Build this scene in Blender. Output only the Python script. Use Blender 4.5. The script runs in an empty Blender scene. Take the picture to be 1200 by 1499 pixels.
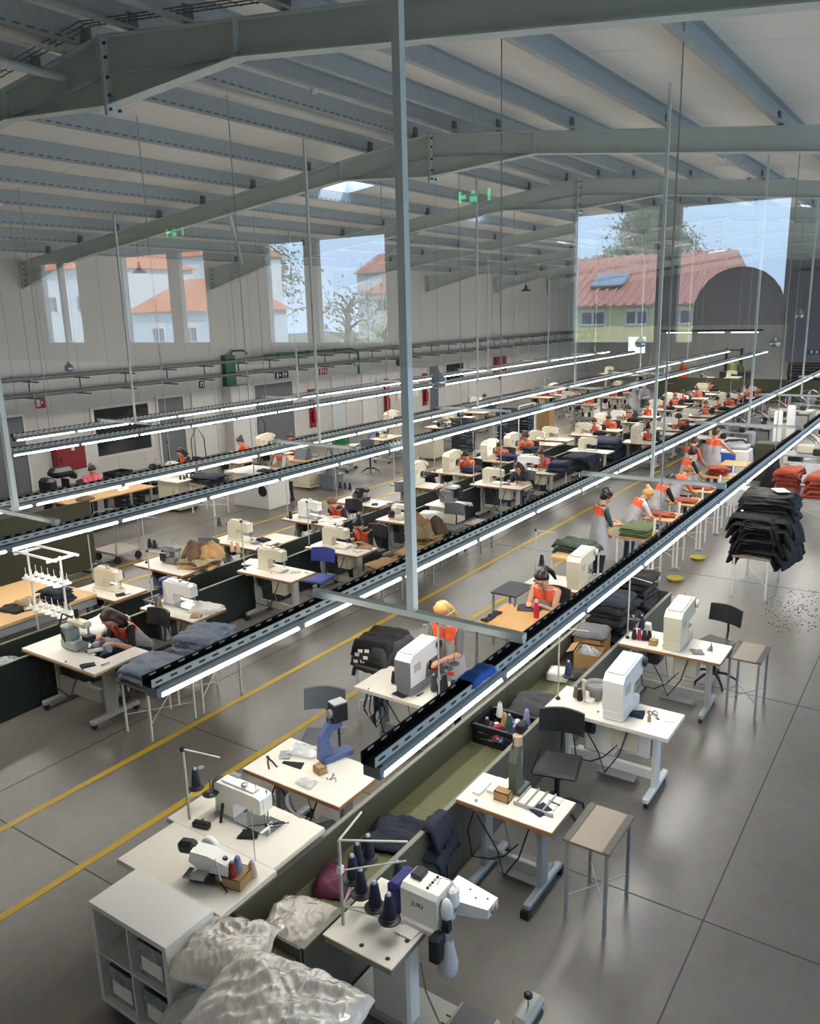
import bpy, bmesh, math, random
import numpy as np
from mathutils import Vector, Matrix, noise as mnoise
random.seed(7)
C = bpy.context.scene.collection
SC = bpy.context.scene
PI = math.pi
# ---------------------------------------------------------------- camera
YAW, PITCH, ROLL, CAMH = 0.59983, 0.24188, -0.02568, 4.6
def setup_camera():
    f = Vector((math.cos(YAW)*math.cos(PITCH), math.sin(YAW)*math.cos(PITCH), -math.sin(PITCH)))
    r = f.cross(Vector((0, 0, 1))).normalized(); u = r.cross(f)
    r2 = r*math.cos(ROLL)+u*math.sin(ROLL); u2 = -r*math.sin(ROLL)+u*math.cos(ROLL)
    cd = bpy.data.cameras.new('camera'); co = bpy.data.objects.new('camera', cd); C.objects.link(co)
    m = Matrix((r2, u2, -f)).transposed().to_4x4(); m.translation = Vector((0, 0, CAMH)); co.matrix_world = m
    cd.sensor_fit = 'HORIZONTAL'; cd.sensor_width = 36; cd.lens = 36*1190/1200
    cd.clip_start = .02; cd.clip_end = 500
    SC.camera = co
setup_camera()
# ---------------------------------------------------------------- world, exposure
SKY_STRENGTH = 4.4
def setup_world():
    w = bpy.data.worlds.new('sky'); SC.world = w; w.use_nodes = True
    nt = w.node_tree; nt.nodes.clear()
    o = nt.nodes.new('ShaderNodeOutputWorld'); b = nt.nodes.new('ShaderNodeBackground')
    tc = nt.nodes.new('ShaderNodeTexCoord'); sp = nt.nodes.new('ShaderNodeSeparateXYZ')
    r = nt.nodes.new('ShaderNodeValToRGB')
    r.color_ramp.elements[0].position = 0.0; r.color_ramp.elements[0].color = (.50, .70, .95, 1)
    r.color_ramp.elements[1].position = .6; r.color_ramp.elements[1].color = (.36, .56, .90, 1)
    nt.links.new(tc.outputs['Generated'], sp.inputs[0]); nt.links.new(sp.outputs['Z'], r.inputs[0])
    nt.links.new(r.outputs[0], b.inputs[0]); b.inputs[1].default_value = SKY_STRENGTH
    nt.links.new(b.outputs[0], o.inputs[0])
setup_world()
SUN_STRENGTH = 8.0
sl = bpy.data.lights.new('sun', 'SUN'); sl.energy = SUN_STRENGTH; sl.angle = .03; sl.color = (1, .95, .86)
so = bpy.data.objects.new('sun', sl); C.objects.link(so); so.rotation_euler = (math.radians(38), math.radians(28), 0)
LED_STRENGTH = 22.0
SC.view_settings.view_transform = 'Standard'; SC.view_settings.look = 'None'
SC.view_settings.gamma = 1; SC.view_settings.use_curve_mapping = False
SC.view_settings.exposure = 0.4
# ---------------------------------------------------------------- materials
MATS = {}
def hexc(h):
    h = h.lstrip('#'); v = [int(h[i:i+2], 16)/255 for i in (0, 2, 4)]
    return tuple((x/12.92 if x <= .04045 else ((x+.055)/1.055)**2.4) for x in v)
def mat(name, col, rough=.5, metal=0, var=.12, scale=8, bump=0, bscale=40, emit=None, estr=0, trans=0, stretch=None, spec=.5, coat=0):
    """plain procedural material: a noise drives small colour changes and a fine relief"""
    if name in MATS: return MATS[name]
    if isinstance(col, str): col = hexc(col)
    m = bpy.data.materials.new(name); m.use_nodes = True; nt = m.node_tree
    p = nt.nodes['Principled BSDF']; N = nt.nodes; LK = nt.links.new
    p.inputs['Roughness'].default_value = rough; p.inputs['Metallic'].default_value = metal
    p.inputs['Specular IOR Level'].default_value = spec
    if coat: p.inputs['Coat Weight'].default_value = coat
    tc = N.new('ShaderNodeTexCoord'); src = tc.outputs['Object']
    if stretch:
        mp = N.new('ShaderNodeMapping'); mp.inputs['Scale'].default_value = stretch; LK(src, mp.inputs[0]); src = mp.outputs[0]
    nz = N.new('ShaderNodeTexNoise'); nz.inputs['Scale'].default_value = scale; nz.inputs['Detail'].default_value = 4
    LK(src, nz.inputs['Vector'])
    mx = N.new('ShaderNodeMix'); mx.data_type = 'RGBA'
    mx.inputs[6].default_value = (*[c*(1-var) for c in col], 1); mx.inputs[7].default_value = (*[min(1, c*(1+var)) for c in col], 1)
    LK(nz.outputs[0], mx.inputs[0]); LK(mx.outputs[2], p.inputs['Base Color'])
    if bump:
        n2 = N.new('ShaderNodeTexNoise'); n2.inputs['Scale'].default_value = bscale; n2.inputs['Detail'].default_value = 3
        LK(src, n2.inputs['Vector'])
        bp = N.new('ShaderNodeBump'); bp.inputs['Strength'].default_value = bump; bp.inputs['Distance'].default_value = .01
        LK(n2.outputs[0], bp.inputs['Height']); LK(bp.outputs[0], p.inputs['Normal'])
    if emit: p.inputs['Emission Color'].default_value = (*emit, 1); p.inputs['Emission Strength'].default_value = estr
    if trans: p.inputs['Transmission Weight'].default_value = trans
    MATS[name] = m; return m
# ---------------------------------------------------------------- mesh builder
class MB:
    def __init__(s): s.v = []; s.f = []; s.m = []; s.sm = []; s.mats = []; s.M = Matrix.Identity(4)
    def mi(s, m):
        if m not in s.mats: s.mats.append(m)
        return s.mats.index(m)
    def add(s, vs, fs, m, smooth=False):
        o = len(s.v); i = s.mi(m)
        for p in vs: s.v.append(tuple(s.M @ Vector(p)))
        for f in fs: s.f.append([o+k for k in f]); s.m.append(i); s.sm.append(smooth)
    def box(s, c, d, m, rz=0, rx=0, ry=0, bev=0, taper=1):
        x, y, z = d[0]/2, d[1]/2, d[2]/2
        R_ = Matrix.Rotation(rz, 3, 'Z') @ Matrix.Rotation(ry, 3, 'Y') @ Matrix.Rotation(rx, 3, 'X'); c = Vector(c)
        if bev:
            b = min(bev, x*.9, y*.9, z*.9); vs = []
            for zz, ins in ((-z, b), (-z+b, 0), (z-b, 0), (z, b)):
                k = taper if zz > 0 else 1
                X, Y = (x-ins)*k, (y-ins)*k
                for px, py in ((-X+b-ins, -Y), (X-b+ins, -Y), (X, -Y+b-ins), (X, Y-b+ins), (X-b+ins, Y), (-X+b-ins, Y), (-X, Y-b+ins), (-X, -Y+b-ins)):
                    vs.append(c+R_ @ Vector((px, py, zz)))
            fs = [list(range(7, -1, -1)), list(range(24, 32))]
            for l in range(3):
                for k in range(8): a = l*8+k; b2 = l*8+(k+1) % 8; fs.append([a, b2, b2+8, a+8])
        else:
            vs = [c+R_ @ Vector((sx*x*(taper if sz > 0 else 1), sy*y*(taper if sz > 0 else 1), sz*z)) for sz in (-1, 1) for sx, sy in ((-1, -1), (1, -1), (1, 1), (-1, 1))]
            fs = [[3, 2, 1, 0], [4, 5, 6, 7], [0, 1, 5, 4], [1, 2, 6, 5], [2, 3, 7, 6], [3, 0, 4, 7]]
        s.add(vs, fs, m); return s
    def bx(s, x0, x1, y0, y1, z0, z1, m, bev=0): return s.box(((x0+x1)/2, (y0+y1)/2, (z0+z1)/2), (x1-x0, y1-y0, z1-z0), m, bev=bev)
    def cyl(s, p0, p1, r0, m, r1=None, n=8, cap=True):
        p0, p1 = Vector(p0), Vector(p1); r1 = r0 if r1 is None else r1
        d = (p1-p0).normalized(); a = d.orthogonal().normalized(); b = d.cross(a)
        vs = []
        for p, r in ((p0, r0), (p1, r1)):
            for k in range(n): t = 2*PI*k/n; vs.append(p+(a*math.cos(t)+b*math.sin(t))*r)
        s.add(vs, [[k, (k+1) % n, n+(k+1) % n, n+k] for k in range(n)], m, True)
        if cap: s.add(vs, [list(range(n-1, -1, -1)), list(range(n, 2*n))], m)
        return s
    def tube(s, pts, r, m, n=6):
        pts = [Vector(p) for p in pts]; rs = r if isinstance(r, (list, tuple)) else [r]*len(pts)
        vs = []; a = None
        for i, p in enumerate(pts):
            d = (pts[min(i+1, len(pts)-1)]-pts[max(i-1, 0)]).normalized()
            if a is None: a = d.orthogonal().normalized()
            a = (a-d*a.dot(d)); a = a.normalized() if a.length > 1e-6 else d.orthogonal().normalized()
            b = d.cross(a)
            for k in range(n): t = 2*PI*k/n; vs.append(p+(a*math.cos(t)+b*math.sin(t))*rs[i])
        fs = [[i*n+k, i*n+(k+1) % n, (i+1)*n+(k+1) % n, (i+1)*n+k] for i in range(len(pts)-1) for k in range(n)]
        s.add(vs, fs, m, True); L = (len(pts)-1)*n
        s.add(vs, [list(range(n-1, -1, -1)), list(range(L, L+n))], m); return s
    def lathe(s, prof, m, o=(0, 0, 0), ax=(0, 0, 1), n=12, smooth=True):
        d = Vector(ax).normalized(); a = d.orthogonal().normalized(); b = d.cross(a); o = Vector(o); vs = []
        for r, h in prof:
            for k in range(n): t = 2*PI*k/n; vs.append(o+d*h+(a*math.cos(t)+b*math.sin(t))*max(r, 1e-4))
        fs = [[i*n+k, i*n+(k+1) % n, (i+1)*n+(k+1) % n, (i+1)*n+k] for i in range(len(prof)-1) for k in range(n)]
        s.add(vs, fs, m, smooth)
        s.add(vs, [list(range(n-1, -1, -1)), list(range((len(prof)-1)*n, len(prof)*n))], m); return s
    def prism(s, poly, ax, a0, a1, m):
        """poly in the two other axes (order xyz), extruded along axis ax"""
        n = len(poly); vs = []
        for a in (a0, a1):
            for p in poly:
                q = list(p); q.insert('xyz'.index(ax), a); vs.append(q)
        area = sum(poly[i][0]*poly[(i+1) % n][1]-poly[(i+1) % n][0]*poly[i][1] for i in range(n))
        fl = (area > 0) ^ (ax == 'y')
        fs = [list(range(n))[::-1] if fl else list(range(n)), list(range(n, 2*n)) if fl else list(range(n, 2*n))[::-1]]
        for k in range(n):
            q = [k, (k+1) % n, n+(k+1) % n, n+k]; fs.append(q if fl else q[::-1])
        s.add(vs, fs, m); return s
    def ball(s, c, r, m, n=8, rings=5):
        r = (r, r, r) if not isinstance(r, (tuple, list)) else r
        vs = [(c[0], c[1], c[2]-r[2])]
        for i in range(1, rings):
            t = PI*i/rings-PI/2
            for k in range(n): a = 2*PI*k/n; vs.append((c[0]+r[0]*math.cos(t)*math.cos(a), c[1]+r[1]*math.cos(t)*math.sin(a), c[2]+r[2]*math.sin(t)))
        vs.append((c[0], c[1], c[2]+r[2])); L = len(vs)-1; fs = [[0, 1+(k+1) % n, 1+k] for k in range(n)]
        for i in range(rings-2):
            for k in range(n): a = 1+i*n+k; b = 1+i*n+(k+1) % n; fs.append([a, b, b+n, a+n])
        o = 1+(rings-2)*n
        fs += [[o+k, o+(k+1) % n, L] for k in range(n)]
        s.add(vs, fs, m, True); return s
    def mesh(s, name):
        me = bpy.data.meshes.new(name); me.from_pydata(s.v, [], s.f)
        me.polygons.foreach_set('material_index', s.m); me.polygons.foreach_set('use_smooth', s.sm)
        for m in s.mats: me.materials.append(m)
        me.update(); return me
    def build(s, name, parent=None, **tags):
        o = bpy.data.objects.new(name, s.mesh(name)); C.objects.link(o)
        if parent: o.parent = parent
        for k, v in tags.items(): o[k] = v
        return o
def tag(o, label=None, cat=None, group=None, kind=None):
    for k, v in (('label', label), ('category', cat), ('group', group), ('kind', kind)):
        if v: o[k] = v
    return o
def thing(name, label, cat, loc=(0, 0, 0), rz=0, group=None):
    o = bpy.data.objects.new(name, None); C.objects.link(o); o.empty_display_size = .1
    o.location = loc; o.rotation_euler = (0, 0, rz); return tag(o, label, cat, group)
def dup(o, loc=None, rz=None, label=None, group=None, parent=None, scale=None):
    c = o.copy(); C.objects.link(c); c.parent = parent
    if loc is not None: c.location = loc
    if rz is not None: c.rotation_euler = (0, 0, rz)
    if scale: c.scale = scale
    if label: c['label'] = label
    if group: c['group'] = group
    for ch in KIDS.get(o.name, []) or list(o.children): dup(ch, parent=c)
    return c
KIDS = {}
class Proto:
    """a thing built once; the first placing moves the original, later ones copy it with its parts"""
    def __init__(s, fn, *a): s.fn = fn; s.a = a; s.o = None
    def put(s, loc, rz=0, label=None, group=None, cat=None, scale=None):
        if s.o is None: s.o = s.fn(*s.a); c = s.o; c.location = loc; c.rotation_euler = (0, 0, rz); c.scale = scale or (1, 1, 1)
        else: c = dup(s.o, loc, rz, scale=scale or (1, 1, 1))
        if 'group' in c and not group: del c['group']
        tag(c, label, cat, group); return c
USE_PANE = True
# ================================================================ THE HALL
XB, XF, YL, YR = 0.77, 53.0, 21.2, -4.8      # pane wall, back wall, left wall, right wall
RY, RZ, SL = 8.2, 7.86, .113                 # ridge
def roofz(y): return RZ-SL*abs(y-RY)
def floor_mat():
    m = bpy.data.materials.new('polished_concrete'); m.use_nodes = True; nt = m.node_tree; N = nt.nodes; LK = nt.links.new
    p = N['Principled BSDF']; tc = N.new('ShaderNodeTexCoord')
    a = N.new('ShaderNodeTexNoise'); a.inputs['Scale'].default_value = .35; a.inputs['Detail'].default_value = 6; a.inputs['Roughness'].default_value = .6
    b = N.new('ShaderNodeTexNoise'); b.inputs['Scale'].default_value = 9; b.inputs['Detail'].default_value = 5
    LK(tc.outputs['Object'], a.inputs['Vector']); LK(tc.outputs['Object'], b.inputs['Vector'])
    r = N.new('ShaderNodeValToRGB'); r.color_ramp.elements[0].position = .3; r.color_ramp.elements[1].position = .72
    r.color_ramp.elements[0].color = (*hexc('#65615b'), 1); r.color_ramp.elements[1].color = (*hexc('#7f7a73'), 1)
    LK(a.outputs[0], r.inputs[0])
    mx = N.new('ShaderNodeMix'); mx.data_type = 'RGBA'; mx.blend_type = 'OVERLAY'; mx.inputs[0].default_value = .22
    LK(r.outputs[0], mx.inputs[6]); LK(b.outputs[1], mx.inputs[7]); LK(mx.outputs[2], p.inputs['Base Color'])
    rr = N.new('ShaderNodeMapRange'); rr.inputs[3].default_value = .2; rr.inputs[4].default_value = .42
    LK(a.outputs[0], rr.inputs[0]); LK(rr.outputs[0], p.inputs['Roughness'])
    return m
M_FLOOR = floor_mat()
M_JOINT = mat('floor_joint', '#4a4744', .8)
M_YEL = mat('yellow_paint', '#c9a51e', .5, var=.15, scale=3)
M_PANEL = mat('roof_panel_white', '#e9e4da', .42, var=.04, scale=2, stretch=(1, 6, 1))
M_PURL = mat('galvanised_steel', '#a3a9a9', .45, .25, var=.15, scale=14)
M_PURLD = mat('galvanised_dark', '#5c6364', .5, .4)
M_STEEL = mat('grey_green_paint', '#c9d2cd', .45, var=.06, scale=3)
M_WALL = mat('wall_panel_white', '#cfcac2', .5, var=.03, scale=1.5)
M_WALL_UNLIT = mat('wall_panel_unlit', '#a3a2a6', .5, var=.03)
M_WHITE = mat('white_paint', '#d9d6cf', .4, var=.03)
M_DARK = mat('dark_grey_metal', '#2b2d2f', .45, .3)
M_BLK = mat('black_plastic', '#131416', .45)
M_DOORG = mat('grey_door', '#6b6f70', .5, var=.05)
M_GLASSD = mat('dark_glazing', '#20262a', .08, spec=.8)
M_RED = mat('hydrant_red', '#8c1722', .4, var=.08)
M_BOLT = mat('bolt_steel', '#3a3f40', .4, .7)
# floor
fl = MB().bx(XB, XF, YR, YL, -.2, 0, M_FLOOR).build('floor', kind='structure')
for i, y in enumerate((1.2, 7.6, 14.2)):
    MB().bx(XB, XF, y-.006, y+.006, 0, .0015, M_JOINT).build('floor_joint', fl)
for x in (3.4, 5.6, 9.7, 14.0, 20.6, 27.2, 33.8, 40.4):
    MB().bx(x-.006, x+.006, YR, YL, 0, .0015, M_JOINT).build('floor_joint', fl)
for y, x0, x1, lab in ((5.87, .9, 44, 'yellow aisle line running beside the first row of sewing tables'), (6.98, .9, 44, 'yellow aisle line running across the walkway from the first row'),
                       (12.1, 7, 44, 'yellow aisle line running behind the second row of sewing tables'), (13.0, 7, 44, 'yellow aisle line on the side of the wall with doors')):
    tag(MB().bx(x0, x1, y-.04, y+.04, 0, .003, M_YEL).build('floor_line'), lab, 'floor marking')
for x, y in ((5.05, 6.2), (8.2, 6.2), (9.6, 6.35)):
    MB().lathe([(.035, 0), (.035, .004), (.02, .006)], M_WHITE, (x, y, 0)).build('floor_socket_cap', fl)
# walls
wl = MB().bx(XB, XF, YL+.02, YL+.2, 0, 6.6, M_WALL).build('wall_left', kind='structure')
pm = MB().bx(0, .992, -.03, .02, 0, 6.45, M_WALL).mesh('wall_panel')
for i in range(52):
    o = bpy.data.objects.new('wall_panel', pm); C.objects.link(o); o.parent = wl; o.location = (XB+.5+i, YL, 0)
# far wall: white lower sheeting, upper one with its unlit shade coloured in grey
gp = [(YR, 0), (YL, 0), (YL, roofz(YL)), (RY, RZ), (YR, roofz(YR))]
wb = MB().prism(gp, 'x', XF, XF+.2, M_WALL_UNLIT).build('wall_back', kind='structure')
for k in range(26):
    y = YR+k; MB().bx(XF-.03, XF, y+.004, y+.996, 0, 3.3, M_WALL).build('wall_panel', wb)
for k in range(4):
    MB().bx(XF-.035, XF, YR, YL, 3.31+k*.72, 3.31+k*.72+.71, M_WALL_UNLIT).build('wall_cladding', wb)
wr = MB().bx(XB, XF, YR-.2, YR, 0, 6.6, M_WALL)
WRW = [(2.5+6.6*i, 7.1+6.6*i) for i in range(8)]
wr = MB(); prev = XB
for a, b in WRW:
    b = min(b, XF-1)
    if a >= b: continue
    wr.bx(prev, a, YR-.2, YR, 0, 6.5, M_WALL); wr.bx(a, b, YR-.2, YR, 0, 1.0, M_WALL); wr.bx(a, b, YR-.2, YR, 3.9, 6.5, M_WALL); prev = b
wr.bx(prev, XF, YR-.2, YR, 0, 6.5, M_WALL)
wr.build('wall_right', kind='structure')
# roof: one deck with the skylight holes, panels with seams below
SKY = [(15.45+6.6*i, s) for i in range(6) for s in (1, -1)]
ceil_o = bpy.data.objects.new('ceiling', None); C.objects.link(ceil_o); ceil_o['kind'] = 'structure'
def roof_strip(x0, x1, side, y0, y1, t0=0, t1=.08):
    """slab on one slope between distances y0..y1 from the ridge"""
    m = MB(); P = lambda x, d, t: (x, RY+side*d, RZ-SL*d+t)
    vs = [P(x0, y0, t0), P(x1, y0, t0), P(x1, y1, t0), P(x0, y1, t0), P(x0, y0, t1), P(x1, y0, t1), P(x1, y1, t1), P(x0, y1, t1)]
    fs = [[0, 3, 2, 1], [4, 5, 6, 7], [0, 1, 5, 4], [1, 2, 6, 5], [2, 3, 7, 6], [3, 0, 4, 7]]
    if side < 0: fs = [f[::-1] for f in fs]
    m.add(vs, fs, M_PANEL); return m
holes = [x for x, s in SKY[::2]]
SKD0, SKD1 = 3.35, 4.4
pan = {}
x = XB
while x < XF-.01:
    x1 = min(x+1.1, XF)
    for side in (1, -1):
        h = [c for c in holes if x < c < x1]
        if not h: roof_strip(x+.004, x1-.004, side, 0, 13.05).build('roof_panel', ceil_o)
        else:
            roof_strip(x+.004, x1-.004, side, 0, SKD0).build('roof_panel', ceil_o)
            roof_strip(x+.004, x1-.004, side, SKD1, 13.05).build('roof_panel', ceil_o)
    x = x1
M_SKYL = mat('skylight_dome', (.9, .93, .97), .3, trans=.0)
def skylight_mat():
    m = bpy.data.materials.new('opal_dome'); m.use_nodes = True; nt = m.node_tree; nt.nodes.clear()
    o = nt.nodes.new('ShaderNodeOutputMaterial'); t = nt.nodes.new('ShaderNodeBsdfTranslucent'); d = nt.nodes.new('ShaderNodeBsdfTransparent'); x = nt.nodes.new('ShaderNodeMixShader')
    t.inputs[0].default_value = (.92, .95, 1, 1); d.inputs[0].default_value = (.85, .9, 1, 1); x.inputs[0].default_value = .45
    nt.links.new(d.outputs[0], x.inputs[1]); nt.links.new(t.outputs[0], x.inputs[2]); nt.links.new(x.outputs[0], o.inputs[0]); return m
M_OPAL = skylight_mat()
# skylights: curb, dome
skp = None
for x, s in SKY:
    xa = XB+1.1*int((x-XB)/1.1); xb = xa+1.1
    rim = MB()
    for a, b, c, d in ((xa, xa+.06, SKD0, SKD1), (xb-.06, xb, SKD0, SKD1), (xa, xb, SKD0, SKD0+.06), (xa, xb, SKD1-.06, SKD1)):
        m = roof_strip(a, b, s, c, d, -.03, .3); rim.v += [tuple(v) for v in m.v]; o_ = len(rim.v)-8
        rim.f += [[o_+k for k in f] for f in m.f]; rim.m += [0]*6; rim.sm += [False]*6
    rim.mats = [M_WHITE]
    t = rim.build('window_1' if (x, s) == SKY[0] else 'window_1', kind='structure')
    dm = MB(); a, b, c, d = xa+.05, xb-.05, SKD0+.05, SKD1-.05
    P = lambda X, D, T: (X, RY+s*D, RZ-SL*D+T)
    n = 6; vs = []; fs = []
    for i in range(n+1):
        for j in range(n+1):
            u, v = i/n, j/n; vs.append(P(a+(b-a)*u, c+(d-c)*v, .28+.9*u*(1-u)*4*v*(1-v)*.25))
    for i in range(n):
        for j in range(n): q = i*(n+1)+j; fs.append([q, q+1, q+n+2, q+n+1])
    dm.add(vs, fs, M_OPAL, True); dm.build('skylight_dome', t)
# purlins: C sections along the hall
PURL = [8.55, 9.55, 11.05, 12.55, 14.05, 15.5, 17.05, 18.5, 19.9, 7.75, 6.9, 5.6, 4.1, 2.55, 1.0, -.5, -2.0, -3.5]
def purlin(y):
    z = roofz(y); s = 1 if y > RY else -1; m = MB()
    m.bx(XB, XF, y-.004, y+.004, z-.25, z-.01, M_PURL)
    m.bx(XB, XF, y-.004, y+.075*s if s > 0 else y+.004, z-.256, z-.25, M_PURL) if s > 0 else m.bx(XB, XF, y-.075, y+.004, z-.256, z-.25, M_PURL)
    m.bx(XB, XF, y+s*.075-.003, y+s*.075+.003, z-.256, z-.225, M_PURL)
    yy = sorted((y, y+s*.09)); m.bx(XB, XF, yy[0], yy[1], z-.012, z-.004, M_PURL)
    o = m.build('purlin', ceil_o)
    sl_ = MB()                                     # punched slots along the lower lip
    for k in range(int((24-XB)/.16)):
        xx = 5+k*.16
        if xx > 24: break
        sl_.bx(xx, xx+.09, y-.006, y-.0045, z-.235, z-.215, M_WHITE) if s < 0 else sl_.bx(xx, xx+.09, y-.006, y-.0045, z-.235, z-.215, M_PURLD)
    q = sl_.build('lip_slots', o); q['kind'] = 'stuff'
for y in PURL: purlin(y)
# white conduit box next to the ridge purlins
tag(MB().cyl((XB, 8.95, roofz(8.95)-.16), (XF, 8.95, roofz(8.95)-.16), .07, mat('cream_duct', '#c9c2b4', .5), n=10).build('roof_duct'), 'round cream duct running under the ridge of the roof', 'duct')
# portal frames
FRX = [6.35+6.6*i for i in range(8)]
def ibeam(m, x, pts, w=.17, tf=.014, tw=.01):
    """rafter run: pts = [(y, ztop, zbottom)...]"""
    for (y0, a0, b0), (y1, a1, b1) in zip(pts, pts[1:]):
        def slab(xa, xb, t0, t1, u0, u1):
            vs = [(xa, y0, t0), (xb, y0, t0), (xb, y1, t1), (xa, y1, t1), (xa, y0, u0), (xb, y0, u0), (xb, y1, u1), (xa, y1, u1)]
            fs = [[0, 3, 2, 1], [4, 5, 6, 7], [0, 1, 5, 4], [1, 2, 6, 5], [2, 3, 7, 6], [3, 0, 4, 7]]
            if y1 < y0: fs = [f[::-1] for f in fs]
            m.add(vs, fs, M_STEEL)
        slab(x-w/2, x+w/2, a0-tf, a1-tf, a0, a1); slab(x-w/2, x+w/2, b0, b1, b0+tf, b1+tf); slab(x-tw/2, x+tw/2, b0, b1, a0, a1)
def frame_half(x, s, root):
    top = lambda d: RZ-SL*d-.27
    m = MB()
    ibeam(m, x, [(RY+s*.012, top(0), top(0)-.70), (RY+s*2.0, top(2), top(2)-.34), (RY+s*10.4, top(10.4), top(10.4)-.34), (RY+s*12.85, top(12.85), top(12.85)-.68)])
    r = m.build('rafter', root)
    # welded seam flange of the haunches, stiffeners, end plates, bolts
    h = MB(); ibeam(h, x, [(RY+s*.02, top(0)-.38, top(0)-.388), (RY+s*2.0, top(2)-.33, top(2)-.336)], w=.12, tf=.004, tw=.004)
    ibeam(h, x, [(RY+s*10.4, top(10.4)-.33, top(10.4)-.336), (RY+s*12.85, top(12.85)-.36, top(12.85)-.368)], w=.12, tf=.004, tw=.004)
    h.build('haunch_flange', r)
    for d in (2.0, 10.4): MB().bx(x-.08, x+.08, RY+s*d-.006, RY+s*d+.006, top(d)-.33, top(d)-.01, M_STEEL).build('stiffener', r)
    pl = MB().bx(x-.1, x+.1, min(RY, RY+s*.022), max(RY, RY+s*.022), top(0)-.80, top(0)+.01, M_STEEL).build('apex_plate', r)
    b = MB()
    for zz in (.08, .22, .42, .6, .74):
        for xx in (-.06, .06): b.cyl((x+xx, RY+s*.02, top(0)-zz), (x+xx, RY+s*.05, top(0)-zz), .017, M_BOLT, n=6)
    b.build('bolts', pl)['kind'] = 'stuff'
    e = MB().bx(x-.1, x+.1, RY+s*12.85-.012, RY+s*12.85+.012, top(12.85)-.72, top(12.85)+.05, M_STEEL).build('end_plate', r)
    b = MB()
    for zz in (.06, .2, .34, .48, .62):
        for xx in (-.06, .06): b.cyl((x+xx, RY+s*(12.85-.05), top(12.85)-zz), (x+xx, RY+s*12.85, top(12.85)-zz), .017, M_BOLT, n=6)
    b.build('bolts', e)['kind'] = 'stuff'
    # clips that hold the purlins
    for y in PURL:
        if (y > RY) == (s > 0): MB().bx(x-.06, x+.06, y-.03, y-.02, roofz(y)-.27, roofz(y)-.08, M_PURLD).build('purlin_clip', root)
    # column
    yc = RY+s*12.95; cm = MB(); cm.bx(x-.09, x+.09, yc-.03, yc-.015, 0, 6.15, M_STEEL); cm.bx(x-.09, x+.09, yc+.03, yc+.04, 0, 6.15, M_STEEL); cm.bx(x-.005, x+.005, yc-.02, yc+.03, 0, 6.15, M_STEEL)
    if s < 0: cm.build('column', root)
for i, x in enumerate(FRX):
    root = bpy.data.objects.new('portal_frame', None); C.objects.link(root); root['kind'] = 'structure'
    for s in (1, -1): frame_half(x, s, root)
    if i == 0: FRAME1 = root
# round roof braces between the frames
M_BR = mat('brace_white', '#b9bdb8', .45)
for (a, b, lab) in (((12.95, 13.3, 6.75), (19.55, 19.6, 6.1), 'white diagonal tube brace between the second and third roof frames'), ((19.55, 12.6, 6.85), (26.15, 19.8, 6.1), 'white diagonal tube brace between the third and fourth roof frames'),
                    ((26.15, 12.6, 6.85), (32.75, 12.6, 6.85), 'white straight tube strut joining the fourth and fifth roof frames'), ((19.55, 14.2, 6.55), (26.15, 14.2, 6.55), 'white straight tube strut joining the third and fourth roof frames'),
                    ((32.75, 3.0, 6.75), (39.35, 3.0, 6.75), 'white straight tube strut joining the far roof frames above the grey shutter'), ((6.35, 8.95, 7.3), (-.2+XB+.3, 8.95, 7.3), 'thick pale tube strut running from the nearest roof frame')):
    tag(MB().cyl(a, b, .05, M_BR, n=10).build('roof_brace'), lab, 'brace')
# cable trays on the nearest frame
M_TRAY = mat('wire_tray', '#6d7372', .45, .6)
tr = MB()
for dx in (-.32, -.24, -.16): tr.tube([(6.35+dx, RY+d, RZ-SL*abs(d)-.2) for d in (-3, 0, 3, 9)], .007, M_TRAY)
for k in range(60):
    d = -3+k*.2; zz = RZ-SL*abs(d)-.205; tr.cyl((6.01, RY+d, zz), (6.21, RY+d, zz), .005, M_TRAY, n=4)
tr.build('cable_tray', FRAME1)
# smoke detectors and pendant lamps
sd = Proto(lambda: tag(MB().lathe([(.055, 0), (.055, -.02), (.045, -.05), (.02, -.06)], M_WHITE).build('smoke_detector'), None, 'detector'))
for x, y, lab in ((9.3, 7.75, 'by the ridge purlins'), (9.2, 15.5, 'above the wall of doors'), (16.3, 4.1, 'on the sunlit slope past the second frame')):
    sd.put((x, y, roofz(y)-.26), label='small white smoke detector under a purlin '+lab)
M_LAMPB = mat('lamp_enamel_black', '#1d2422', .35)
def bell_lamp():
    t = thing('pendant_lamp', 'x', 'lamp')
    MB().tube([(0, 0, 0), (0, 0, 1)], .006, M_BLK, 5).build('cord', t)
    MB().lathe([(.03, .0), (.03, -.06), (.05, -.1), (.035, -.14), (.06, -.17), (.17, -.25), (.175, -.27), (.165, -.27), (.05, -.2)], M_LAMPB, n=16).build('lamp_shade', t)
    return t
pl = Proto(bell_lamp)
pl.put((13.6, 17.2, 5.95), label='black bell shaped pendant lamp hanging before the left wall by the second frame')
pl.put((33.0, 16.2, 5.6), label='black bell shaped pendant lamp hanging far down the hall by the left wall', scale=(1.3, 1.3, 1))
for o in [o for o in C.objects if o.name.startswith('pendant_lamp')]:
    for ch in o.children:
        if ch.name.startswith('cord'): ch.scale = (1, 1, roofz(o.location.y)-o.location.z)
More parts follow.
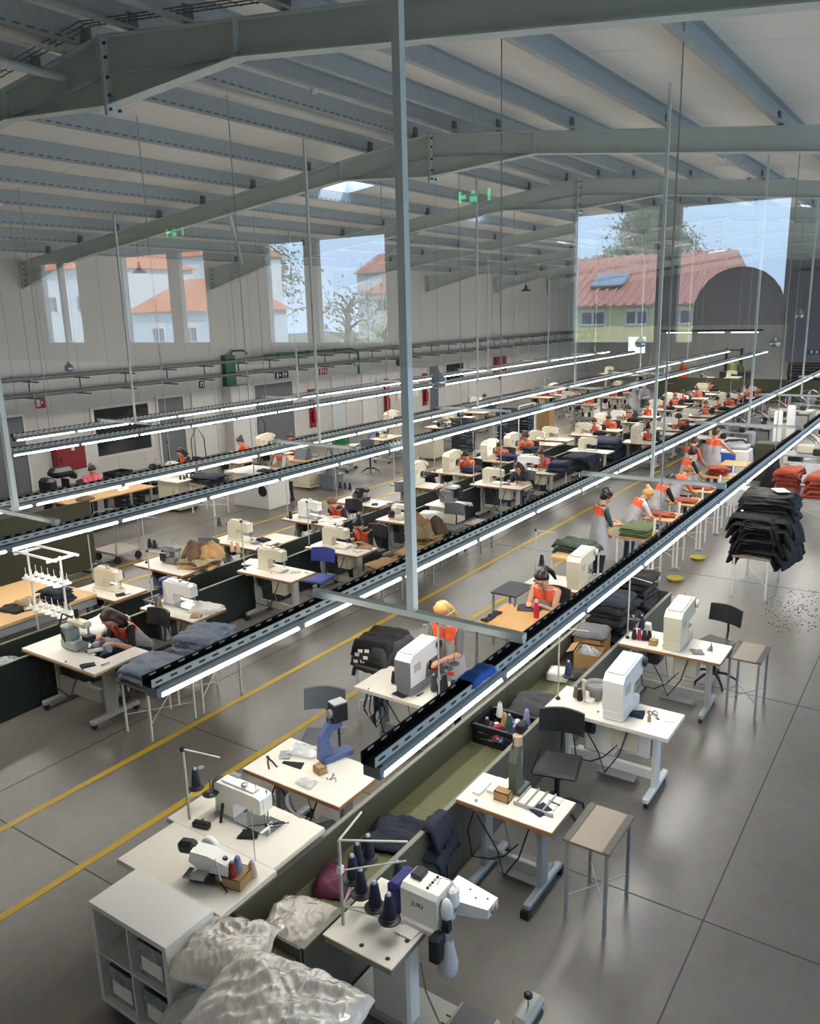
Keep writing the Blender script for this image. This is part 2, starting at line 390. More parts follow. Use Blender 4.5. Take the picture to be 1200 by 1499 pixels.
# exit-sign style glass globes hanging on long wires
M_GLOBE = mat('silvered_glass', '#9aa4ad', .12, .75)
def globe():
    t = thing('hanging_lamp', 'x', 'lamp')
    MB().tube([(0, 0, 0), (0, 0, 1)], .004, M_PURL, 5).build('wire', t)
    MB().lathe([(.02, .12), (.035, .06), (.12, -.02), (.165, -.1), (.17, -.18), (.14, -.25), (.06, -.27)], M_GLOBE, n=18).build('reflector', t)
    MB().ball((0, 0, -.22), .05, M_BLK).build('bulb', t); return t
gl = Proto(globe)
for px in (((14.55, 9.15, 3.3), 1, 'between the second frame and the posts'), ((13.2, 20.0, 3.45), .7, 'before the red hydrant cabinet'), ((19.4, 15.1, 3.25), .7, 'above the middle aisle'),
           ((26.5, 8.9, 3.55), 1, 'over the busy far sewing tables'), ((30.2, 5.5, 3.4), 1, 'beside the far end of the lamp rows'), ((37, 5.9, 4.2), 1, 'in front of the grey back wall')):
    g_ = gl.put(px[0], label='silvered glass hanging lamp '+px[2], scale=(px[1],)*3)
    for ch in g_.children:
        if ch.name.startswith('wire'): ch.scale = (1, 1, (roofz(px[0][1])-px[0][2])/px[1])
# ---------------------------------------------------------------- wall services
M_PIPE = mat('steel_pipe', '#5c6364', .45, .5); M_PIPEL = mat('pipe_light', '#8c8f8e', .45, .4); M_GREEN = mat('green_paint', '#1f5f35', .45)
for z, lab in ((3.06, 'upper'), (2.62, 'lower')):
    t = thing('service_pipe', lab+' steel service pipe running the length of the wall with doors', 'pipe', (0, 0, 0))
    MB().bx(XB, XF, YL-.32, YL-.26, z-.03, z+.03, M_PIPE).build('rail', t)
    MB().cyl((XB, YL-.42, z+.05), (XF, YL-.42, z+.05), .03, M_PIPEL).build('pipe', t)
    for k in range(28):
        x = 11+1.55*k; MB().bx(x-.02, x+.02, YL-.75, YL-.04, z-.065, z-.03, M_PIPE).build('bracket', t)
        if z > 3: MB().bx(x-.015, x+.015, YL-.3, YL-.27, 2.74, 3.05, M_PIPE).build('hanger', t)
t = thing('green_riser', 'wide green duct going down the wall into a grey column', 'duct', (0, 0, 0))
MB().bx(19.75, 20.2, YL-.25, YL-.04, 2.26, 3.3, M_GREEN).build('duct', t); MB().tube([(20.1, YL-.15, 3.3), (20.2, YL-.15, 3.42), (20.7, YL-.15, 3.42), (20.9, YL-.15, 3.3)], .03, M_GREEN).build('pipe_bend', t)
tag(MB().bx(19.7, 20.75, YL-.45, YL-.04, 0, 2.25, M_WHITE).build('boxed_column'), 'pale boxed column standing under the green duct', 'column')
t = thing('green_pipe', 'thin dark green pipe running on brackets and dropping down the wall', 'pipe', (0, 0, 0))
MB().tube([(21.2, YL-.6, 3.2), (26.2, YL-.6, 3.2), (26.35, YL-.85, 3.1), (26.35, YL-.85, 2.2)], .045, M_GREEN).build('pipe', t)
for x in (22, 23.6, 25.2): MB().lathe([(.07, -.04), (.07, .04)], M_GREEN, (x, YL-.6, 3.2), (1, 0, 0)).build('coupling', t)
# doors, windows and signs of the left wall
def door(n, x0, x1, z1, m, lab=None, frame=M_WHITE):
    root = bpy.data.objects.new('door_%d' % n, None); C.objects.link(root); root['kind'] = 'structure'
    f = MB(); f.bx(x0-.07, x0, YL-.09, YL-.03, 0, z1+.07, frame); f.bx(x1, x1+.07, YL-.09, YL-.03, 0, z1+.07, frame); f.bx(x0, x1, YL-.09, YL-.03, z1, z1+.07, frame); f.build('door_frame', root)
    l = MB().bx(x0, x1, YL-.06, YL-.032, 0, z1, m).build('door_leaf', root)
    MB().tube([(x1-.1, YL-.06, 1.02), (x1-.1, YL-.11, 1.02), (x1-.22, YL-.11, 1.02)], .012, M_DARK).build('handle', l)
door(1, 11.2, 12.35, 2.1, M_DOORG); door(2, 16.9, 17.9, 2.1, M_DOORG); door(3, 18.35, 19.3, 2.1, M_WHITE); door(4, 21.2, 23.2, 2.15, M_DOORG); door(5, 25.6, 26.4, 2.1, M_STEEL, frame=M_WHITE)
door(6, 27.6, 28.6, 2.1, M_WHITE); door(7, 33.9-1.1, 33.6, 2.05, mat('door_blue_grey', '#59636b', .5)); door(8, 36.6, 37.6, 2.1, M_WHITE)
w2 = bpy.data.objects.new('window_2', None); C.objects.link(w2); w2['kind'] = 'structure'
f = MB()
for a, b, c, d in ((14.45, 14.55, .55, 2.1), (16.5, 16.6, .55, 2.1), (14.55, 16.5, .55, .63), (14.55, 16.5, 2.02, 2.1)): f.bx(a, b, YL-.1, YL-.03, c, d, M_WHITE)
f.build('window_frame', w2); MB().bx(14.55, 16.5, YL-.06, YL-.035, .63, 2.02, M_GLASSD).build('pane', w2)
w3 = bpy.data.objects.new('window_3', None); C.objects.link(w3); w3['kind'] = 'structure'
f = MB()
for a, b, c, d in ((34.2, 34.3, 1.0, 2.1), (36.0, 36.1, 1.0, 2.1), (34.3, 36.0, 1.0, 1.08), (34.3, 36.0, 2.02, 2.1)): f.bx(a, b, YL-.1, YL-.03, c, d, M_WHITE)
f.build('window_frame', w3); MB().bx(34.3, 36.0, YL-.06, YL-.035, 1.08, 2.02, M_GLASSD).build('pane', w3)
def sign(name, lab, x, z, w, h, m, txt=None, tm=None, size=.1):
    t = thing(name, lab, 'sign', (x, YL-.03, z)); MB().bx(-w/2, w/2, -.03, 0, -h/2, h/2, m, .004).build('plate', t)
    if txt: text_obj(txt, tm, t, (0, -.032, 0), size)
    return t
def text_obj(txt, m, parent, loc, size, rot=(PI/2, 0, 0), name='lettering', align='CENTER'):
    cu = bpy.data.curves.new('lettering', 'FONT'); cu.body = txt; cu.size = size; cu.align_x = align; cu.align_y = 'CENTER'; cu.extrude = .0008
    o = bpy.data.objects.new('t', cu); C.objects.link(o); dg = bpy.context.evaluated_depsgraph_get()
    me = bpy.data.meshes.new_from_object(o.evaluated_get(dg)); bpy.data.objects.remove(o); bpy.data.curves.remove(cu)
    me.materials.clear(); me.materials.append(m); q = bpy.data.objects.new(name, me); C.objects.link(q); q.parent = parent; q.location = loc; q.rotation_euler = rot; return q
M_SRED = mat('sign_red', '#a8202c', .5); M_SBLK = mat('sign_black', '#17191b', .5); M_SGRN = mat('sign_green', '#1d8a4c', .5); M_PAPER = mat('paper_white', '#e6e4de', .7, var=.03)
M_SBLU = mat('sign_blue', '#28488f', .5)
def pict(t, items):
    for (x0, x1, z0, z1) in items: MB().bx(x0, x1, -.034, -.0305, z0, z1, M_PAPER).build('pictogram', t)

man = [(-.03, .03, .09, .14), (-.045, .045, -.02, .08), (-.04, -.01, -.14, -.02), (.01, .04, -.14, -.02)]
t = sign('fire_sign', 'small red fire sign with white pictograms above the hydrant cabinet', 12.95, 2.4, .3, .3, M_SRED); pict(t, [(-.12, -.01, -.1, .11), (.02, .07, -.03, .03)])
t = sign('toilet_sign', 'small dark sign with a white figure above the white door', 18.8, 2.4, .22, .24, M_SBLK); pict(t, [(-.07, -.03, -.08, .08), (.03, .07, -.08, .08), (-.03, .03, .04, .08)])
t = sign('exit_sign', 'black sign with white running figure above the wide grey doorway', 22.7, 2.42, .7, .26, M_SBLK); pict(t, [(-.28, -.2, -.1, .1), (-.14, -.06, -.03, .03), (.05, .1, -.1, .1), (.14, .26, -.02, .04), (.2, .24, -.1, .1)])
t = sign('fire_sign', 'wide red fire sign with white pictograms beside the green pipe', 25.1, 2.38, .5, .24, M_SRED); pict(t, [(-.2, -.12, -.1, .1), (-.05, .03, -.06, .08), (.1, .2, -.08, .0), (.13, .17, .03, .1)])
t = thing('hose_cabinet', 'dark red fire hose cabinet hanging on the wall between door and window', 'cabinet', (13.55, YL-.04, .78))
MB().bx(-.47, .47, -.22, 0, -.36, .36, M_RED, .012).build('cabinet_body', t); d = MB().bx(-.44, .44, -.235, -.221, -.33, .33, M_RED, .004).build('cabinet_door', t)
MB().bx(-.37, -.33, -.25, -.236, -.07, .07, M_BLK).build('handle', d); MB().bx(.02, .12, -.24, -.236, .2, .31, M_PAPER).build('sticker', d)
t = thing('hose_cabinet', 'bright red fire hose cabinet hanging far along the white wall', 'cabinet', (39.8, YL-.04, 1.7))
MB().bx(-.55, .55, -.22, 0, -.45, .4, M_RED, .012).build('cabinet_body', t); d = MB().bx(-.52, .52, -.235, -.221, -.42, .37, M_RED, .004).build('cabinet_door', t); MB().bx(-.4, -.2, -.28, -.236, -.8, -.45, M_RED).build('hose', t)
for x, lab in ((24.3, 'by the grey doorway'), (29.3, 'near the small window with blue view'), (32.4, 'far along the wall by the pendant lamp')):
    t = thing('fire_extinguisher_post', 'narrow red fire panel standing on the wall '+lab, 'fire panel', (x, YL-.04, 0))
    MB().bx(-.17, .17, -.06, 0, .25, 1.75, M_RED, .01).build('panel', t)
    MB().lathe([(.07, 0), (.08, .05), (.08, .42), (.03, .5), (.03, .56)], mat('extinguisher_red', '#b3262c', .3), (0, -.14, .45)).build('extinguisher', t); MB().bx(-.08, .08, -.065, -.061, 1.35, 1.6, M_PAPER).build('sticker', t)
tag(MB().bx(14.05, 14.45, YL-.16, YL-.04, .45, 1.2, M_WHITE, .01).build('switch_box'), 'white wall box with papers beside the dark red hose cabinet', 'box')
t = thing('notice_board', 'pale notice board with paper sheets near the far grey door', 'board', (30.55, YL-.05, 1.45))
MB().bx(-.5, 1.45, -.02, 0, -.75, .2, mat('board_cream', '#cfd0b8', .6)).build('board', t)
for i in range(5):
    for j in range(2): MB().bx(-.42+i*.36, -.14+i*.36, -.026, -.021, -.66+j*.42, -.3+j*.42, M_PAPER).build('paper_sheet', t)
tag(MB().lathe([(.16, 0), (.16, .03), (.12, .04)], M_SBLK, (30.3, YL-.04, 2.4), (0, -1, 0), 18).build('wall_clock'), 'round dark wall clock above the notice board', 'clock')
t = thing('exit_sign', 'green emergency sign on the wall by the small far window', 'sign', (35.2, YL-.12, 1.22)); MB().bx(-.6, .6, -.02, 0, -.12, .12, M_SGRN).build('plate', t)
# back end: roller shutter, lowered conveyor rack
t = thing('roller_shutter', 'dark shutter opening with metal slats at the end of the hall', 'shutter', (XF-.06, 6.6, 0))
MB().bx(-.5, 0, -2.6, 2.3, 1.15, 6.3, mat('shutter_grey', '#7d7f88', .5, var=.03)).build('shutter_box', t)
for k in range(5): MB().bx(-.35, -.05, -2.5, 2.2, .3+k*.17, .4+k*.17, mat('slat_metal', '#5a5350', .35, .6)).build('slat', t)
MB().bx(-.03, 0, -2.5, 2.2, 0, 1.15, M_BLK).build('opening', t)
t = thing('safety_sign', 'small blue sign with white figures on the grey shutter box', 'sign', (XF-.58, 7.4, 1.75)); MB().bx(-.01, 0, -.35, .35, -.12, .12, M_SBLU).build('plate', t); MB().bx(-.013, -.011, -.2, -.05, -.08, .08, M_PAPER).build('pictogram', t); MB().bx(-.013, -.011, .08, .22, -.08, .08, M_PAPER).build('pictogram', t)
# ================================================================ LAMP ROWS
M_LED = mat('led_tube', (1, 1, 1), .4, emit=(1, .965, .90), estr=LED_STRENGTH)
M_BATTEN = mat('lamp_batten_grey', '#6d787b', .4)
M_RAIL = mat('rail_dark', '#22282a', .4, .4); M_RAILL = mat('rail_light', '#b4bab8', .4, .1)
ZL = 2.04
def lamp_unit():
    t = thing('led_lamp', 'x', 'lamp')
    MB().bx(.02, 1.48, -.06, .06, .027, .088, M_BATTEN, .012).build('batten', t)
    MB().bx(.03, 1.47, -.064, .064, 0, .026, M_LED, .01).build('led_tube', t)
    for x in (.0, 1.46): MB().bx(x, x+.04, -.06, .06, .003, .08, M_BATTEN).build('end_cap', t)
    return t
LU = Proto(lamp_unit)
ROWS = [('A', 2.53, 3.25, 46, 'first lamp row on the open floor side'), ('B', 4.43, 3.25, 46, 'second lamp row beside the yellow walkway'), ('C', 8.9, 3.3, 47, 'third lamp row across the yellow walkway'),
        ('D', 10.83, 3.3, 47.5, 'fourth lamp row behind the second trough'), ('E', 15.3, 8.6, 46, 'fifth lamp row before the wall of doors'), ('F', 17.2, 9.8, 46, 'last lamp row by the wall of doors')]
for n, y, x0, x1, lab in ROWS:
    k = int((x1-x0)/1.5)
    x1 = x0+k*1.5
    for i in range(k): LU.put((x0+i*1.5, y, ZL), 0, 'long white LED lamp in the '+lab, 'lamps of the '+lab)
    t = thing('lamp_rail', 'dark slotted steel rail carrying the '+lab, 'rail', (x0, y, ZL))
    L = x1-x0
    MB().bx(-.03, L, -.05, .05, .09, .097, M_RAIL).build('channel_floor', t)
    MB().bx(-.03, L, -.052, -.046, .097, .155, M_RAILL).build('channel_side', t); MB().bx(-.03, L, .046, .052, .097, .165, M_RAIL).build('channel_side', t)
    s = MB()
    for q in range(int(min(L, 24)/.13)):
        s.bx(q*.13, q*.13+.06, -.0535, -.0525, .118, .134, M_BLK); s.bx(q*.13+.03, q*.13+.085, .0445, .0455, .142, .156, M_WHITE)
    s.build('rail_slots', t)['kind'] = 'stuff'
# hangers: one post from the roof carries a cross bar and two rows
def hanger(x, y, ya, yb, lab, w=.03, ztop=None):
    t = thing('lamp_hanger', lab, 'hanger', (x, y, 0))
    ya -= y; yb -= y
    MB().bx(-w, w, -w, w, ZL+.24, roofz(y)-.05, M_STEEL).build('post', t)
    MB().bx(-.035, .035, ya-.06, yb+.06, ZL+.19, ZL+.24, M_STEEL).build('cross_bar', t)
    for q in (ya, yb): MB().bx(-.02, .02, q-.06, q+.06, ZL+.168, ZL+.2, M_STEEL).build('clamp', t)
names = ('nearest', 'second', 'third', 'fourth', 'fifth', 'sixth', 'seventh')
for i in range(6):
    hanger(5.06+5.97*i, 3.46, 2.53, 4.43, '%s pale steel post and cross bar holding the first two lamp rows' % names[i], .033 if i == 0 else .02)
    hanger(5.43+5.9*i, 9.72, 8.9, 10.83, '%s pale steel post and cross bar holding the middle two lamp rows' % names[i], .033 if i == 0 else .02)
    hanger(12.0+5.65*i, 15.85, 15.3, 17.2, '%s pale steel post and cross bar holding the lamp rows by the wall' % names[i], .02)
M_WIRE = mat('steel_wire', '#a5a8a6', .4, .5)
wp = Proto(lambda: tag(MB().cyl((0, 0, 0), (0, 0, 1), .008, M_WIRE, n=5).build('suspension_wire'), None, 'wire'))
for y, x0, lab in ((2.53, 8.4, 'first lamp row'), (4.43, 8.4, 'second lamp row'), (8.9, 8.8, 'third lamp row'), (10.83, 8.8, 'fourth lamp row'), (15.3, 9.5, 'fifth lamp row'), (17.2, 10.4, 'last lamp row')):
    for i in range(6):
        wp.put((x0+6.25*i, y, ZL+.1), 0, 'thin steel wire hanging from the roof to the '+lab, 'wires of the '+lab, scale=(1, 1, roofz(y)-.1-ZL))
# lamp row across the end of the hall
t = thing('lamp_rail', 'dark rail across the back end of the hall above the machines', 'rail', (48.6, 9.5, 3.0)); MB().bx(-.05, .05, 0, 5.6, .09, .17, M_RAIL).build('channel', t); MB().bx(-.01, .01, .05, .07, .17, 4.7, M_WIRE).build('hanger_wire', t); MB().bx(-.01, .01, 5.4, 5.42, .17, 4.2, M_WIRE).build('hanger_wire', t)
for i in range(3): LU.put((48.6, 9.7+1.8*i, 3.0), PI/2, 'white LED lamp in the short row across the back of the hall', 'lamps across the back of the hall')
# ================================================================ MEZZANINE OFFICE AND ITS GLASS FRONT
def glass_mat():
    m = bpy.data.materials.new('clear_pane'); m.use_nodes = True; nt = m.node_tree; nt.nodes.clear(); N = nt.nodes.new; LK = nt.links.new
    o = N('ShaderNodeOutputMaterial'); t = N('ShaderNodeBsdfTransparent'); g = N('ShaderNodeBsdfGlossy'); x = N('ShaderNodeMixShader')
    ge = N('ShaderNodeNewGeometry'); dt = N('ShaderNodeVectorMath'); dt.operation = 'DOT_PRODUCT'; LK(ge.outputs['Incoming'], dt.inputs[0]); LK(ge.outputs['Normal'], dt.inputs[1])
    def M(op, a, b=None):
        n = N('ShaderNodeMath'); n.operation = op
        for i, v in enumerate((a, b)):
            if v is None: continue
            if isinstance(v, (int, float)): n.inputs[i].default_value = v
            else: LK(v, n.inputs[i])
        return n.outputs[0]
    # Schlick reflectance of a double glazed pane (four surfaces), the same from either side
    c = M('ABSOLUTE', dt.outputs['Value']); f = M('ADD', M('MULTIPLY', M('POWER', M('SUBTRACT', 1, c), 5), .86), .14)
    t.inputs[0].default_value = (.97, .98, .975, 1); g.inputs['Roughness'].default_value = 0; g.inputs[0].default_value = (1, 1, 1, 1)
    LK(f, x.inputs[0]); LK(t.outputs[0], x.inputs[1]); LK(g.outputs[0], x.inputs[2]); LK(x.outputs[0], o.inputs[0]); return m
M_PANE = glass_mat()
M_OFFW = mat('office_wall_beige', '#b9aa9b', .7, var=.03); M_OFFC = mat('office_ceiling', '#8a8784', .8); M_OFFF = mat('office_floor', '#7d766e', .5)
MB().bx(XB-.15, XB, YR, YL, 0, 2.6, M_WALL).build('wall_front', kind='structure')
MB().bx(XB-.15, XB, YR, YL, 6.35, 7.9, M_OFFC).build('trim_1', kind='structure')
PZ = 4.54     # the lower sashes stand open
w4 = bpy.data.objects.new('window_4', None); C.objects.link(w4); w4['kind'] = 'structure'
if USE_PANE:
    q = MB(); q.add([(XB-.02, YR, PZ), (XB-.02, YL, PZ), (XB-.02, YL, 6.35), (XB-.02, YR, 6.35)], [[0, 3, 2, 1]], M_PANE)
    q.build('pane', w4)
XO = -10.34
MB().bx(XO-.2, XB, YR, YL, 2.4, 2.6, M_OFFF).build('floor_office', kind='structure')
MB().bx(XO-.2, XB, YR, YL, 6.35, 6.5, M_OFFC).build('ceiling_office', kind='structure')
MB().bx(XO-.2, XB, YL, YL+.2, 2.6, 6.35, M_OFFW).build('wall_office_left', kind='structure')
MB().bx(XO-.2, XB, YR-.2, YR, 2.6, 6.35, M_OFFW).build('wall_office_right', kind='structure')
OW = [(2.05, 5.1), (8.45, 11.35), (12.95, 15.65), (17.2, 18.7)]
m = MB(); prev = YR
for a, b in OW: m.bx(XO-.2, XO, prev, a, 2.6, 6.35, M_OFFW); m.bx(XO-.2, XO, a, b, 2.6, 4.03, M_OFFW); m.bx(XO-.2, XO, a, b, 5.95, 6.35, M_OFFW); prev = b
m.bx(XO-.2, XO, prev, YL, 2.6, 6.35, M_OFFW); m.build('wall_office_back', kind='structure')
for i, (a, b) in enumerate(OW):
    r = bpy.data.objects.new('window_%d' % (5+i), None); C.objects.link(r); r['kind'] = 'structure'; f = MB()
    mid = {0: (3.5, 3.8), 1: (10.05, 10.35), 2: (13.78, 14.12), 3: (17.9, 18.0)}[i]
    f.bx(XO-.16, XO-.04, a, a+.06, 4.03, 5.95, M_WHITE); f.bx(XO-.16, XO-.04, b-.06, b, 4.03, 5.95, M_WHITE); f.bx(XO-.16, XO-.04, mid[0], mid[1], 4.03, 5.95, M_OFFW); f.bx(XO-.16, XO-.04, a, b, 4.03, 4.08, M_WHITE); f.bx(XO-.16, XO-.04, a, b, 5.9, 5.95, M_WHITE)
    f.build('window_frame', r)
# emergency signs under the office ceiling that the pane mirrors
M_EMG = mat('emergency_green', (.02, .4, .12), .5, emit=(.05, 1, .35), estr=2.2)
for y, x, z, k, lab in ((3.7, -5.0, 5.55, .6, 'by the wide window'), (12.2, -9.0, 6.1, .9, 'over the middle windows')):
    t = thing('emergency_sign', 'lit green emergency exit sign on the office ceiling '+lab, 'sign', (x, y, z)); t.scale = (k, k, k)
    MB().bx(-.02, .0, -.3, .3, -.1, .1, mat('sign_box', '#222a26', .5)).build('housing', t)
    for a, b, c, d in ((-.28, -.24, -.08, .08), (-.06, .06, -.08, .0), (-.03, .03, .03, .08), (.12, .24, -.03, .03), (.2, .24, -.08, .08)): MB().bx(.001, .006, a, b, c, d, M_EMG).build('lit_symbol', t)
    MB().bx(-.015, -.005, -.01, .01, .1, (6.35-z)/k, M_DARK).build('stem', t)
# added arched panel, blocks the mirrored window where a person's silhouette falls
t = thing('reflection_blocker', 'dark arched panel added in the office to block the window reflection', 'blocker', (-6.0, 1.68, 2.6))
M_BLOCKER = mat('blocker_dark', '#2f2c2d', .8)
prof = [(-.37, .03), (-.37, 1.93)]+[(.37*math.cos(a), 1.93+.37*math.sin(a)) for a in [PI*(1-k/12) for k in range(1, 12)]]+[(.37, 1.93), (.37, .03)]
MB().prism(prof, 'x', -.02, .02, M_BLOCKER).build('panel', t)
for b in (-.3, .3): MB().box((0, b, .015), (.4, .05, .03), M_DARK).build('foot', t)
# ================================================================ OUTSIDE, BEHIND THE OFFICE
M_GRASS = mat('ground_outside', '#7c7f68', .9, scale=.3, var=.3)
MB().bx(-160, XO-.3, -80, 140, -.3, 0, M_GRASS).build('ground_outside', kind='structure')
M_YH = mat('house_yellow', '#d9d49a', .8, var=.05); M_TILE = mat('roof_tile', '#c08a78', .7, var=.25, scale=3); M_WH = mat('house_white', '#d8dcdc', .8, var=.04); M_BH = mat('house_pale_blue', '#c4d6de', .8, var=.04); M_PANEO = mat('outdoor_pane', '#56616b', .1); M_OR = mat('roof_orange', '#c9805a', .7, var=.2, scale=3)
XS = .66
def house(name, lab, x, y0, y1, depth, z1, ridge, wm, rm, wins, hip=0, base=0):
    """house whose long facade at x faces the office (+x)"""
    t = thing(name, lab, 'house', (x+XS, (y0+y1)/2, 0)); h = (y1-y0)/2
    MB().bx(-depth, 0, -h, h, base, z1, wm).build('walls', t)
    r = MB(); o = .35; vs = [(.4, -h-o, z1-.1), (.4, h+o, z1-.1), (-depth-.4, h+o, z1-.1), (-depth-.4, -h-o, z1-.1), (-depth/2, -h-o+hip, ridge), (-depth/2, h+o-hip, ridge)]
    r.add(vs, [[0, 1, 5, 4], [2, 3, 4, 5], [0, 4, 3], [1, 2, 5], [3, 2, 1, 0]], rm); ro = r.build('roof', t)
    n = int(2*h/.35)
    for k in range(n):
        yy = -h-o+hip*.5+(2*h+2*o-hip)*(k+.5)/n
        MB().tube([(.42, yy, z1-.07), (-depth/2, yy*(1-hip/(h+o)), ridge+.03)], .06, rm, 5).build('tile_row', ro)
    for wy, wz, w, hh in wins:
        wd = MB().bx(-.05, .05, wy-w/2, wy+w/2, wz-hh/2, wz+hh/2, M_WHITE).build('window', t)
        for s in (-1, 1): MB().bx(.05, .06, wy+s*w/4-w/4+.05, wy+s*w/4+w/4-.05, wz-hh/2+.06, wz+hh*.28, M_PANEO).build('pane', wd)
    return t
hs = house('yellow_house', 'pale yellow house with red tile roof seen through the office window', -30, 7.9, 15.0, 7, 4.72, 6.6, M_YH, M_TILE, [(12.26-11.45, 4.2, 1.0, .62), (10.53-11.45, 4.2, .85, .62), (8.93-11.45, 4.2, .9, .62)], hip=.3)
tag(MB().box((-31.2+XS, 12.05, 5.6), (1.1, 1.3, .06), mat('solar_panel', '#8e9aa3', .2), ry=.42).build('solar_panel'), 'flat solar panel lying on the tile roof of the yellow house', 'solar panel')
house('white_house', 'white house with orange roof and two small windows', -40, 44.6, 53.2, 8, 5.1, 7.4, M_BH, M_OR, [(50.1-48.9, 3.5, 1.3, 1.2), (46.6-48.9, 3.5, 1.3, 1.2)], hip=2)
house('hill_house', 'tall white house standing higher up behind the orange roof', -62, 66, 80, 9, 11, 13, M_WH, M_OR, [(-4, 7.5, 1.5, 1.8), (0, 7.5, 1.5, 1.8), (4, 7.5, 1.5, 1.8)], hip=1)
house('hill_house', 'white corner house at the far end of the outside view', -40, 56, 66, 9, 8.6, 10, M_WH, M_OR, [(-2, 6, 1.3, 1.5), (2, 6, 1.3, 1.5)], hip=1)
house('terrace_house', 'low white house with red roof among bushes', -60, 38, 46, 8, 6.3, 8, M_WH, M_TILE, [(-2, 5.3, 1.2, 1.2), (2, 5.3, 1.2, 1.2)], hip=1)
house('terrace_house', 'far red roofed house behind the low white house', -85, 50, 66, 8, 9.5, 12, M_WH, M_TILE, [(-3, 8, 1.6, 1.6), (3, 8, 1.6, 1.6)], hip=1)
M_LEAF = mat('leaf_dark_green', '#5d6a4c', .8, var=.35, scale=2); M_LEAF2 = mat('leaf_light_green', '#8d9a55', .8, var=.3, scale=2); M_BARK = mat('bark', '#5a4d41', .9)
def tree(name, lab, x, y, z0, h, r, lm, n=900, conic=.6, seed=1, sg=.3, lf=.055, nb=26):
    rnd = random.Random(seed); t = thing(name, lab, 'tree', (x+XS, y, 0)); tr = MB(); tr.tube([(0, 0, 0), (.1, 0, z0), (0, .1, z0+h*.7)], [.3, .25, .06], M_BARK, 7)
    f = MB(); bl = []
    for k in range(nb):
        zz = rnd.random(); a = rnd.random()*6.28; rr = r*(1-zz*conic)*rnd.uniform(.25, .95)
        p = (rr*math.cos(a), rr*math.sin(a), z0+zz*h); bl.append(p); tr.tube([(0, 0, max(z0*.8, p[2]-h*.15)), (p[0]*.5, p[1]*.5, p[2]-.1), p], [.08, .05, .02], M_BARK, 4)
    tr.build('trunk', t)
    for k in range(n):
        c = rnd.choice(bl); s = r*sg; p = Vector((c[0]+rnd.gauss(0, s), c[1]+rnd.gauss(0, s), c[2]+rnd.gauss(0, s*.6))); q = r*lf*rnd.uniform(.6, 1.3)
        d = Vector((rnd.uniform(-1, 1), rnd.uniform(-1, 1), rnd.uniform(-1, 1))).normalized(); e = d.orthogonal().normalized(); g = d.cross(e)
        f.add([p-e*q, p+g*q*.5, p+e*q, p-g*q*.5], [[0, 1, 2, 3]], lm)
    f.build('foliage', t)['kind'] = 'stuff'
tree('conifer_tree', 'broad dark tree rising behind the yellow house', -46, 15.4, 6.3, 3.5, 3.2, mat('leaf_olive_grey', '#8b8b70', .8, var=.3, scale=2), 18000, .85, 3, .16, .028, 60)
tree('garden_tree', 'loose bare garden tree below the red roofed houses', -34, 27.5, 2, 3.6, 2.0, M_LEAF, 900, .4, 4)
tree('garden_tree', 'light green shrub tree beside the bare garden tree', -30, 22.2, 1.0, 3.0, 1.5, M_LEAF2, 1200, .3, 5)
for i, (x, y, h) in enumerate(((-58, 88, 9), (-90, 84, 14), (-95, 40, 8))):
    tree('hill_tree', ('round green tree beside the tall hillside house', 'tall green tree above the hillside houses', 'far green tree on the horizon past the red roofs')[i], x, y, h*.3, h*.7, h*.45, M_LEAF, 1500, .4, 8+i)
# ================================================================ FURNITURE AND MACHINES
M_LAM = mat('laminate_white', '#d8d2c6', .35, var=.03, scale=3); M_EDGE = mat('plywood_edge', '#9a6a3c', .6, var=.2, scale=20)
M_BEIGE = mat('machine_beige', '#cdc4ad', .38, var=.03, scale=6); M_MWHITE = mat('machine_white', '#dcdad4', .32, var=.02); M_MGREY = mat('machine_grey', '#77787a', .45, var=.05)
M_LEG = mat('table_leg_grey', '#a5a49a', .5, var=.04); M_LEGD = mat('table_leg_silver', '#9b9fa1', .4, .3); M_CHROME = mat('chrome', '#b8babb', .18, .9)
M_WOOD = mat('beech_board', '#b58a55', .5, var=.12, scale=5, stretch=(1, 8, 1)); M_WOODL = mat('beech_light', '#c8a473', .5, var=.1, scale=4, stretch=(8, 1, 1))
M_TAUPE = mat('laminate_taupe', '#7d7060', .45, var=.08, scale=12); M_CHARC = mat('laminate_charcoal', '#45464a', .5)
M_BLUE = mat('machine_blue', '#1c2560', .4); M_STEELB = mat('press_blue', '#4a5a86', .4, var=.08); M_GRNM = mat('press_green', '#4b5548', .5, var=.1)
M_CHBLK = mat('chair_black', '#17191c', .5, bump=.1); M_CHBLU = mat('chair_blue', '#2f3f8c', .5); M_CHGRY = mat('chair_grey', '#55585c', .6)
M_OLIVE = mat('olive_canvas', '#5d5f42', .85, var=.12, scale=4, bump=.15, bscale=120); M_OLIVED = mat('olive_board', '#3d3c28', .75, var=.08); M_DKGRN = mat('dark_green_board', '#1c2624', .6, var=.15, scale=3)
M_RIM = mat('trough_rim', '#77776c', .5, .3)
M_CARD = mat('cardboard', '#a58257', .8, var=.1, scale=10); M_CRATE = mat('crate_black', '#16171c', .5)
M_CABLE = mat('cable_black', '#141516', .5); M_CABB = mat('cable_blue', '#24476b', .5); M_CLEAR = None

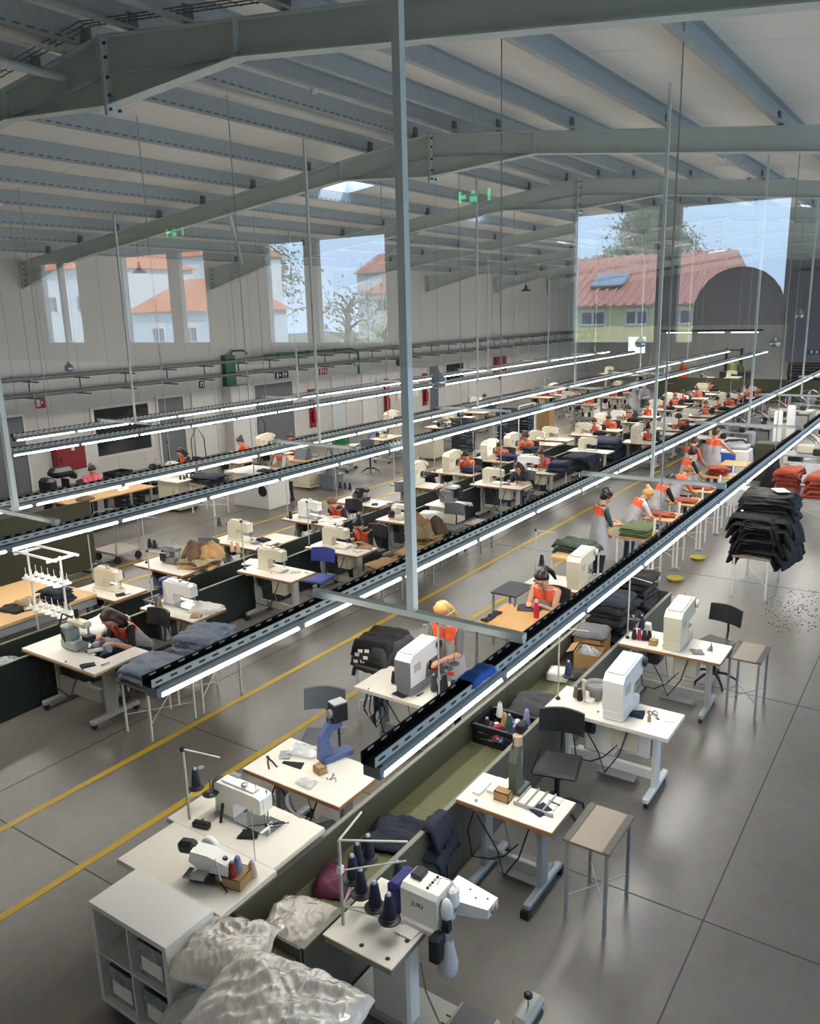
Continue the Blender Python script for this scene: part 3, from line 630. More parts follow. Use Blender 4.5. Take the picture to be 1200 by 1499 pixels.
def caster(m, x, y):
    m.cyl((x, y-.015, .03), (x, y+.015, .03), .03, M_BLK, n=10); m.box((x, y, .06), (.03, .04, .03), M_DARK)
def sewing_table(w=1.15, d=.56, top=M_LAM, edge=M_EDGE, leg=M_LEG, casters=True, box=True, h=.77):
    t = thing('sewing_table', 'x', 'table')
    tp = MB().box((0, 0, h-.006), (d, w, .012), top, bev=.004).build('tabletop', t); MB().box((0, 0, h-.026), (d, w, .028), edge).build('edge_band', tp)
    for s in (-1, 1):
        y = s*(w/2-.17); l = MB(); l.box((-.02, y, .4), (.13, .05, .64), leg, bev=.008); l.box((-.02, y, h-.055), (d*.8, .05, .03), leg); l.box((.0, y, .09), (.62, .06, .055), leg, bev=.01)
        lo = l.build('leg', t)
        for x in (-.27, .27):
            c = MB()
            if casters: caster(c, x, y); c.build('caster', lo)
            else: c.box((x*1.14, y, .035), (.06, .07, .07), M_BLK); c.build('foot_cap', lo)
    st = MB(); st.box((-.02, 0, .22), (.05, w-.36, .1), leg, bev=.006); st.build('stretcher', t)
    MB().box((.1, -.05, .1), (.26, .38, .02), M_MGREY, ry=-.25).build('pedal', t); MB().cyl((.06, .05, .12), (-.04, .1, .7), .006, M_CHROME).build('pedal_rod', t)
    if box:
        MB().box((-.05, -.16, .58), (.2, .26, .24), M_BEIGE, bev=.012).build('control_box', t)
        MB().box((-.02, .22, .6), (.22, .16, .18), M_DARK, bev=.03).build('motor', t)
    c = MB(); c.tube([(-.1, .3, .7), (-.2, .33, .5), (-.18, .3, .25), (-.05, .2, .18), (-.1, .05, .3), (-.15, -.1, .5)], .007, M_CABLE, 5); c.build('cable', t)
    c = MB(); c.tube([(-.15, -.2, .7), (-.24, -.15, .45), (-.2, 0, .2), (-.12, .1, .35), (-.18, .25, .65)], .007, M_CABLE, 5); c.build('cable', t)
    return t
T_STD = Proto(sewing_table); T_SIL = Proto(lambda: sewing_table(.84, .46, leg=M_LEGD, casters=False, box=False)); T_WHITE = Proto(lambda: sewing_table(1.22, .54, edge=M_LAM, leg=M_MWHITE)); T_LOW = Proto(lambda: sewing_table(1.12, .56, edge=M_EDGE, leg=M_LEG, casters=False)); T_PRESS = Proto(lambda: sewing_table(1.08, .62, leg=M_LEGD, casters=False, box=False)); T_GREY = Proto(lambda: sewing_table(1.14, .62, edge=M_LAM, leg=M_LEGD, box=False, casters=False))

# --- lockstitch head: pillar at +y, needle at -y, operator at +x, stands on the table
def lockstitch(col=M_BEIGE, motor=None, logo=None, L=.5, dark=M_DARK):
    t = thing('sewing_machine', 'x', 'machine')
    MB().box((0, 0, .012), (.19, L, .024), M_CHROME if col is M_MWHITE else col, bev=.004).build('bed', t)
    b = MB(); h = L/2
    b.prism([(h-.2, .02), (h-.0, .02), (h-.0, .3), (h-.03, .33), (-h+.04, .335), (-h+.0, .32), (-h+.0, .17), (-h+.11, .165), (-h+.15, .185), (h-.24, .19), (h-.2, .15)], 'x', -.065, .065, col)
    bo = b.build('arm', t)
    MB().box((0, .02, .345), (.08, L*.7, .02), col, bev=.006).build('top_cover', bo)
    MB().lathe([(.03, 0), (.062, .005), (.062, .03), (.05, .045), (.02, .05)], dark if motor is None else motor, (0, h, .26), (0, 1, 0), 16).build('handwheel', t)
    if motor: MB().box((0, h+.035, .22), (.15, .12, .26), motor, bev=.03).build('motor_housing', t)
    f = MB(); f.box((.01, -h+.02, .26), (.1, .05, .12), col, bev=.01); f.build('face_plate', t)
    n = MB(); n.cyl((0, -h+.02, .2), (0, -h+.02, .07), .006, M_CHROME); n.cyl((.03, -h+.02, .36), (.03, -h+.02, .06), .007, M_CHROME); n.box((.03, -h+.02, .035), (.06, .03, .012), M_CHROME); n.build('needle_bar', t)
    g = MB(); g.lathe([(.02, 0), (.02, .012), (.012, .02)], M_CHROME, (.056, -h+.08, .26), (1, 0, 0), 10); g.build('tension_disc', t)
    MB().lathe([(.016, 0), (.016, .02)], M_DARK, (.056, h-.08, .25), (1, 0, 0), 10).build('stitch_dial', t)
    MB().tube([(0, -h+.1, .34), (0, -h+.1, .4), (.02, -h+.07, .41)], .004, M_CHROME, 5).build('thread_guide', t)
    MB().box((.07, .08, .02), (.07, .1, .012), M_DARK).build('bobbin_winder', t)
    MB().box((.068, .06, .25), (.006, .16, .09), M_LEGD if col is M_BEIGE else M_BEIGE).build('side_cover', bo); MB().box((.075, h-.1, .33), (.06, .1, .05), M_MGREY, bev=.01).build('control_panel', t); MB().lathe([(.02, 0), (.028, .01), (.028, .03), (.01, .035)], M_CHROME, (-.02, -.05, .355), n=10).build('bobbin_cap', t); MB().tube([(.06, -h+.06, .3), (.1, -h+.02, .26), (.09, -h, .2)], .008, M_BLK, 5).build('work_light', t)
    for k in range(4): MB().lathe([(.008, 0), (.008, .006)], M_DARK, (.066, h-.05-.05*(k % 2), .1+.08*(k//2)), (1, 0, 0), 6).build('screw', bo)
    if logo: text_obj(logo, mat('logo_blue', '#1d2a78', .5), t, (.0715, .06, .25), .05, (PI/2, 0, PI/2))
    return t
# --- cycle machine: tall box body, arm reaching to the operator
def cycle(col=M_BEIGE, side=M_BEIGE, s=1.0):
    t = thing('tacking_machine', 'x', 'machine')
    MB().box((.0, 0, .05), (.5*s, .2*s, .1), side, bev=.012).build('base', t)
    b = MB(); b.prism([(-.25*s, .1), (.03*s, .1), (.06*s, .28*s), (.3*s, .3*s), (.33*s, .46*s), (.28*s, .5*s), (-.2*s, .46*s), (-.26*s, .4*s)], 'y', -.1*s, .1*s, col); bo = b.build('body', t)
    MB().box((.02, 0, .485*s), (.44*s, .17*s, .03), col, bev=.01, ry=-.07).build('top_cover', bo)
    MB().box((-.12*s, -.101*s, .3*s), (.13*s, .004, .09*s), mat('label_grey', '#b3ab98', .6)).build('name_plate', bo)
    if side is M_MGREY: MB().box((-.262*s, 0, .25*s), (.012, .202*s, .3*s), side).build('rear_cover', bo); MB().box((-.12*s, .1015*s, .26*s), (.27*s, .004, .32*s), side).build('side_cover', bo); MB().lathe([(.05*s, 0), (.05*s, .03), (.02*s, .035)], M_DARK, (-.15*s, .103*s, .38*s), (0, 1, 0), 14).build('knob', bo)
    v = MB()
    for k in range(5): v.box((-.1*s, .101*s, .2*s+k*.02), (.12*s, .003, .008), M_DARK)
    v.build('vent', bo)['kind'] = 'stuff'
    h = MB(); h.box((.33*s, 0, .37*s), (.07*s, .13*s, .2*s), col, bev=.015); h.build('head', t)
    MB().lathe([(.035*s, 0), (.05*s, .01), (.05*s, .03), (.02*s, .04)], M_BEIGE if col is M_BEIGE else M_DARK, (.3*s, -.1*s, .42*s), (0, -1, 0), 14).build('handwheel', t)
    n = MB(); n.cyl((.33*s, 0, .3*s), (.33*s, 0, .1), .008, M_CHROME); n.build('needle_bar', t)
    c = MB(); c.box((.31*s, 0, .115), (.16*s, .1*s, .012), M_CHROME); c.build('work_clamp', t); MB().box((.36*s, .05*s, .2*s), (.03, .03, .16*s), M_DARK).build('clamp_lifter', t)
    MB().cyl((.2*s, 0, .5*s), (.2*s, 0, .56*s), .006, M_CHROME).build('thread_pin', t)
    MB().lathe([(.015, 0), (.015, .02)], M_DARK, (.2*s, .1*s, .4*s), (0, 1, 0), 8).build('tension_disc', t)
    return t
# --- overlock head: small and dense
def overlock(col=M_MGREY, col2=M_DARK):
    t = thing('overlock_machine', 'x', 'machine')
    MB().box((0, 0, .05), (.24, .28, .1), col, bev=.02).build('base', t); MB().box((-.03, .06, .17), (.16, .16, .16), col, bev=.03).build('body', t)
    MB().prism([(-.16, .2), (.1, .2), (.12, .27), (-.1, .29), (-.17, .26)], 'x', -.07, .05, col).build('arm', t)
    MB().lathe([(.03, 0), (.065, .01), (.065, .035), (.02, .05)], col2, (-.02, .14, .17), (0, 1, 0), 14).build('handwheel', t)
    for k in range(4): MB().lathe([(.013, 0), (.013, .02), (.008, .03)], M_CHROME, (.05+.0*k, -.1+k*.05, .24), (1, 0, .3), 8).build('tension_knob', t)
    MB().cyl((.02, -.13, .2), (.02, -.13, .1), .007, M_CHROME).build('needle_bar', t); MB().box((.03, -.13, .1), (.1, .08, .012), M_CHROME).build('cloth_plate', t)
    MB().tube([(0, 0, .28), (0, -.02, .38), (.02, -.12, .39)], .004, M_CHROME, 5).build('thread_guide', t); MB().box((-.1, .1, .1), (.1, .12, .14), col2, bev=.02).build('motor', t)
    return t
MK = dict(lock=Proto(lockstitch), lockw=Proto(lambda: lockstitch(M_MWHITE, logo='JUKI')), lockb=Proto(lambda: lockstitch(M_MWHITE, M_BLUE, 'JUKI', .56)), cyc=Proto(cycle), cycg=Proto(lambda: cycle(M_MWHITE, M_MGREY, .95)), cycw=Proto(lambda: cycle(M_MWHITE, M_MWHITE, 1.0)), over=Proto(overlock), overw=Proto(lambda: overlock(M_BEIGE, M_DARK)), overd=Proto(lambda: overlock(M_DARK, M_CHROME)))
# --- thread stands and cones
def thread_stand(n=2, col=M_LEG, h=.78, arm=.28, black=True):
    t = thing('thread_stand', 'x', 'stand')
    MB().cyl((0, 0, 0), (0, 0, h), .009, col, n=8).build('pole', t); MB().lathe([(.025, 0), (.025, .015), (.012, .03)], M_DARK).build('base', t)
    MB().cyl((0, 0, h-.01), (.04, -arm, h-.03), .006, col).build('guide_arm', t); MB().box((0, 0, h-.01), (.03, .03, .03), M_BLK).build('top_clamp', t)
    for k in range(n):
        y = -.09-.13*k; a = MB(); a.cyl((0, 0, .25), (.02, y, .25), .006, col); a.build('tray_arm', t)
        MB().lathe([(.055, 0), (.058, .006), (.05, .008), (.004, .01), (.004, .11)], M_BLK if black else col, (.02, y, .25), n=14).build('spool_tray', t)
    return t
TS2 = Proto(thread_stand); TS1 = Proto(lambda: thread_stand(1)); TS3 = Proto(lambda: thread_stand(3, M_LEG, .85, .4)); 
CONEM = {}
def cone(col):
    if col not in CONEM:
        cm = mat('thread_'+col.strip('#'), col, .75, var=.15, scale=60, stretch=(1, 1, 6))
        def mk():
            t = thing('thread_cone', 'x', 'thread'); MB().lathe([(.036, .012), (.038, .03), (.022, .15), (.02, .155)], cm, n=14).build('thread', t); MB().lathe([(.03, 0), (.03, .012), (.012, .014), (.012, .17), (.006, .17)], mat('cone_core', '#8f8fb4', .5), n=10).build('core', t); return t
        CONEM[col] = Proto(mk)
    return CONEM[col]
# --- chairs and stools
def task_chair(m, back=.42):
    t = thing('task_chair', 'x', 'chair')
    MB().box((0, 0, .5), (.42, .42, .05), m, bev=.03).build('seat', t)
    b = MB(); n = 7; vs = []; fs = []
    for i in range(n):
        a = (i/(n-1)-.5); y = a*.42; x = .22-.1*(a*2)**2*.6
        for (dx, z) in ((0, .72), (0, .95), (.03, .95), (.03, .72)): vs.append((x+dx+(z-.72)*.15, y, z-.02*abs(a)*(1 if z > .8 else -1)))
    for i in range(n-1):
        for k in range(4): q = i*4; fs.append([q+k, q+(k+1) % 4, q+4+(k+1) % 4, q+4+k])
    fs += [[3, 2, 1, 0], [4*n-4, 4*n-3, 4*n-2, 4*n-1]]; b.add(vs, fs, m); b.build('backrest', t)
    MB().tube([(.05, 0, .47), (.25, 0, .47), (.28, 0, .6), (.27, 0, .8)], .014, M_BLK, 6).build('back_bar', t)
    MB().cyl((0, 0, .1), (0, 0, .48), .025, M_BLK, n=10).build('gas_column', t)
    for k in range(5):
        a = k*2*PI/5+.3; l = MB(); l.tube([(0, 0, .13), (.14*math.cos(a), .14*math.sin(a), .12), (.27*math.cos(a), .27*math.sin(a), .05), (.28*math.cos(a), .28*math.sin(a), 0.0)], [.02, .018, .014, .012], M_BLK, 6); l.build('base_arm', t)
    return t
CH = dict(black=Proto(task_chair, M_CHBLK), blue=Proto(task_chair, M_CHBLU), grey=Proto(task_chair, M_CHGRY))
def small_table(lx=.55, ly=.37, h=.72, top=M_TAUPE, strips=True, leg=M_LEGD, stripm=None):
    t = thing('side_table', 'x', 'table')
    tp = MB().box((0, 0, h-.011), (lx, ly, .022), top, bev=.003).build('tabletop', t)
    if strips:
        for s in (-1, 1): MB().box((0, s*(ly/2-.03), h+.002), (lx-.004, .055, .004), stripm or mat('strip_dark', '#3c352c', .5)).build('edge_strip', tp)
    for sx in (-1, 1):
        for sy in (-1, 1): MB().box((sx*(lx/2-.03), sy*(ly/2-.03), (h-.022)/2), (.025, .025, h-.022), leg).build('leg', t)
    a = MB(); a.cyl((-lx/2+.03, -ly/2+.03, .2), (lx/2-.03, ly/2-.03, .2), .006, leg, n=6); a.build('cross_brace', t)
    a = MB(); a.cyl((-lx/2+.03, ly/2-.03, .21), (lx/2-.03, -ly/2+.03, .21), .006, leg, n=6); a.build('cross_brace', t)
    return t
ST = dict(taupe=Proto(small_table), charcoal=Proto(lambda: small_table(.6, .4, .78, M_CHARC, False)), wood=Proto(lambda: small_table(.6, .62, .86, M_WOOD, False)), beech=Proto(lambda: small_table(.62, .55, .8, M_WOOD, False, M_MWHITE)), bench=Proto(lambda: small_table(.5, .38, .55, M_TAUPE, False)), trestle=Proto(lambda: small_table(.95, .5, .62, M_TAUPE, False, M_MWHITE)), plank=Proto(lambda: small_table(.9, .5, .74, M_WOODL, False, M_MWHITE)))
# ================================================================ PEOPLE
M_SKIN = mat('skin', '#c08a6c', .5, var=.06, scale=6); M_SKIN2 = mat('skin_tan', '#a87250', .5, var=.06, scale=6); M_LIP = mat('lips', '#8e4a43', .5); M_EYE = mat('eye_dark', '#2a1d18', .3)
M_ORG = mat('vest_orange', '#e0522a', .65, var=.08, bump=.1); M_VGREY = mat('vest_grey', '#a29f9f', .8, var=.06, bump=.1); M_TRIM = mat('vest_trim', '#d8d4ce', .7)
M_TROU = mat('trousers_dark', '#24232a', .8, bump=.1); M_JEAN = mat('trousers_jeans', '#2f3b52', .8, bump=.1); M_SHOE = mat('shoe_dark', '#1c1b1c', .6)
M_TBLK = mat('shirt_black', '#17171a', .8); M_TWHT = mat('shirt_white', '#d5d1cb', .8); M_TGRN = mat('shirt_petrol', '#24423f', .8); M_TGRY = mat('shirt_grey', '#6d6a66', .8); M_TPNK = mat('shirt_pink', '#d05a78', .8)
M_HBLK = mat('hair_black', '#15110f', .45, stretch=(1, 1, 6), scale=30); M_HBRN = mat('hair_brown', '#3d2a1e', .5, scale=30); M_HBLD = mat('hair_blond', '#b98a4c', .5, scale=30, var=.2); M_HRED = mat('hair_auburn', '#7d4a2a', .5, scale=30)
V = Vector
def capsule(m, p0, r0, p1, r1, n=12):
    p0, p1 = V(p0), V(p1); d = p1-p0; L = d.length
    if L < 1e-5: m.ball(p0, max(r0, r1), M_SKIN, n, 8); return
    d /= L; prof = [(r0*math.sin(a), -r0*math.cos(a)) for a in (.05, .5, 1.0, 1.57)]+[(r1*math.cos(a), L+r1*math.sin(a)) for a in (0, .55, 1.05, 1.52)]
    m.lathe(prof, M_SKIN, p0, d, n)
def ik(s, h, a, b, hint):
    d = h-s; L = d.length
    if L > (a+b)*.995: h = s+d*((a+b)*.995/L); d = h-s; L = d.length
    u = d/L; x = (a*a-b*b+L*L)/(2*L); y = math.sqrt(max(a*a-x*x, 0)); hv = V(hint)-u*V(hint).dot(u); return s+u*x+hv.normalized()*y, h
def remesh(m, vox, smooth=3, fac=.5):
    me = m.mesh('tmp'); o = bpy.data.objects.new('tmp', me); C.objects.link(o)
    r = o.modifiers.new('r', 'REMESH'); r.mode = 'VOXEL'; r.voxel_size = vox
    if smooth: q = o.modifiers.new('s', 'SMOOTH'); q.iterations = smooth; q.factor = fac
    dg = bpy.context.evaluated_depsgraph_get(); out = bpy.data.meshes.new_from_object(o.evaluated_get(dg)); bpy.data.objects.remove(o); bpy.data.meshes.remove(me)
    return out
def make_body(pose, vox=.012, detail=True):
    """returns the body mesh (one surface), a list of (region per face) and frame data"""
    P = dict(stand=False, hp=.56, lean=.3, twist=0, pitch=.5, hyaw=0, lh=(.48, .16, .86), rh=(.48, -.12, .86), sc=.96, knee=None, foot=None, elb=.35); P.update(pose)
    hp = .92 if P['stand'] else P['hp']; caps = []
    def cp(reg, p0, r0, p1, r1): caps.append((reg, V(p0), r0, V(p1), r1))
    le = P['lean']; up = V((math.sin(le), 0, math.cos(le))); fw = V((math.cos(le), 0, -math.sin(le))); pe = V((0, 0, hp)); lf = V((0, 1, 0))
    if P['twist']: R_ = Matrix.Rotation(P['twist'], 3, 'Z'); up = R_ @ up; fw = R_ @ fw; lf = R_ @ lf
    at = lambda u, f=0, l=0: pe+up*u+fw*f+lf*l
    for s in (-1, 1):
        cp('hip', at(-.02, 0, s*.075), .105, at(.1, 0, s*.06), .1); cp('torso', at(.1, .0, s*.055), .098, at(.25, 0, s*.06), .098); cp('torso', at(.25, 0, s*.06), .098, at(.4, 0, s*.085), .085)
        cp('torso', at(.33, .045, s*.075), .062, at(.37, .03, s*.075), .058); cp('torso', at(.45, 0, s*.05), .06, at(.425, -.005, s*.155), .058)
        sh = at(.425, 0, s*.175); h = V(P['lh'] if s > 0 else P['rh']); el, wr = ik(sh, h, .27, .24, (-.5, s*P['elb'], -.7))
        cp('uparm', sh, .052, el, .04); cp('forearm', el, .04, wr, .027)
        hd = (wr-el).normalized(); hd = (hd+V((.35, -s*.25, -.1))).normalized(); sd = hd.cross(V((0, 0, 1))).normalized(); dn = sd.cross(hd); dn = dn if dn.z < 0 else -dn
        pm = wr+hd*.075
        for k in (-.022, 0, .022): cp('hand', wr+sd*k*.5, .018, pm+sd*k, .014)
        if detail:
            for k, L in ((-.031, .062), (-.011, .075), (.011, .08), (.031, .07)):
                a = pm+sd*k; b = a+hd*L*.5+dn*.012; c = b+(hd*.6+dn*.8).normalized()*L*.5; cp('hand', a, .0095, b, .009); cp('hand', b, .009, c, .0075)
            tb = wr+hd*.03+sd*s*.02; t1 = tb+(sd*s*.8+hd*.7).normalized()*.045+dn*.01; cp('hand', tb, .013, t1, .011); cp('hand', t1, .011, t1+(hd+dn*.3).normalized()*.032, .008)
        else: cp('hand', pm, .022, pm+hd*.05+dn*.03, .016)
        if P['stand']:
            kn = V((.03, s*.1, .5)); an = V((-.01, s*.1, .09))
        else:
            kn = V((.44, s*.14, hp-.02)); an = V((.4 if not P['foot'] else P['foot'], s*.13, .09))
            dd = kn-V((0, 0, hp)); 
        hj = pe+V((0, s*.09, -.02)); cp('thigh', hj, .092, kn, .062); cp('shin', kn, .06, an, .038); cp('foot', an+V((-.03, 0, -.045)), .04, an+V((.14, s*.02, -.062)), .027)
    nb = at(.49); cp('neck', at(.43), .055, at(.55, .015), .048)
    hl = le+P['pitch']; hu = V((math.sin(hl), 0, math.cos(hl))); hf = V((math.cos(hl), 0, -math.sin(hl))); ry = P['hyaw']+P['twist']
    R_ = Matrix.Rotation(ry, 3, 'Z'); hu = R_ @ hu; hf = R_ @ hf; hlf = hu.cross(hf)
    hc = at(.555, .02)+hu*.095; A = lambda f, l, u: hc+hf*f+hlf*l+hu*u
    cp('head', A(-.025, 0, .025), .083, A(.012, 0, .025), .078); cp('head', A(.0, 0, -.02), .07, A(.03, 0, -.075), .046); cp('head', A(.055, 0, -.085), .03, A(.06, 0, -.08), .03)
    cp('neck', A(-.03, 0, -.06), .05, at(.52), .05)
    cp('head', A(.088, 0, .01), .010, A(.103, 0, -.028), .015)                        # nose
    cp('head', A(.06, 0, -.058), .028, A(.076, 0, -.058), .018)                       # mouth
    cp('head', A(.072, -.04, .034), .016, A(.072, .04, .034), .016)                   # brow
    for s in (-1, 1): cp('head', A(-.01, s*.078, .012), .014, A(-.012, s*.082, -.03), .011); cp('head', A(.05, s*.045, -.03), .03, A(.05, s*.04, -.03), .03)
    m = MB()
    for _, a, ra, b, rb in caps: capsule(m, a, ra, b, rb, 12 if ra > .02 else 8)
    me = remesh(m, vox, 3)
    n = len(me.polygons); co = np.empty(n*3); me.polygons.foreach_get('center', co); co = co.reshape(-1, 3); best = np.full(n, 9.); reg = np.zeros(n, int); names = []
    for i, (r, a, ra, b, rb) in enumerate(caps):
        a_, b_ = np.array(a), np.array(b); d = b_-a_; L2 = max(d@d, 1e-9); t = np.clip(((co-a_)@d)/L2, 0, 1); dist = np.linalg.norm(co-a_-t[:, None]*d, axis=1)-(ra+(rb-ra)*t)
        if r not in names: names.append(r)
        w = dist < best; best[w] = dist[w]; reg[w] = names.index(r)
    reg = np.array(names)[reg]
    fr = dict(hc=hc, hf=hf, hl=hlf, hu=hu, pe=pe, up=up, fw=fw, lf=lf, co=co, at=at)
    return me, reg, fr, P
BODY = {}
def get_body(key, vox, detail=True):
    k = (key, vox)
    if k not in BODY: BODY[k] = make_body(POSES[key], vox, detail)
    return BODY[k]
def vest_from(me, reg, fr, P, off=.014, long=False, style='std'):
    co = fr['co']; pe, up = np.array(fr['pe']), np.array(fr['up']); u = (co-pe)@up
    sel = np.isin(reg, ['torso', 'hip'])
    if not P['stand']: sel &= ~((reg == 'hip') & (u < -.04))
    sel &= u < .475
    vs = np.empty(len(me.vertices)*3); me.vertices.foreach_get('co', vs); vs = vs.reshape(-1, 3); no = np.empty_like(vs).ravel(); me.vertices.foreach_get('normal', no); no = no.reshape(-1, 3)
    idx = {}; V_ = []; F_ = []; Mi = []; cnt = {}
    for p in np.nonzero(sel)[0]:
        f = me.polygons[int(p)].vertices; q = []
        for v in f:
            if v not in idx: idx[v] = len(V_); V_.append(tuple(vs[v]+no[v]*off))
            q.append(idx[v])
        F_.append(q); Mi.append(0 if u[p] > .325 else 1)
        for a, b in zip(q, q[1:]+q[:1]): cnt[(min(a, b), max(a, b))] = cnt.get((min(a, b), max(a, b)), 0)+1
    for i, q in enumerate(F_):
        if any(cnt[(min(a, b), max(a, b))] == 1 for a, b in zip(q, q[1:]+q[:1])) and Mi[i] == 0: Mi[i] = 2
    m = MB(); m.v = V_; m.f = F_; m.m = Mi; m.sm = [True]*len(F_); m.mats = [M_ORG, M_VGREY, M_TRIM] if style == 'std' else [M_TPNK, M_TPNK, M_TPNK] if style == 'pink' else [M_ORG, M_ORG, M_TRIM]
    if P['stand']:                                             # the tunic falls to mid thigh
        n = 28; rings = []; o = len(m.v)
        for j in range(7):
            t = j/6; z = P_H(P)+.12-.46*t; rx = .125+.05*t; ry = .19+.055*t
            for k in range(n): a = 2*PI*k/n; w = 1+.035*t*math.sin(7*a+1); m.v.append((rx*w*math.cos(a)+.01+fr['up'][0]*max(0, .12-.46*t), ry*w*math.sin(a), z))
        for j in range(6):
            for k in range(n): a = o+j*n+k; b = o+j*n+(k+1) % n; m.f.append([a+n, b+n, b, a]); m.m.append(1); m.sm.append(True)
    return m
def P_H(P): return .92 if P['stand'] else P['hp']
def hair_mesh(fr, style, vox=.011):
    m = MB(); A = lambda f, l, u: fr['hc']+fr['hf']*f+fr['hl']*l+fr['hu']*u
    capsule(m, A(-.035, 0, .038), .093, A(-.008, 0, .048), .083); capsule(m, A(-.05, 0, -.02), .078, A(-.045, 0, .03), .085)
    for s in (-1, 1): capsule(m, A(-.0, s*.05, .06), .045, A(-.03, s*.06, -.01), .035)
    if style == 'bun': capsule(m, A(-.12, 0, .07), .045, A(-.13, 0, .08), .045)
    if style == 'ponytail': capsule(m, A(-.11, 0, .06), .035, A(-.16, 0, .04), .042); capsule(m, A(-.16, 0, .04), .042, A(-.19, .02, -.1), .04); capsule(m, A(-.19, .02, -.1), .04, A(-.17, .03, -.25), .018)
    if style == 'long':
        for s in (-1, 0, 1): capsule(m, A(-.06, s*.05, 0), .06, A(-.075, s*.065, -.17), .045)
        for s in (-1, 1): capsule(m, A(-.0, s*.075, .03), .03, A(.0, s*.085, -.17), .022)
    if style == 'curly':
        rnd = random.Random(3)
        for k in range(26): a = rnd.random()*6.28; b = rnd.uniform(-.4, 1.4); p = A(-.04+.09*math.cos(b)*math.cos(a)*(.6 if math.cos(a) > 0 else 1), .1*math.cos(b)*math.sin(a), .03+.1*math.sin(b)); capsule(m, p, .034, p, .034)
    return remesh(m, vox, 2)
POSES = dict(
    sit=dict(), sit2=dict(lean=.42, pitch=.45, lh=(.5, .2, .86), rh=(.42, -.05, .87), hyaw=.1), sit3=dict(lean=.2, pitch=.55, lh=(.42, .1, .88), rh=(.42, -.1, .88), hyaw=-.15),
    lean=dict(lean=.62, pitch=.25, lh=(.55, .28, .84), rh=(.55, 0, .86), hyaw=.15),
    stand=dict(stand=True, lean=.1, pitch=.55, lh=(.34, .12, 1.08), rh=(.36, -.1, 1.06)),
    stand2=dict(stand=True, lean=.22, pitch=.5, lh=(.42, .14, .98), rh=(.42, -.14, .96), hyaw=.1),
    bend=dict(stand=True, lean=.55, pitch=.35, lh=(.52, .18, .92), rh=(.55, -.1, .92)),
    perch=dict(hp=.72, lean=.16, pitch=.62, lh=(.34, .1, 1.02), rh=(.32, -.13, 1.0), hyaw=.15),
    push=dict(stand=True, lean=.12, pitch=.1, lh=(.42, .2, 1.0), rh=(.5, -.35, .98), hyaw=-.2))
VESTM = {}; HAIRM = {}; FACEDONE = {}
def person(pose, label, loc, rz, shirt=M_TBLK, trou=M_TROU, hair='short', hm=M_HBLK, vest='std', skin=M_SKIN, near=False, group=None, extra=None, sc=.96):
    vox = .0085 if near else .017; me, reg, fr, P = get_body(pose, vox, near)
    root = thing('person', label, 'person', loc, rz, group); root.scale = (sc, sc, sc)
    if (pose, vox) not in FACEDONE:
        co = fr['co']; hc = np.array(fr['hc']); d = co-hc; f = d@np.array(fr['hf']); l = d@np.array(fr['hl']); u = d@np.array(fr['hu']); mi = np.zeros(len(reg), int)
        mi[np.isin(reg, ['torso', 'hip', 'uparm'])] = 1; mi[np.isin(reg, ['thigh', 'shin'])] = 2; mi[(reg == 'hip') & (((co-np.array(fr['pe']))@np.array(fr['up'])) < .06)] = 2; mi[reg == 'foot'] = 3
        mi[(reg == 'head') & (f > .05) & (np.abs(u+.058) < .008) & (np.abs(l) < .026)] = 4
        for s in (-1, 1): mi[(reg == 'head') & (f > .045) & (np.hypot((u-.012)/1, (l-s*.034)/1.5) < .0095 if near else np.hypot(u-.012, l-s*.034) < .012)] = 5
        me.materials.clear()
        for q in (M_SKIN, M_TBLK, M_TROU, M_SHOE, M_LIP, M_EYE): me.materials.append(q)
        me.polygons.foreach_set('material_index', mi); me.polygons.foreach_set('use_smooth', [True]*len(mi)); me.update()
        FACEDONE[(pose, vox)] = 1
    b = bpy.data.objects.new('body', me); C.objects.link(b); b.parent = root
    for i, q in ((0, skin), (1, shirt), (2, trou)): b.material_slots[i].link = 'OBJECT'; b.material_slots[i].material = q
    if vest:
        k = (pose, vox, vest)
        if k not in VESTM: VESTM[k] = vest_from(me, reg, fr, P, style=vest).mesh('vest')
        v = bpy.data.objects.new('vest' if vest != 'pink' else 'shirt', VESTM[k]); C.objects.link(v); v.parent = root
    k = (pose, vox, hair)
    if k not in HAIRM:
        HAIRM[k] = hair_mesh(fr, hair, .011 if near else .016); HAIRM[k].materials.clear(); HAIRM[k].materials.append(M_HBLK); HAIRM[k].polygons.foreach_set('use_smooth', [True]*len(HAIRM[k].polygons))
    h = bpy.data.objects.new('hair', HAIRM[k]); C.objects.link(h); h.parent = root; h.material_slots[0].link = 'OBJECT'; h.material_slots[0].material = hm
    if extra: extra(root, fr, P)
    return root
def pockets(root, fr, P):
    """orange pocket flaps on the front of the tunic"""
    for s in (-1, 1):
        c = fr['at'](.06, .135, s*.1) if not P['stand'] else V((.165, s*.1, .86)); MB().box(c, (.02, .12, .05), M_ORG, bev=.006).build('pocket', root)
def glasses(root, fr, P):
    A = lambda f, l, u: fr['hc']+fr['hf']*f+fr['hl']*l+fr['hu']*u; g = MB()
    for s in (-1, 1):
        g.tube([A(.1, s*.034+.026*math.cos(a), .01+.02*math.sin(a)) for a in [2*PI*k/10 for k in range(11)]], .0028, M_DARK, 5); g.tube([A(.1, s*.06, .015), A(.0, s*.088, .015)], .0028, M_DARK, 5)
    g.tube([A(.1, -.01, .014), A(.104, 0, .016), A(.1, .01, .014)], .0028, M_DARK, 5); g.build('glasses', root); pockets(root, fr, P)
TZ = .771
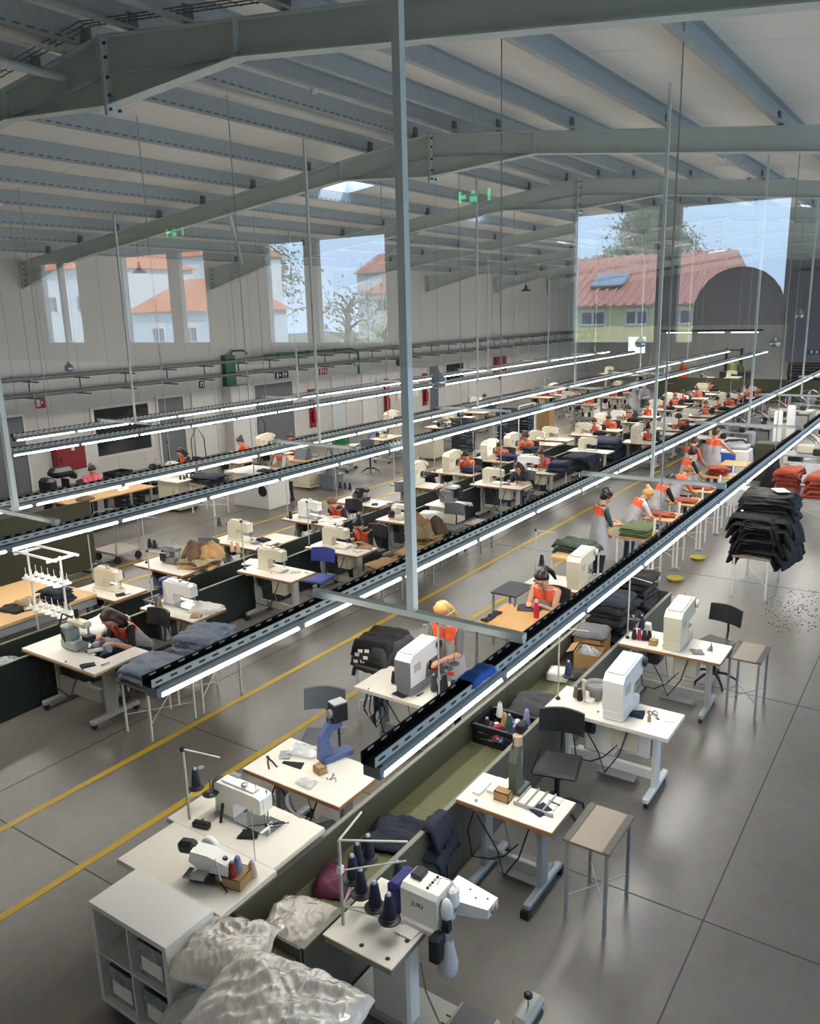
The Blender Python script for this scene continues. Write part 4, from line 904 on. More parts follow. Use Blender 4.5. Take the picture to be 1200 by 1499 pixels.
# ================================================================ CLOTH, BOXES, BAGS
def nz(x, y, z=0): return mnoise.noise(V((x, y, z)))
def cloth_mat(name, col, var=.18, rough=.85): return mat('cloth_'+name, col, rough, var=var, scale=7, bump=.35, bscale=22)
def garment_mesh(lx, ly, th, seed, m, sx=9, sy=9, drop=.8, n=22, wr=.02, ragged=.06):
    """folded cloth: closed wrinkled slab; what lies beyond +-sx, +-sy hangs down"""
    def prof(q, s):
        a = abs(q)
        if a <= s: return q, 0
        e = a-s; return math.copysign(s+.06*(1-math.exp(-e*8))+e*.12, q), -e*drop
    vs = []; b = MB()
    for side in (0, 1):
        for i in range(n+1):
            for j in range(n+1):
                u, v = i/n*2-1, j/n*2-1
                x = u*lx/2*(1+ragged*nz(v*3, seed, 1)); y = v*ly/2*(1+ragged*nz(u*3, seed, 5))
                X, dx = prof(x, sx); Y, dy = prof(y, sy); ed = (1-abs(u)**8)*(1-abs(v)**8)
                w = wr*(nz(x*7+seed, y*3, seed)+.7*nz(x*14, y*9+seed, seed*2)+.4*nz(x*30, y*22, seed))
                z = (th*(.25+.75*ed) if side == 0 else 0)+w+dx+dy
                # hanging cloth is thick sideways
                if side == 1 and dx < 0: X -= math.copysign(min(th, .03), X)
                if side == 1 and dy < 0: Y -= math.copysign(min(th, .03), Y)
                vs.append((X+w*.4, Y+w*.4, z))
    N = n+1; fs = []
    for i in range(n):
        for j in range(n):
            a = i*N+j; fs.append([a, a+N, a+N+1, a+1]); c = a+N*N; fs.append([c, c+1, c+N+1, c+N])
    rim = [i*N for i in range(N)]+[n*N+j for j in range(1, N)]+[i*N+n for i in range(n-1, -1, -1)]+[j for j in range(n-1, 0, -1)]
    for a, c in zip(rim, rim[1:]+rim[:1]): fs.append([a, a+N*N, c+N*N, c])
    b.add(vs, fs, m, True); return b
def garment(name, label, cat, loc, rz, lx, ly, th, m, seed=1, group=None, **kw):
    o = garment_mesh(lx, ly, th, seed, m, **kw).build(name); o.location = loc; o.rotation_euler = (0, 0, rz); return tag(o, label, cat, group)
def pile(name, label, group, cat, loc, rz, n, lx, ly, th, mats, seed=1, jit=.04, rot=.12, drift=(0, 0), nm=3, gn=20, **kw):
    """stack of folded garments, each one a thing"""
    rnd = random.Random(seed); protos = []; z = loc[2]+.008
    for k in range(min(n, nm*len(mats))): protos.append(garment_mesh(lx*rnd.uniform(.92, 1.06), ly*rnd.uniform(.92, 1.06), th, seed*13+k, mats[k % len(mats)], n=gn, **kw).mesh(name))
    for k in range(n):
        o = bpy.data.objects.new(name, protos[rnd.randrange(len(protos))]); C.objects.link(o)
        o.location = (loc[0]+drift[0]*k+rnd.uniform(-jit, jit), loc[1]+drift[1]*k+rnd.uniform(-jit, jit), z); o.rotation_euler = (0, 0, rz+rnd.uniform(-rot, rot)+(PI if rnd.random() < .5 else 0)); z += th*.95; tag(o, label, cat, group)
    return z
def heap(name, label, cat, loc, rx, ry, h, m, seed=1, group=None, n=26, amp=.2, rz=0, flat=2.2):
    """crumpled heap: closed dome with deep folds"""
    b = MB(); vs = []; fs = []; R = 14
    for i in range(R+1):
        t = i/R
        for k in range(n):
            a = 2*PI*k/n; q = 1+amp*.6*nz(math.cos(a)*1.5+seed, math.sin(a)*1.5, 0); r = (1-(1-t)**1.0)*q
            x, y = rx*r*math.cos(a), ry*r*math.sin(a); zz = h*(1-t**flat)*(1+amp*nz(x*6, y*6, seed))+h*amp*.9*(nz(x*13+seed, y*8, 2)*.6+abs(nz(x*22, y*20, seed))*.7)*(1-t**6)
            vs.append((x, y, max(zz, 0.0) if t < 1 else 0))
    for i in range(R):
        for k in range(n): a = i*n+k; c = i*n+(k+1) % n; fs.append([a, a+n, c+n, c])
    fs.append(list(range(R*n+n-1, R*n-1, -1)))
    b.add(vs, fs, m, True); o = b.build(name); o.location = loc; o.rotation_euler = (0, 0, rz); return tag(o, label, cat, group)
def film_mat(name, col, alpha):
    m = bpy.data.materials.new(name); m.use_nodes = True; nt = m.node_tree; N = nt.nodes.new; LK = nt.links.new; p = nt.nodes['Principled BSDF']
    p.inputs['Base Color'].default_value = (*col, 1); p.inputs['Roughness'].default_value = .22; p.inputs['Alpha'].default_value = alpha; p.inputs['Coat Weight'].default_value = 1; p.inputs['Coat Roughness'].default_value = .05; p.inputs['Specular IOR Level'].default_value = .8
    tc = N('ShaderNodeTexCoord'); a = N('ShaderNodeTexNoise'); a.noise_type = 'RIDGED_MULTIFRACTAL'; a.inputs['Scale'].default_value = 6; a.inputs['Detail'].default_value = 3; a.inputs['Distortion'].default_value = 1.5; mp = N('ShaderNodeMapping'); mp.inputs['Scale'].default_value = (1, 2.6, 1); mp.inputs['Rotation'].default_value = (0, 0, .6); LK(tc.outputs['Object'], mp.inputs[0]); LK(mp.outputs[0], a.inputs['Vector'])
    b = N('ShaderNodeBump'); b.inputs['Strength'].default_value = .7; b.inputs['Distance'].default_value = .025; LK(a.outputs[0], b.inputs['Height']); LK(b.outputs[0], p.inputs['Normal']); LK(b.outputs[0], p.inputs['Coat Normal']); return m
M_FILM = film_mat('plastic_film', (.80, .75, .66), .6); M_FILM2 = film_mat('clear_plastic_box', (.55, .6, .64), .45)
def bag(name, label, loc, rx, ry, h, seed, m=None, group=None, rz=0, tilt=0):
    """stuffed plastic bag: pillow with creases"""
    b = MB(); n = 60; vs = []; fs = []
    for s in (1, -1):
        for i in range(n+1):
            for j in range(n+1):
                u, v = i/n*2-1, j/n*2-1; e = max(0, (1-abs(u)**3)*(1-abs(v)**3))**.5
                x, y = rx*u*(1+.08*nz(v*2, seed)), ry*v*(1+.08*nz(u*2, seed+3)); w = nz(x*4, y*4, seed)*.35+.22*(1-abs(nz(x*7+y*5+seed, y*4, 1))*2.4)+.09*(1-abs(nz(x*13-y*7, y*14+x*5, seed))*2.4)+.03*(1-abs(nz(x*30+y*11, y*26, seed))*2)
                vs.append((x, y, h*.5+s*h*.5*e*(1+w)+(.02*nz(x*9, y*9, seed))))
    N = n+1
    for i in range(n):
        for j in range(n):
            a = i*N+j; fs.append([a, a+N, a+N+1, a+1]); c = a+N*N; fs.append([c, c+1, c+N+1, c+N])
    rim = [i*N for i in range(N)]+[n*N+j for j in range(1, N)]+[i*N+n for i in range(n-1, -1, -1)]+[j for j in range(n-1, 0, -1)]
    for a, c in zip(rim, rim[1:]+rim[:1]): fs.append([a, a+N*N, c+N*N, c])
    b.add(vs, fs, m or M_FILM, True); o = b.build(name); o.location = loc; o.rotation_euler = (tilt, 0, rz); return tag(o, label, 'bag', group)
def carton(name, label, loc, d, rz=0, m=M_CARD, open_=True):
    t = thing(name, label, 'box', loc, rz); x, y, z = d; w = .006; b = MB(); b.bx(-x/2, x/2, -y/2, y/2, 0, w, m)
    for a, c, e, f in ((-x/2, -x/2+w, -y/2, y/2), (x/2-w, x/2, -y/2, y/2), (-x/2, x/2, -y/2, -y/2+w), (-x/2, x/2, y/2-w, y/2)): b.bx(a, c, e, f, 0, z, m)
    b.build('box_body', t)
    if open_: MB().box((x/2+x*.2, 0, z+.0), (x*.4, y, .005), m, ry=.5).build('flap', t); MB().box((0, y/2+y*.16, z+.01), (x, y*.32, .005), m, rx=-.4).build('flap', t)
    else: MB().bx(-x/2, x/2, -y/2, y/2, z-.005, z, m).build('lid', t)
    return t
def crate(name, label, loc, d, rz=0, m=M_CRATE, rows=3, tagplate=False):
    t = thing(name, label, 'crate', loc, rz); x, y, z = d; MB().bx(-x/2, x/2, -y/2, y/2, 0, .015, m).build('bottom', t)
    for sx in (-1, 1):
        for sy in (-1, 1): MB().box((sx*(x/2-.015), sy*(y/2-.015), z/2), (.03, .03, z), m).build('corner_post', t)
    for k in range(rows):
        zz = (k+.55)*z/rows; hh = z/rows*.62
        for sx in (-1, 1): MB().box((sx*(x/2-.006), 0, zz), (.012, y-.03, hh), m).build('slat', t)
        for sy in (-1, 1): MB().box((0, sy*(y/2-.006), zz), (x-.03, .012, hh), m).build('slat', t)
    r = MB()
    for sx in (-1, 1): r.box((sx*(x/2), 0, z), (.03, y+.03, .025), m)
    for sy in (-1, 1): r.box((0, sy*(y/2), z), (x, .03, .025), m)
    r.build('rim', t)
    if tagplate: MB().box((-x/2-.004, -.02, z*.5), (.006, .12, .05), mat('crate_tag', '#5f6062', .6)).build('tag_plate', t)
    return t
CL = {k: cloth_mat(k, v) for k, v in dict(black='#0d0c0e', charcoal='#37373b', grey='#6d6c6e', petrol='#15242e', navy='#171c2e', purple='#5a2340', denim='#141b2c', paleblue='#9aa3b4', greyblue='#7c8494', rust='#7c2f1c', brick='#8f3a22', tan='#a07c50', brown='#5d4634', khaki='#8a7a5c', white='#d2cec8', pinkish='#c9a79c', olive='#4d5a34', green='#2b3a30', beige='#b7a88f', darkblue='#1b2438').items()}
CLUT = {}
def clutter(desc, x, y, seed):
    rnd = random.Random(seed)
    small('cloth_scrap', 'small cloth scrap lying on '+desc, 'cloth', garment_mesh(.16, .13, .012, seed, CL[rnd.choice(['grey', 'navy', 'tan', 'white', 'black'])], n=8, wr=.012), (x+rnd.uniform(-.12, .16), y-.3+rnd.uniform(-.1, .1), TZ+.004), rnd.random()*3)
    small('paper_tag', 'white paper tag lying on '+desc, 'paper', MB().box((0, 0, .0015), (.07, .05, .003), M_PAPER), (x+.18, y-.12+rnd.uniform(-.1, .1), TZ), rnd.random()*3)
    small('bobbin', 'steel bobbin standing on '+desc, 'bobbin', MB().lathe([(.012, 0), (.012, .002), (.006, .003), (.006, .01), (.012, .011), (.012, .013)], M_CHROME, n=10), (x-.12, y+.1+rnd.uniform(-.1, .1), TZ))
    small('thread_snips', 'black thread snips lying on '+desc, 'snips', MB().box((0, 0, .005), (.1, .012, .01), M_BLK).box((.0, .012, .005), (.09, .008, .008), M_CHROME, rz=.15), (x+rnd.uniform(0, .2), y-.42, TZ), rnd.random()*3)
def small(name, label, cat, mb, loc, rz=0, group=None):
    o = mb.build(name); o.location = loc; o.rotation_euler = (0, 0, rz); return tag(o, label, cat, group)
def cones_at(items, z, lab, group=None):
    for x, y, col in items: cone(col).put((x, y, z), 0, lab, group)
def trough(name, label, x0, x1, y0, y1, zr, zb, out, seg=2.0):
    t = thing(name, label, 'trough', (x0, (y0+y1)/2, 0)); L = x1-x0; h = (y1-y0)/2
    k = 0.0
    while k < L-.01:
        e = min(k+seg, L)
        for s in (-1, 1): MB().bx(k+.003, e-.003, s*h-.012, s*h+.012, .02, zr-.012, out).build('side_board', t)
        MB().bx(k+.002, e-.002, -h+.012, h-.012, zb-.012, zb, M_OLIVE).build('bed_panel', t); k = e
    for s in (-1, 1): MB().bx(0, L, s*h-.02, s*h+.02, zr-.012, zr, M_RIM).build('rim', t)
    MB().bx(-.02, 0, -h, h, .02, zr, out).build('end_board', t); MB().bx(L, L+.02, -h, h, .02, zr, out).build('end_board', t)
    return t
# ================================================================ FIRST LINE OF TABLES (nearest trough)
trough('work_trough', 'olive lined work trough between the nearest rows of sewing tables', 3.16, 10.9, 3.08, 3.70, .7, .42, mat('trough_board', '#4d4b40', .6, var=.1))
TZ = .771
# ---- white feed-off-the-arm machine with six navy cones
t = thing('machine_table', 'short cream table carrying the white and blue machine', 'table', (3.58, 2.72, 0))
tp = MB().box((0, 0, .765), (.64, .54, .012), M_LAM, bev=.004).build('tabletop', t); MB().box((0, 0, .735), (.62, .52, .045), mat('table_core', '#8f8471', .6)).build('edge_band', tp)
for a, b in ((-.26, -.2), (-.26, .0), (-.08, -.22)): MB().lathe([(.016, 0), (.016, .002), (.006, .003)], M_DARK, (a, b, .771), n=12).build('screw_cap', tp)
MB().box((.02, -.05, .38), (.14, .3, .68), M_MWHITE, bev=.02).build('pedestal', t); MB().box((.1, -.22, .04), (.34, 1.1, .07), M_LEG, bev=.015).build('foot_plate', t)
for k in range(3): MB().box((.02+k*.07, -.42, .077), (.012, .14, .003), M_BLK).build('plate_slot', t)
pd = MB().box((.16, -.55, .105), (.24, .3, .05), M_LEG, bev=.02).build('pedal', t); MB().box((.16, -.55, .133), (.2, .24, .008), mat('rubber_grey', '#6b6a68', .8)).build('pedal_mat', pd)
MB().tube([(-.05, -.3, .62), (-.03, -.32, .4), (.03, -.38, .14)], .006, M_CHROME, 5).build('pedal_chain', t)
MB().box((.5, -.78, .05), (.3, .12, .09), M_LEG, bev=.03).build('knee_lever', t); MB().cyl((.5, -.78, .09), (.5, -.78, .16), .006, M_CHROME).build('lever_pin', t); MB().lathe([(.012, 0), (.03, .008), (.03, .025), (.015, .035)], M_BLK, (.5, -.78, .16)).build('lever_knob', t)
t = thing('feed_arm_machine', 'white feed off the arm machine with navy motor and JUKI lettering', 'machine', (3.74, 2.52, TZ))
t.scale = (.85, .8, .78)
bd = MB().prism([(-.13, .06), (.13, .06), (.13, .3), (.1, .36), (-.1, .36), (-.13, .32)], 'y', -.2, .14, M_MWHITE).build('body', t)
MB().box((0, .22, .16), (.28, .13, .3), M_BLUE, bev=.03).build('motor_housing', t); MB().box((-.02, -.03, .03), (.28, .38, .06), M_MWHITE, bev=.01).build('base', t); MB().box((-.2, .02, .008), (.13, .16, .016), M_MWHITE).build('base_plate', t)
a = MB(); a.add([(.06, -.1, .04), (.34, -.1, .04), (.34, -.1, .2), (.06, -.1, .2), (.17, -.48, .06), (.33, -.48, .06), (.33, -.48, .15), (.17, -.48, .15)], [[0, 1, 2, 3], [7, 6, 5, 4], [0, 4, 5, 1], [1, 5, 6, 2], [2, 6, 7, 3], [3, 7, 4, 0]], M_MWHITE); ar = a.build('feed_arm', t)
MB().lathe([(.04, 0), (.04, .012), (.02, .014)], M_CHROME, (.25, -.48, .105), (0, -1, 0), 14).build('end_cap', ar)
for k in range(4): MB().lathe([(.009, 0), (.009, .006)], M_DARK, (.22+.05*(k % 2), -.18-.08*k, .186-.0105*k), n=8).build('screw', ar)
MB().ball((-.05, -.24, .2), (.05, .05, .12), M_MWHITE, 14, 10).build('head_cover', t); MB().box((.07, -.23, .24), (.1, .07, .18), M_MWHITE, bev=.02).build('head', t)
for k in range(5): MB().lathe([(.012, 0), (.012, .012), (.005, .016)], M_CHROME if k % 2 else M_DARK, (-.07+.035*k, -.08, .36), n=8).build('knob', t)
MB().box((.02, .06, .385), (.12, .1, .04), M_DARK, bev=.008).build('top_unit', t); MB().tube([(0, -.12, .36), (.02, -.14, .42), (.06, -.2, .4), (.08, -.24, .33)], .005, M_CHROME, 5).build('thread_guide', t)
MB().cyl((.06, -.25, .16), (.06, -.25, .12), .01, M_CHROME).build('needle_bar', t); MB().box((-.08, -.26, .1), (.05, .06, .1), M_DARK).build('looper_guard', t)
text_obj('JUKI', mat('logo_blue', '#1d2a78', .5), t, (-.1315, -.02, .22), .06, (PI/2, 0, -PI/2))
MB().box((-.16, -.22, -.06), (.13, .1, .24), mat('chute_black', '#1a1c22', .5), bev=.02).build('chip_chute', t)
m = MB().lathe([(.05, 0), (.06, -.08), (.085, -.22), (.08, -.3), (.03, -.36), (.012, -.4)], mat('bag_white', '#c3c1c0', .8, bump=.3), (-.08, -.26, -.03), n=14); m.build('waste_bag', t)
t = thing('thread_stand', 'tall pale thread stand with navy cones beside the white machine', 'stand', (3.40, 2.93, TZ))
MB().cyl((0, 0, 0), (0, 0, .62), .011, M_LEG).build('pole', t); MB().box((0, 0, .41), (.035, .035, .05), M_MWHITE).build('clamp', t); MB().cyl((0, 0, .62), (.3, .05, .63), .008, M_LEG).build('guide_arm', t); MB().cyl((0, 0, .62), (.24, -.36, .6), .008, M_LEG).build('guide_arm', t); MB().cyl((0, 0, .4), (.3, -.3, .4), .006, M_LEG).build('tray_arm', t)
NAVY = '#151a2e'; NP = [(3.63, 3.02), (3.55, 2.89), (3.5, 2.74), (3.46, 2.6), (3.75, 3.07), (3.86, 3.06)]
for i, (x, y) in enumerate(NP):
    MB().lathe([(.07, 0), (.073, .006), (.06, .008), (.004, .009), (.004, .02)], M_BLK, (x-3.40, y-2.93, .14), n=18).build('spool_tray', t); MB().cyl((0, 0, .135), (x-3.40, y-2.93, .138), .005, M_LEG).build('tray_arm', t)
    cone(NAVY).put((x, y, TZ+.15), 0, 'navy thread cone on the stand of the white JUKI lettered machine', 'navy cones by the white machine', scale=(1.15, 1.15, 1.1))
cone(NAVY).put((3.92, 2.86, TZ), 0, 'navy thread cone standing alone behind the navy motor')
# ---- floor socket with plug by the jeans
t = thing('floor_socket', 'grey floor power socket with red plug and black cables', 'socket', (4.75, 2.85, 0)); MB().lathe([(.11, 0), (.11, .03), (.09, .05)], M_LEG, n=18).build('socket_dome', t); MB().cyl((-.02, -.05, .05), (-.09, -.09, .1), .035, M_RED).build('plug', t)
for k in range(2): MB().tube([(0, 0, .05), (.05, .1, .16), (-.08, .08+.04*k, .2), (-.02, .12, .5), (.02, .18, .62)], .008, M_CABLE, 5).build('cable', t)
# ---- press table with sorting trays
T_SIL.put((5.21, 2.61, 0), 0, 'narrow brown edged table with sorting strips and a green press')
t = thing('eyelet_press', 'green snap press with black head standing on the brown edged table', 'press', (5.36, 2.66, TZ))
MB().box((0, 0, .02), (.2, .12, .04), M_GRNM, bev=.008).build('base', t); MB().prism([(-.1, .03), (.06, .03), (.02, .1), (-.02, .3), (.0, .4), (-.06, .42), (-.12, .3)], 'y', -.035, .035, M_GRNM).build('frame', t)
MB().cyl((-.02, 0, .42), (-.02, 0, .5), .04, mat('press_cylinder', '#b09a80', .5), n=12).build('air_cylinder', t); MB().box((.05, 0, .54), (.11, .07, .09), M_BLK, bev=.015).build('head_box', t); MB().cyl((.06, 0, .48), (.06, 0, .1), .008, M_CHROME).build('plunger', t); MB().tube([(-.05, .02, .48), (-.09, .02, .3), (-.1, .03, .05)], .006, M_CABLE, 5).build('air_hose', t)
for i, (x, y, l) in enumerate(((5.13, 2.92, .2), (5.22, 2.83, .22), (5.28, 2.76, .18))): small('sorting_tray', 'pale sorting tray with small parts beside the green press', 'tray', MB().box((0, 0, .012), (l, .075, .024), M_MWHITE, bev=.004), (x+.08, y, TZ), 0, 'sorting trays left of the green press')
for i in range(4):
    t = thing('parts_strip', 'pale channel strip for rivets on the brown edged table', 'tray', (5.3, 2.55-.075*i, TZ), 0, 'rivet strips right of the green press')
    MB().box((0, 0, .004), (.25, .066, .008), M_LAM).build('strip_floor', t); MB().box((0, .03, .016), (.25, .008, .024), M_LEGD).build('strip_wall', t)
small('tray_fence', 'low grey fence strip in front of the rivet channels', 'strip', MB().box((0, 0, .015), (.012, .34, .03), M_LEGD), (5.155, 2.43, TZ)); small('paper_note', 'handwritten paper sheet on the brown edged table', 'paper', MB().box((0, 0, .001), (.12, .24, .002), M_PAPER), (5.07, 2.36, TZ), .1)
carton('small_box', 'small open cardboard box beside the green press', (5.17, 2.70, TZ), (.08, .13, .08), 0, M_CARD, False)
ch = task_chair(M_CHBLK); ch.location = (6.28, 2.72, 0); ch.rotation_euler = (0, 0, .25); tag(ch, 'black shiny task chair standing between the press table and the white table', 'chair')
ST['taupe'].put((5.3, 1.94, 0), 0, 'taupe side table with dark strips beside the press table')
tb = T_WHITE.put((7.06, 2.48, 0), 0, 'white table with white control cabinets under a beige tacking machine')
MB().box((.0, .1, .52), (.2, .3, .38), M_MWHITE, bev=.015).build('control_cabinet', tb); MB().box((0, -.28, .56), (.22, .24, .3), M_MWHITE, bev=.015).build('control_cabinet', tb)
MK['cycw'].put((7.1, 2.42, TZ), 0, 'white tacking machine on the white table with control cabinets')
t = thing('button_feeder', 'metal button feeder bowl with pegs on the white table', 'feeder', (7.2, 2.72, TZ)); MB().lathe([(.06, 0), (.07, .08), (.11, .12), (.115, .17), (.1, .17), (.09, .13)], M_MGREY, n=20).build('bowl', t); MB().box((.0, -.11, .06), (.06, .06, .12), M_MWHITE, bev=.01).build('motor_block', t); MB().cyl((-.05, .11, 0), (-.05, .11, .2), .02, M_BEIGE, n=10).build('peg', t); MB().tube([(0, -.05, .16), (.05, -.15, .2), (.1, -.22, .15)], .012, M_CHROME, 6).build('chute', t); MB().box((-.1, .02, .02), (.08, .08, .04), M_MWHITE, bev=.008).build('switch_box', t)
TS1.put((7.0, 3.04, TZ), .2, 'slim thread stand at the trough end of the white table')
cone('#2a3050').put((7.03, 2.95, TZ+.26), 0, 'dark blue thread cone on the stand of the white table')
for x, y, c, l in ((7.12, 2.9, '#6a5a48', 'brown'), (7.08, 2.84, '#15161a', 'black')): cone(c).put((x, y, TZ), 0, l+' thread spool standing on the white table beside the button feeder', scale=(.8, .8, .8))
t = thing('scissors', 'pair of small black scissors lying on the white table', 'scissors', (7.18, 2.13, TZ+.004), .6)
for s in (-1, 1): MB().tube([(.04*math.cos(a)+.02, s*.025+.02*math.sin(a), 0) for a in [k*PI/5 for k in range(11)]], .004, M_BLK, 5).build('handle', t); MB().box((-.06, s*.004, 0), (.1, .008, .003), M_CHROME, rz=s*.1).build('blade', t)
small('paper_tag', 'white paper tags lying at the end of the white table', 'paper', MB().box((0, 0, .002), (.14, .1, .004), M_PAPER), (7.17, 1.98, TZ), .3)
small('oil_bottle', 'small brown oil bottle beside the scissors', 'bottle', MB().lathe([(.016, 0), (.016, .05), (.005, .07), (.003, .1)], M_CARD), (7.02, 2.12, TZ))
T_STD.put((8.96, 2.45, 0), 0, 'beige sewing table with grey legs before the black chair at the trough end')
MK['cyc'].put((9.0, 2.43, TZ), 0, 'beige tacking machine with slotted side on the table beside the taupe stool')
TS1.put((8.86, 2.98, TZ), -.3, 'thread stand with dark cones beside the beige tacking machine')
t = thing('winding_stand', 'white folded thread winder between the cones and the beige machine', 'winder', (8.98, 2.77, TZ)); MB().box((0, 0, .1), (.06, .07, .22), M_MWHITE, ry=-.3, bev=.01).build('body', t); MB().box((.02, 0, .01), (.16, .1, .02), M_MWHITE).build('foot', t)
for i, (c, l) in enumerate((('#15161a', 'black'), ('#8c2440', 'crimson'), ('#23182c', 'plum'), ('#15161a', 'black'))): cone(c).put((8.86+.015*i, 2.9-.055*i, TZ), 0, '%s thread spool %s the crimson spool on the beige table' % (l, 'in the row with' if l != 'crimson' else 'among dark ones,') if l != 'crimson' else 'crimson thread spool among dark spools on the beige table', 'dark spools on the beige table' if l == 'black' else None, scale=(.85, .85, .85))
for x, y in ((9.1, 3.0), (9.18, 2.92)): cone('#191c2c').put((x, y, TZ), 0, 'dark cone behind the slim stand on the beige table', 'dark cones behind the stand', scale=(1, 1, 1.2))
carton('small_box', 'tiny open carton beside the beige tacking machine', (8.83, 2.66, TZ), (.1, .09, .06), .1, M_CARD, False)
small('oil_bottle', 'little grey oil bottle at the free end of the beige table', 'bottle', MB().lathe([(.018, 0), (.018, .05), (.006, .07), (.004, .1)], M_MGREY), (8.98, 2.05, TZ)); small('paper_tag', 'torn white tags on the beige table near the oil bottle', 'paper', MB().box((0, 0, .002), (.12, .09, .004), M_PAPER), (9.05, 2.15, TZ), .5)
CH['black'].put((9.85, 2.2, 0), -.3, 'black task chair behind the beige table and taupe stool')
ST['taupe'].put((9.3, 1.70, 0), 0, 'taupe side table with dark strips beside the beige sewing table')
# ---- left side of the trough
L1 = (3.06, 4.18)
tb = T_GREY.put((3.84, 4.26, 0), 0, 'white table with the long arm sewing machine behind the grey table', scale=(.92, 1, 1)); T_GREY.put((3.29, 4.2, 0), 0, 'grey white table with the upturned machine beside the cube shelf', scale=(.86, .95, 1))
MK['lockw'].put((3.88, 4.3, TZ), 0, 'white long arm sewing machine with handwheel on the back white table', scale=(1, 1, .85))
t = thing('needle_plate', 'steel needle plate with guide rails let into the white table', 'plate', (3.9, 4.06, TZ)); MB().box((0, 0, .003), (.2, .16, .006), M_CHROME).build('plate', t); MB().cyl((-.1, .12, .02), (.1, -.12, .02), .004, M_DARK).build('guide_rail', t)
t = thing('thread_stand', 'thread stand with one navy cone and an empty tray at the walkway', 'stand', (3.64, 4.66, TZ)); MB().cyl((0, 0, 0), (0, 0, .62), .011, M_LEG).build('pole', t); MB().cyl((0, 0, .61), (.1, -.3, .58), .007, M_LEG).build('guide_arm', t); MB().box((0, 0, .61), (.03, .03, .03), M_BLK).build('top_clamp', t)
for x, y in ((.12, .03), (.12, -.13)): MB().lathe([(.06, 0), (.065, .006), (.05, .008), (.004, .01), (.004, .12)], M_BLK, (x, y, .2), n=16).build('spool_tray', t); MB().cyl((0, 0, .2), (x, y, .2), .005, M_LEG).build('tray_arm', t)
cone('#151a2e').put((3.76, 4.69, TZ+.21), 0, 'navy thread cone on the stand beside the yellow walkway line')
small('pedal_switch', 'black hand switch lying at the seam of the two white tables', 'switch', MB().box((0, 0, .025), (.06, .15, .05), M_BLK, bev=.015), (3.62, 4.5, TZ), .3); small('screwdriver_grip', 'black handled tool leaning near the sewing machine', 'tool', MB().cyl((0, 0, 0), (.02, -.02, .16), .012, M_BLK), (3.74, 4.42, TZ))
t = thing('upturned_machine', 'dismantled chrome and white machine lying on the grey table', 'machine', (3.24, 4.02, TZ), .35)
MB().box((0, 0, .03), (.16, .22, .05), M_DARK, bev=.015).build('base', t); MB().prism([(-.2, .08), (.02, .1), (.1, .16), (.08, .24), (-.05, .22), (-.2, .16)], 'x', -.06, .06, M_MWHITE).build('arm', t); MB().lathe([(.03, 0), (.085, .01), (.085, .05), (.03, .06)], M_MWHITE, (.08, .02, .16), (1, -.4, .1), 18).build('handwheel', t); MB().box((.02, .14, .22), (.1, .14, .1), M_DARK, bev=.03).build('motor', t)
for k in range(6): MB().cyl((-.08+.03*k, -.15+.02*k, .06), (-.05+.02*k, -.1+.03*k, .2-.015*k), .008, M_CHROME).build('linkage', t)
MB().box((-.1, .02, .1), (.1, .16, .015), M_CHROME).build('cloth_plate', t); MB().tube([(-.05, -.1, .05), (-.1, -.2, .0), (-.2, -.2, -.02)], .006, M_CABLE, 5).build('cable', t)
carton('thread_box', 'open cardboard box of thread spools at the trough corner of the table', (3.32, 3.83, TZ), (.17, .2, .08), .2, M_CARD, False)
for x, y, c, l in ((3.29, 3.88, '#141416', 'black'), (3.34, 3.81, '#6d8ea8', 'light blue'), (3.28, 3.8, '#7c2a2a', 'dark red'), (3.42, 3.76, '#b9a08c', 'beige')): cone(c).put((x, y, TZ+.07 if l != 'beige' else TZ), 0, l+' thread spool by the cardboard box on the grey table', scale=(.9, .9, .75))
small('thread_pole', 'thin steel thread pole rising from the white table edge', 'pole', MB().cyl((0, 0, 0), (0, 0, .42), .004, M_CHROME), (3.55, 3.86, TZ))
# cube shelf
t = thing('cube_shelf', 'white cube shelf with four compartments beside the walkway', 'shelf', (2.78, 4.05, 0)); W, D, Hh = .77, .39, .85
fr_ = MB()
MB().bx(-D/2, D/2, -W/2, W/2, Hh-.04, Hh, M_MWHITE).build('top_board', t); MB().bx(-D/2, D/2, -W/2, W/2, .06, .1, M_MWHITE).build('bottom_board', t)
for s in (-1, 1): MB().bx(-D/2, D/2, s*(W/2-.02)-.02, s*(W/2-.02)+.02, .1, Hh-.04, M_MWHITE).build('side_board', t)
MB().bx(-D/2, D/2, -.008, .008, .1, Hh-.04, M_MWHITE).build('divider', t); MB().bx(-D/2, D/2, -W/2+.04, -.008, .46, .476, M_MWHITE).build('shelf_board', t); MB().bx(-D/2, D/2, .008, W/2-.04, .46, .476, M_MWHITE).build('shelf_board', t); MB().bx(D/2-.006, D/2, -W/2+.04, W/2-.04, .1, Hh-.04, M_MWHITE).build('back_board', t)
for a in (-1, 1):
    for b in (-1, 1): MB().box((a*(D/2-.06), b*(W/2-.06), .03), (.05, .05, .06), M_MWHITE).build('foot', t)
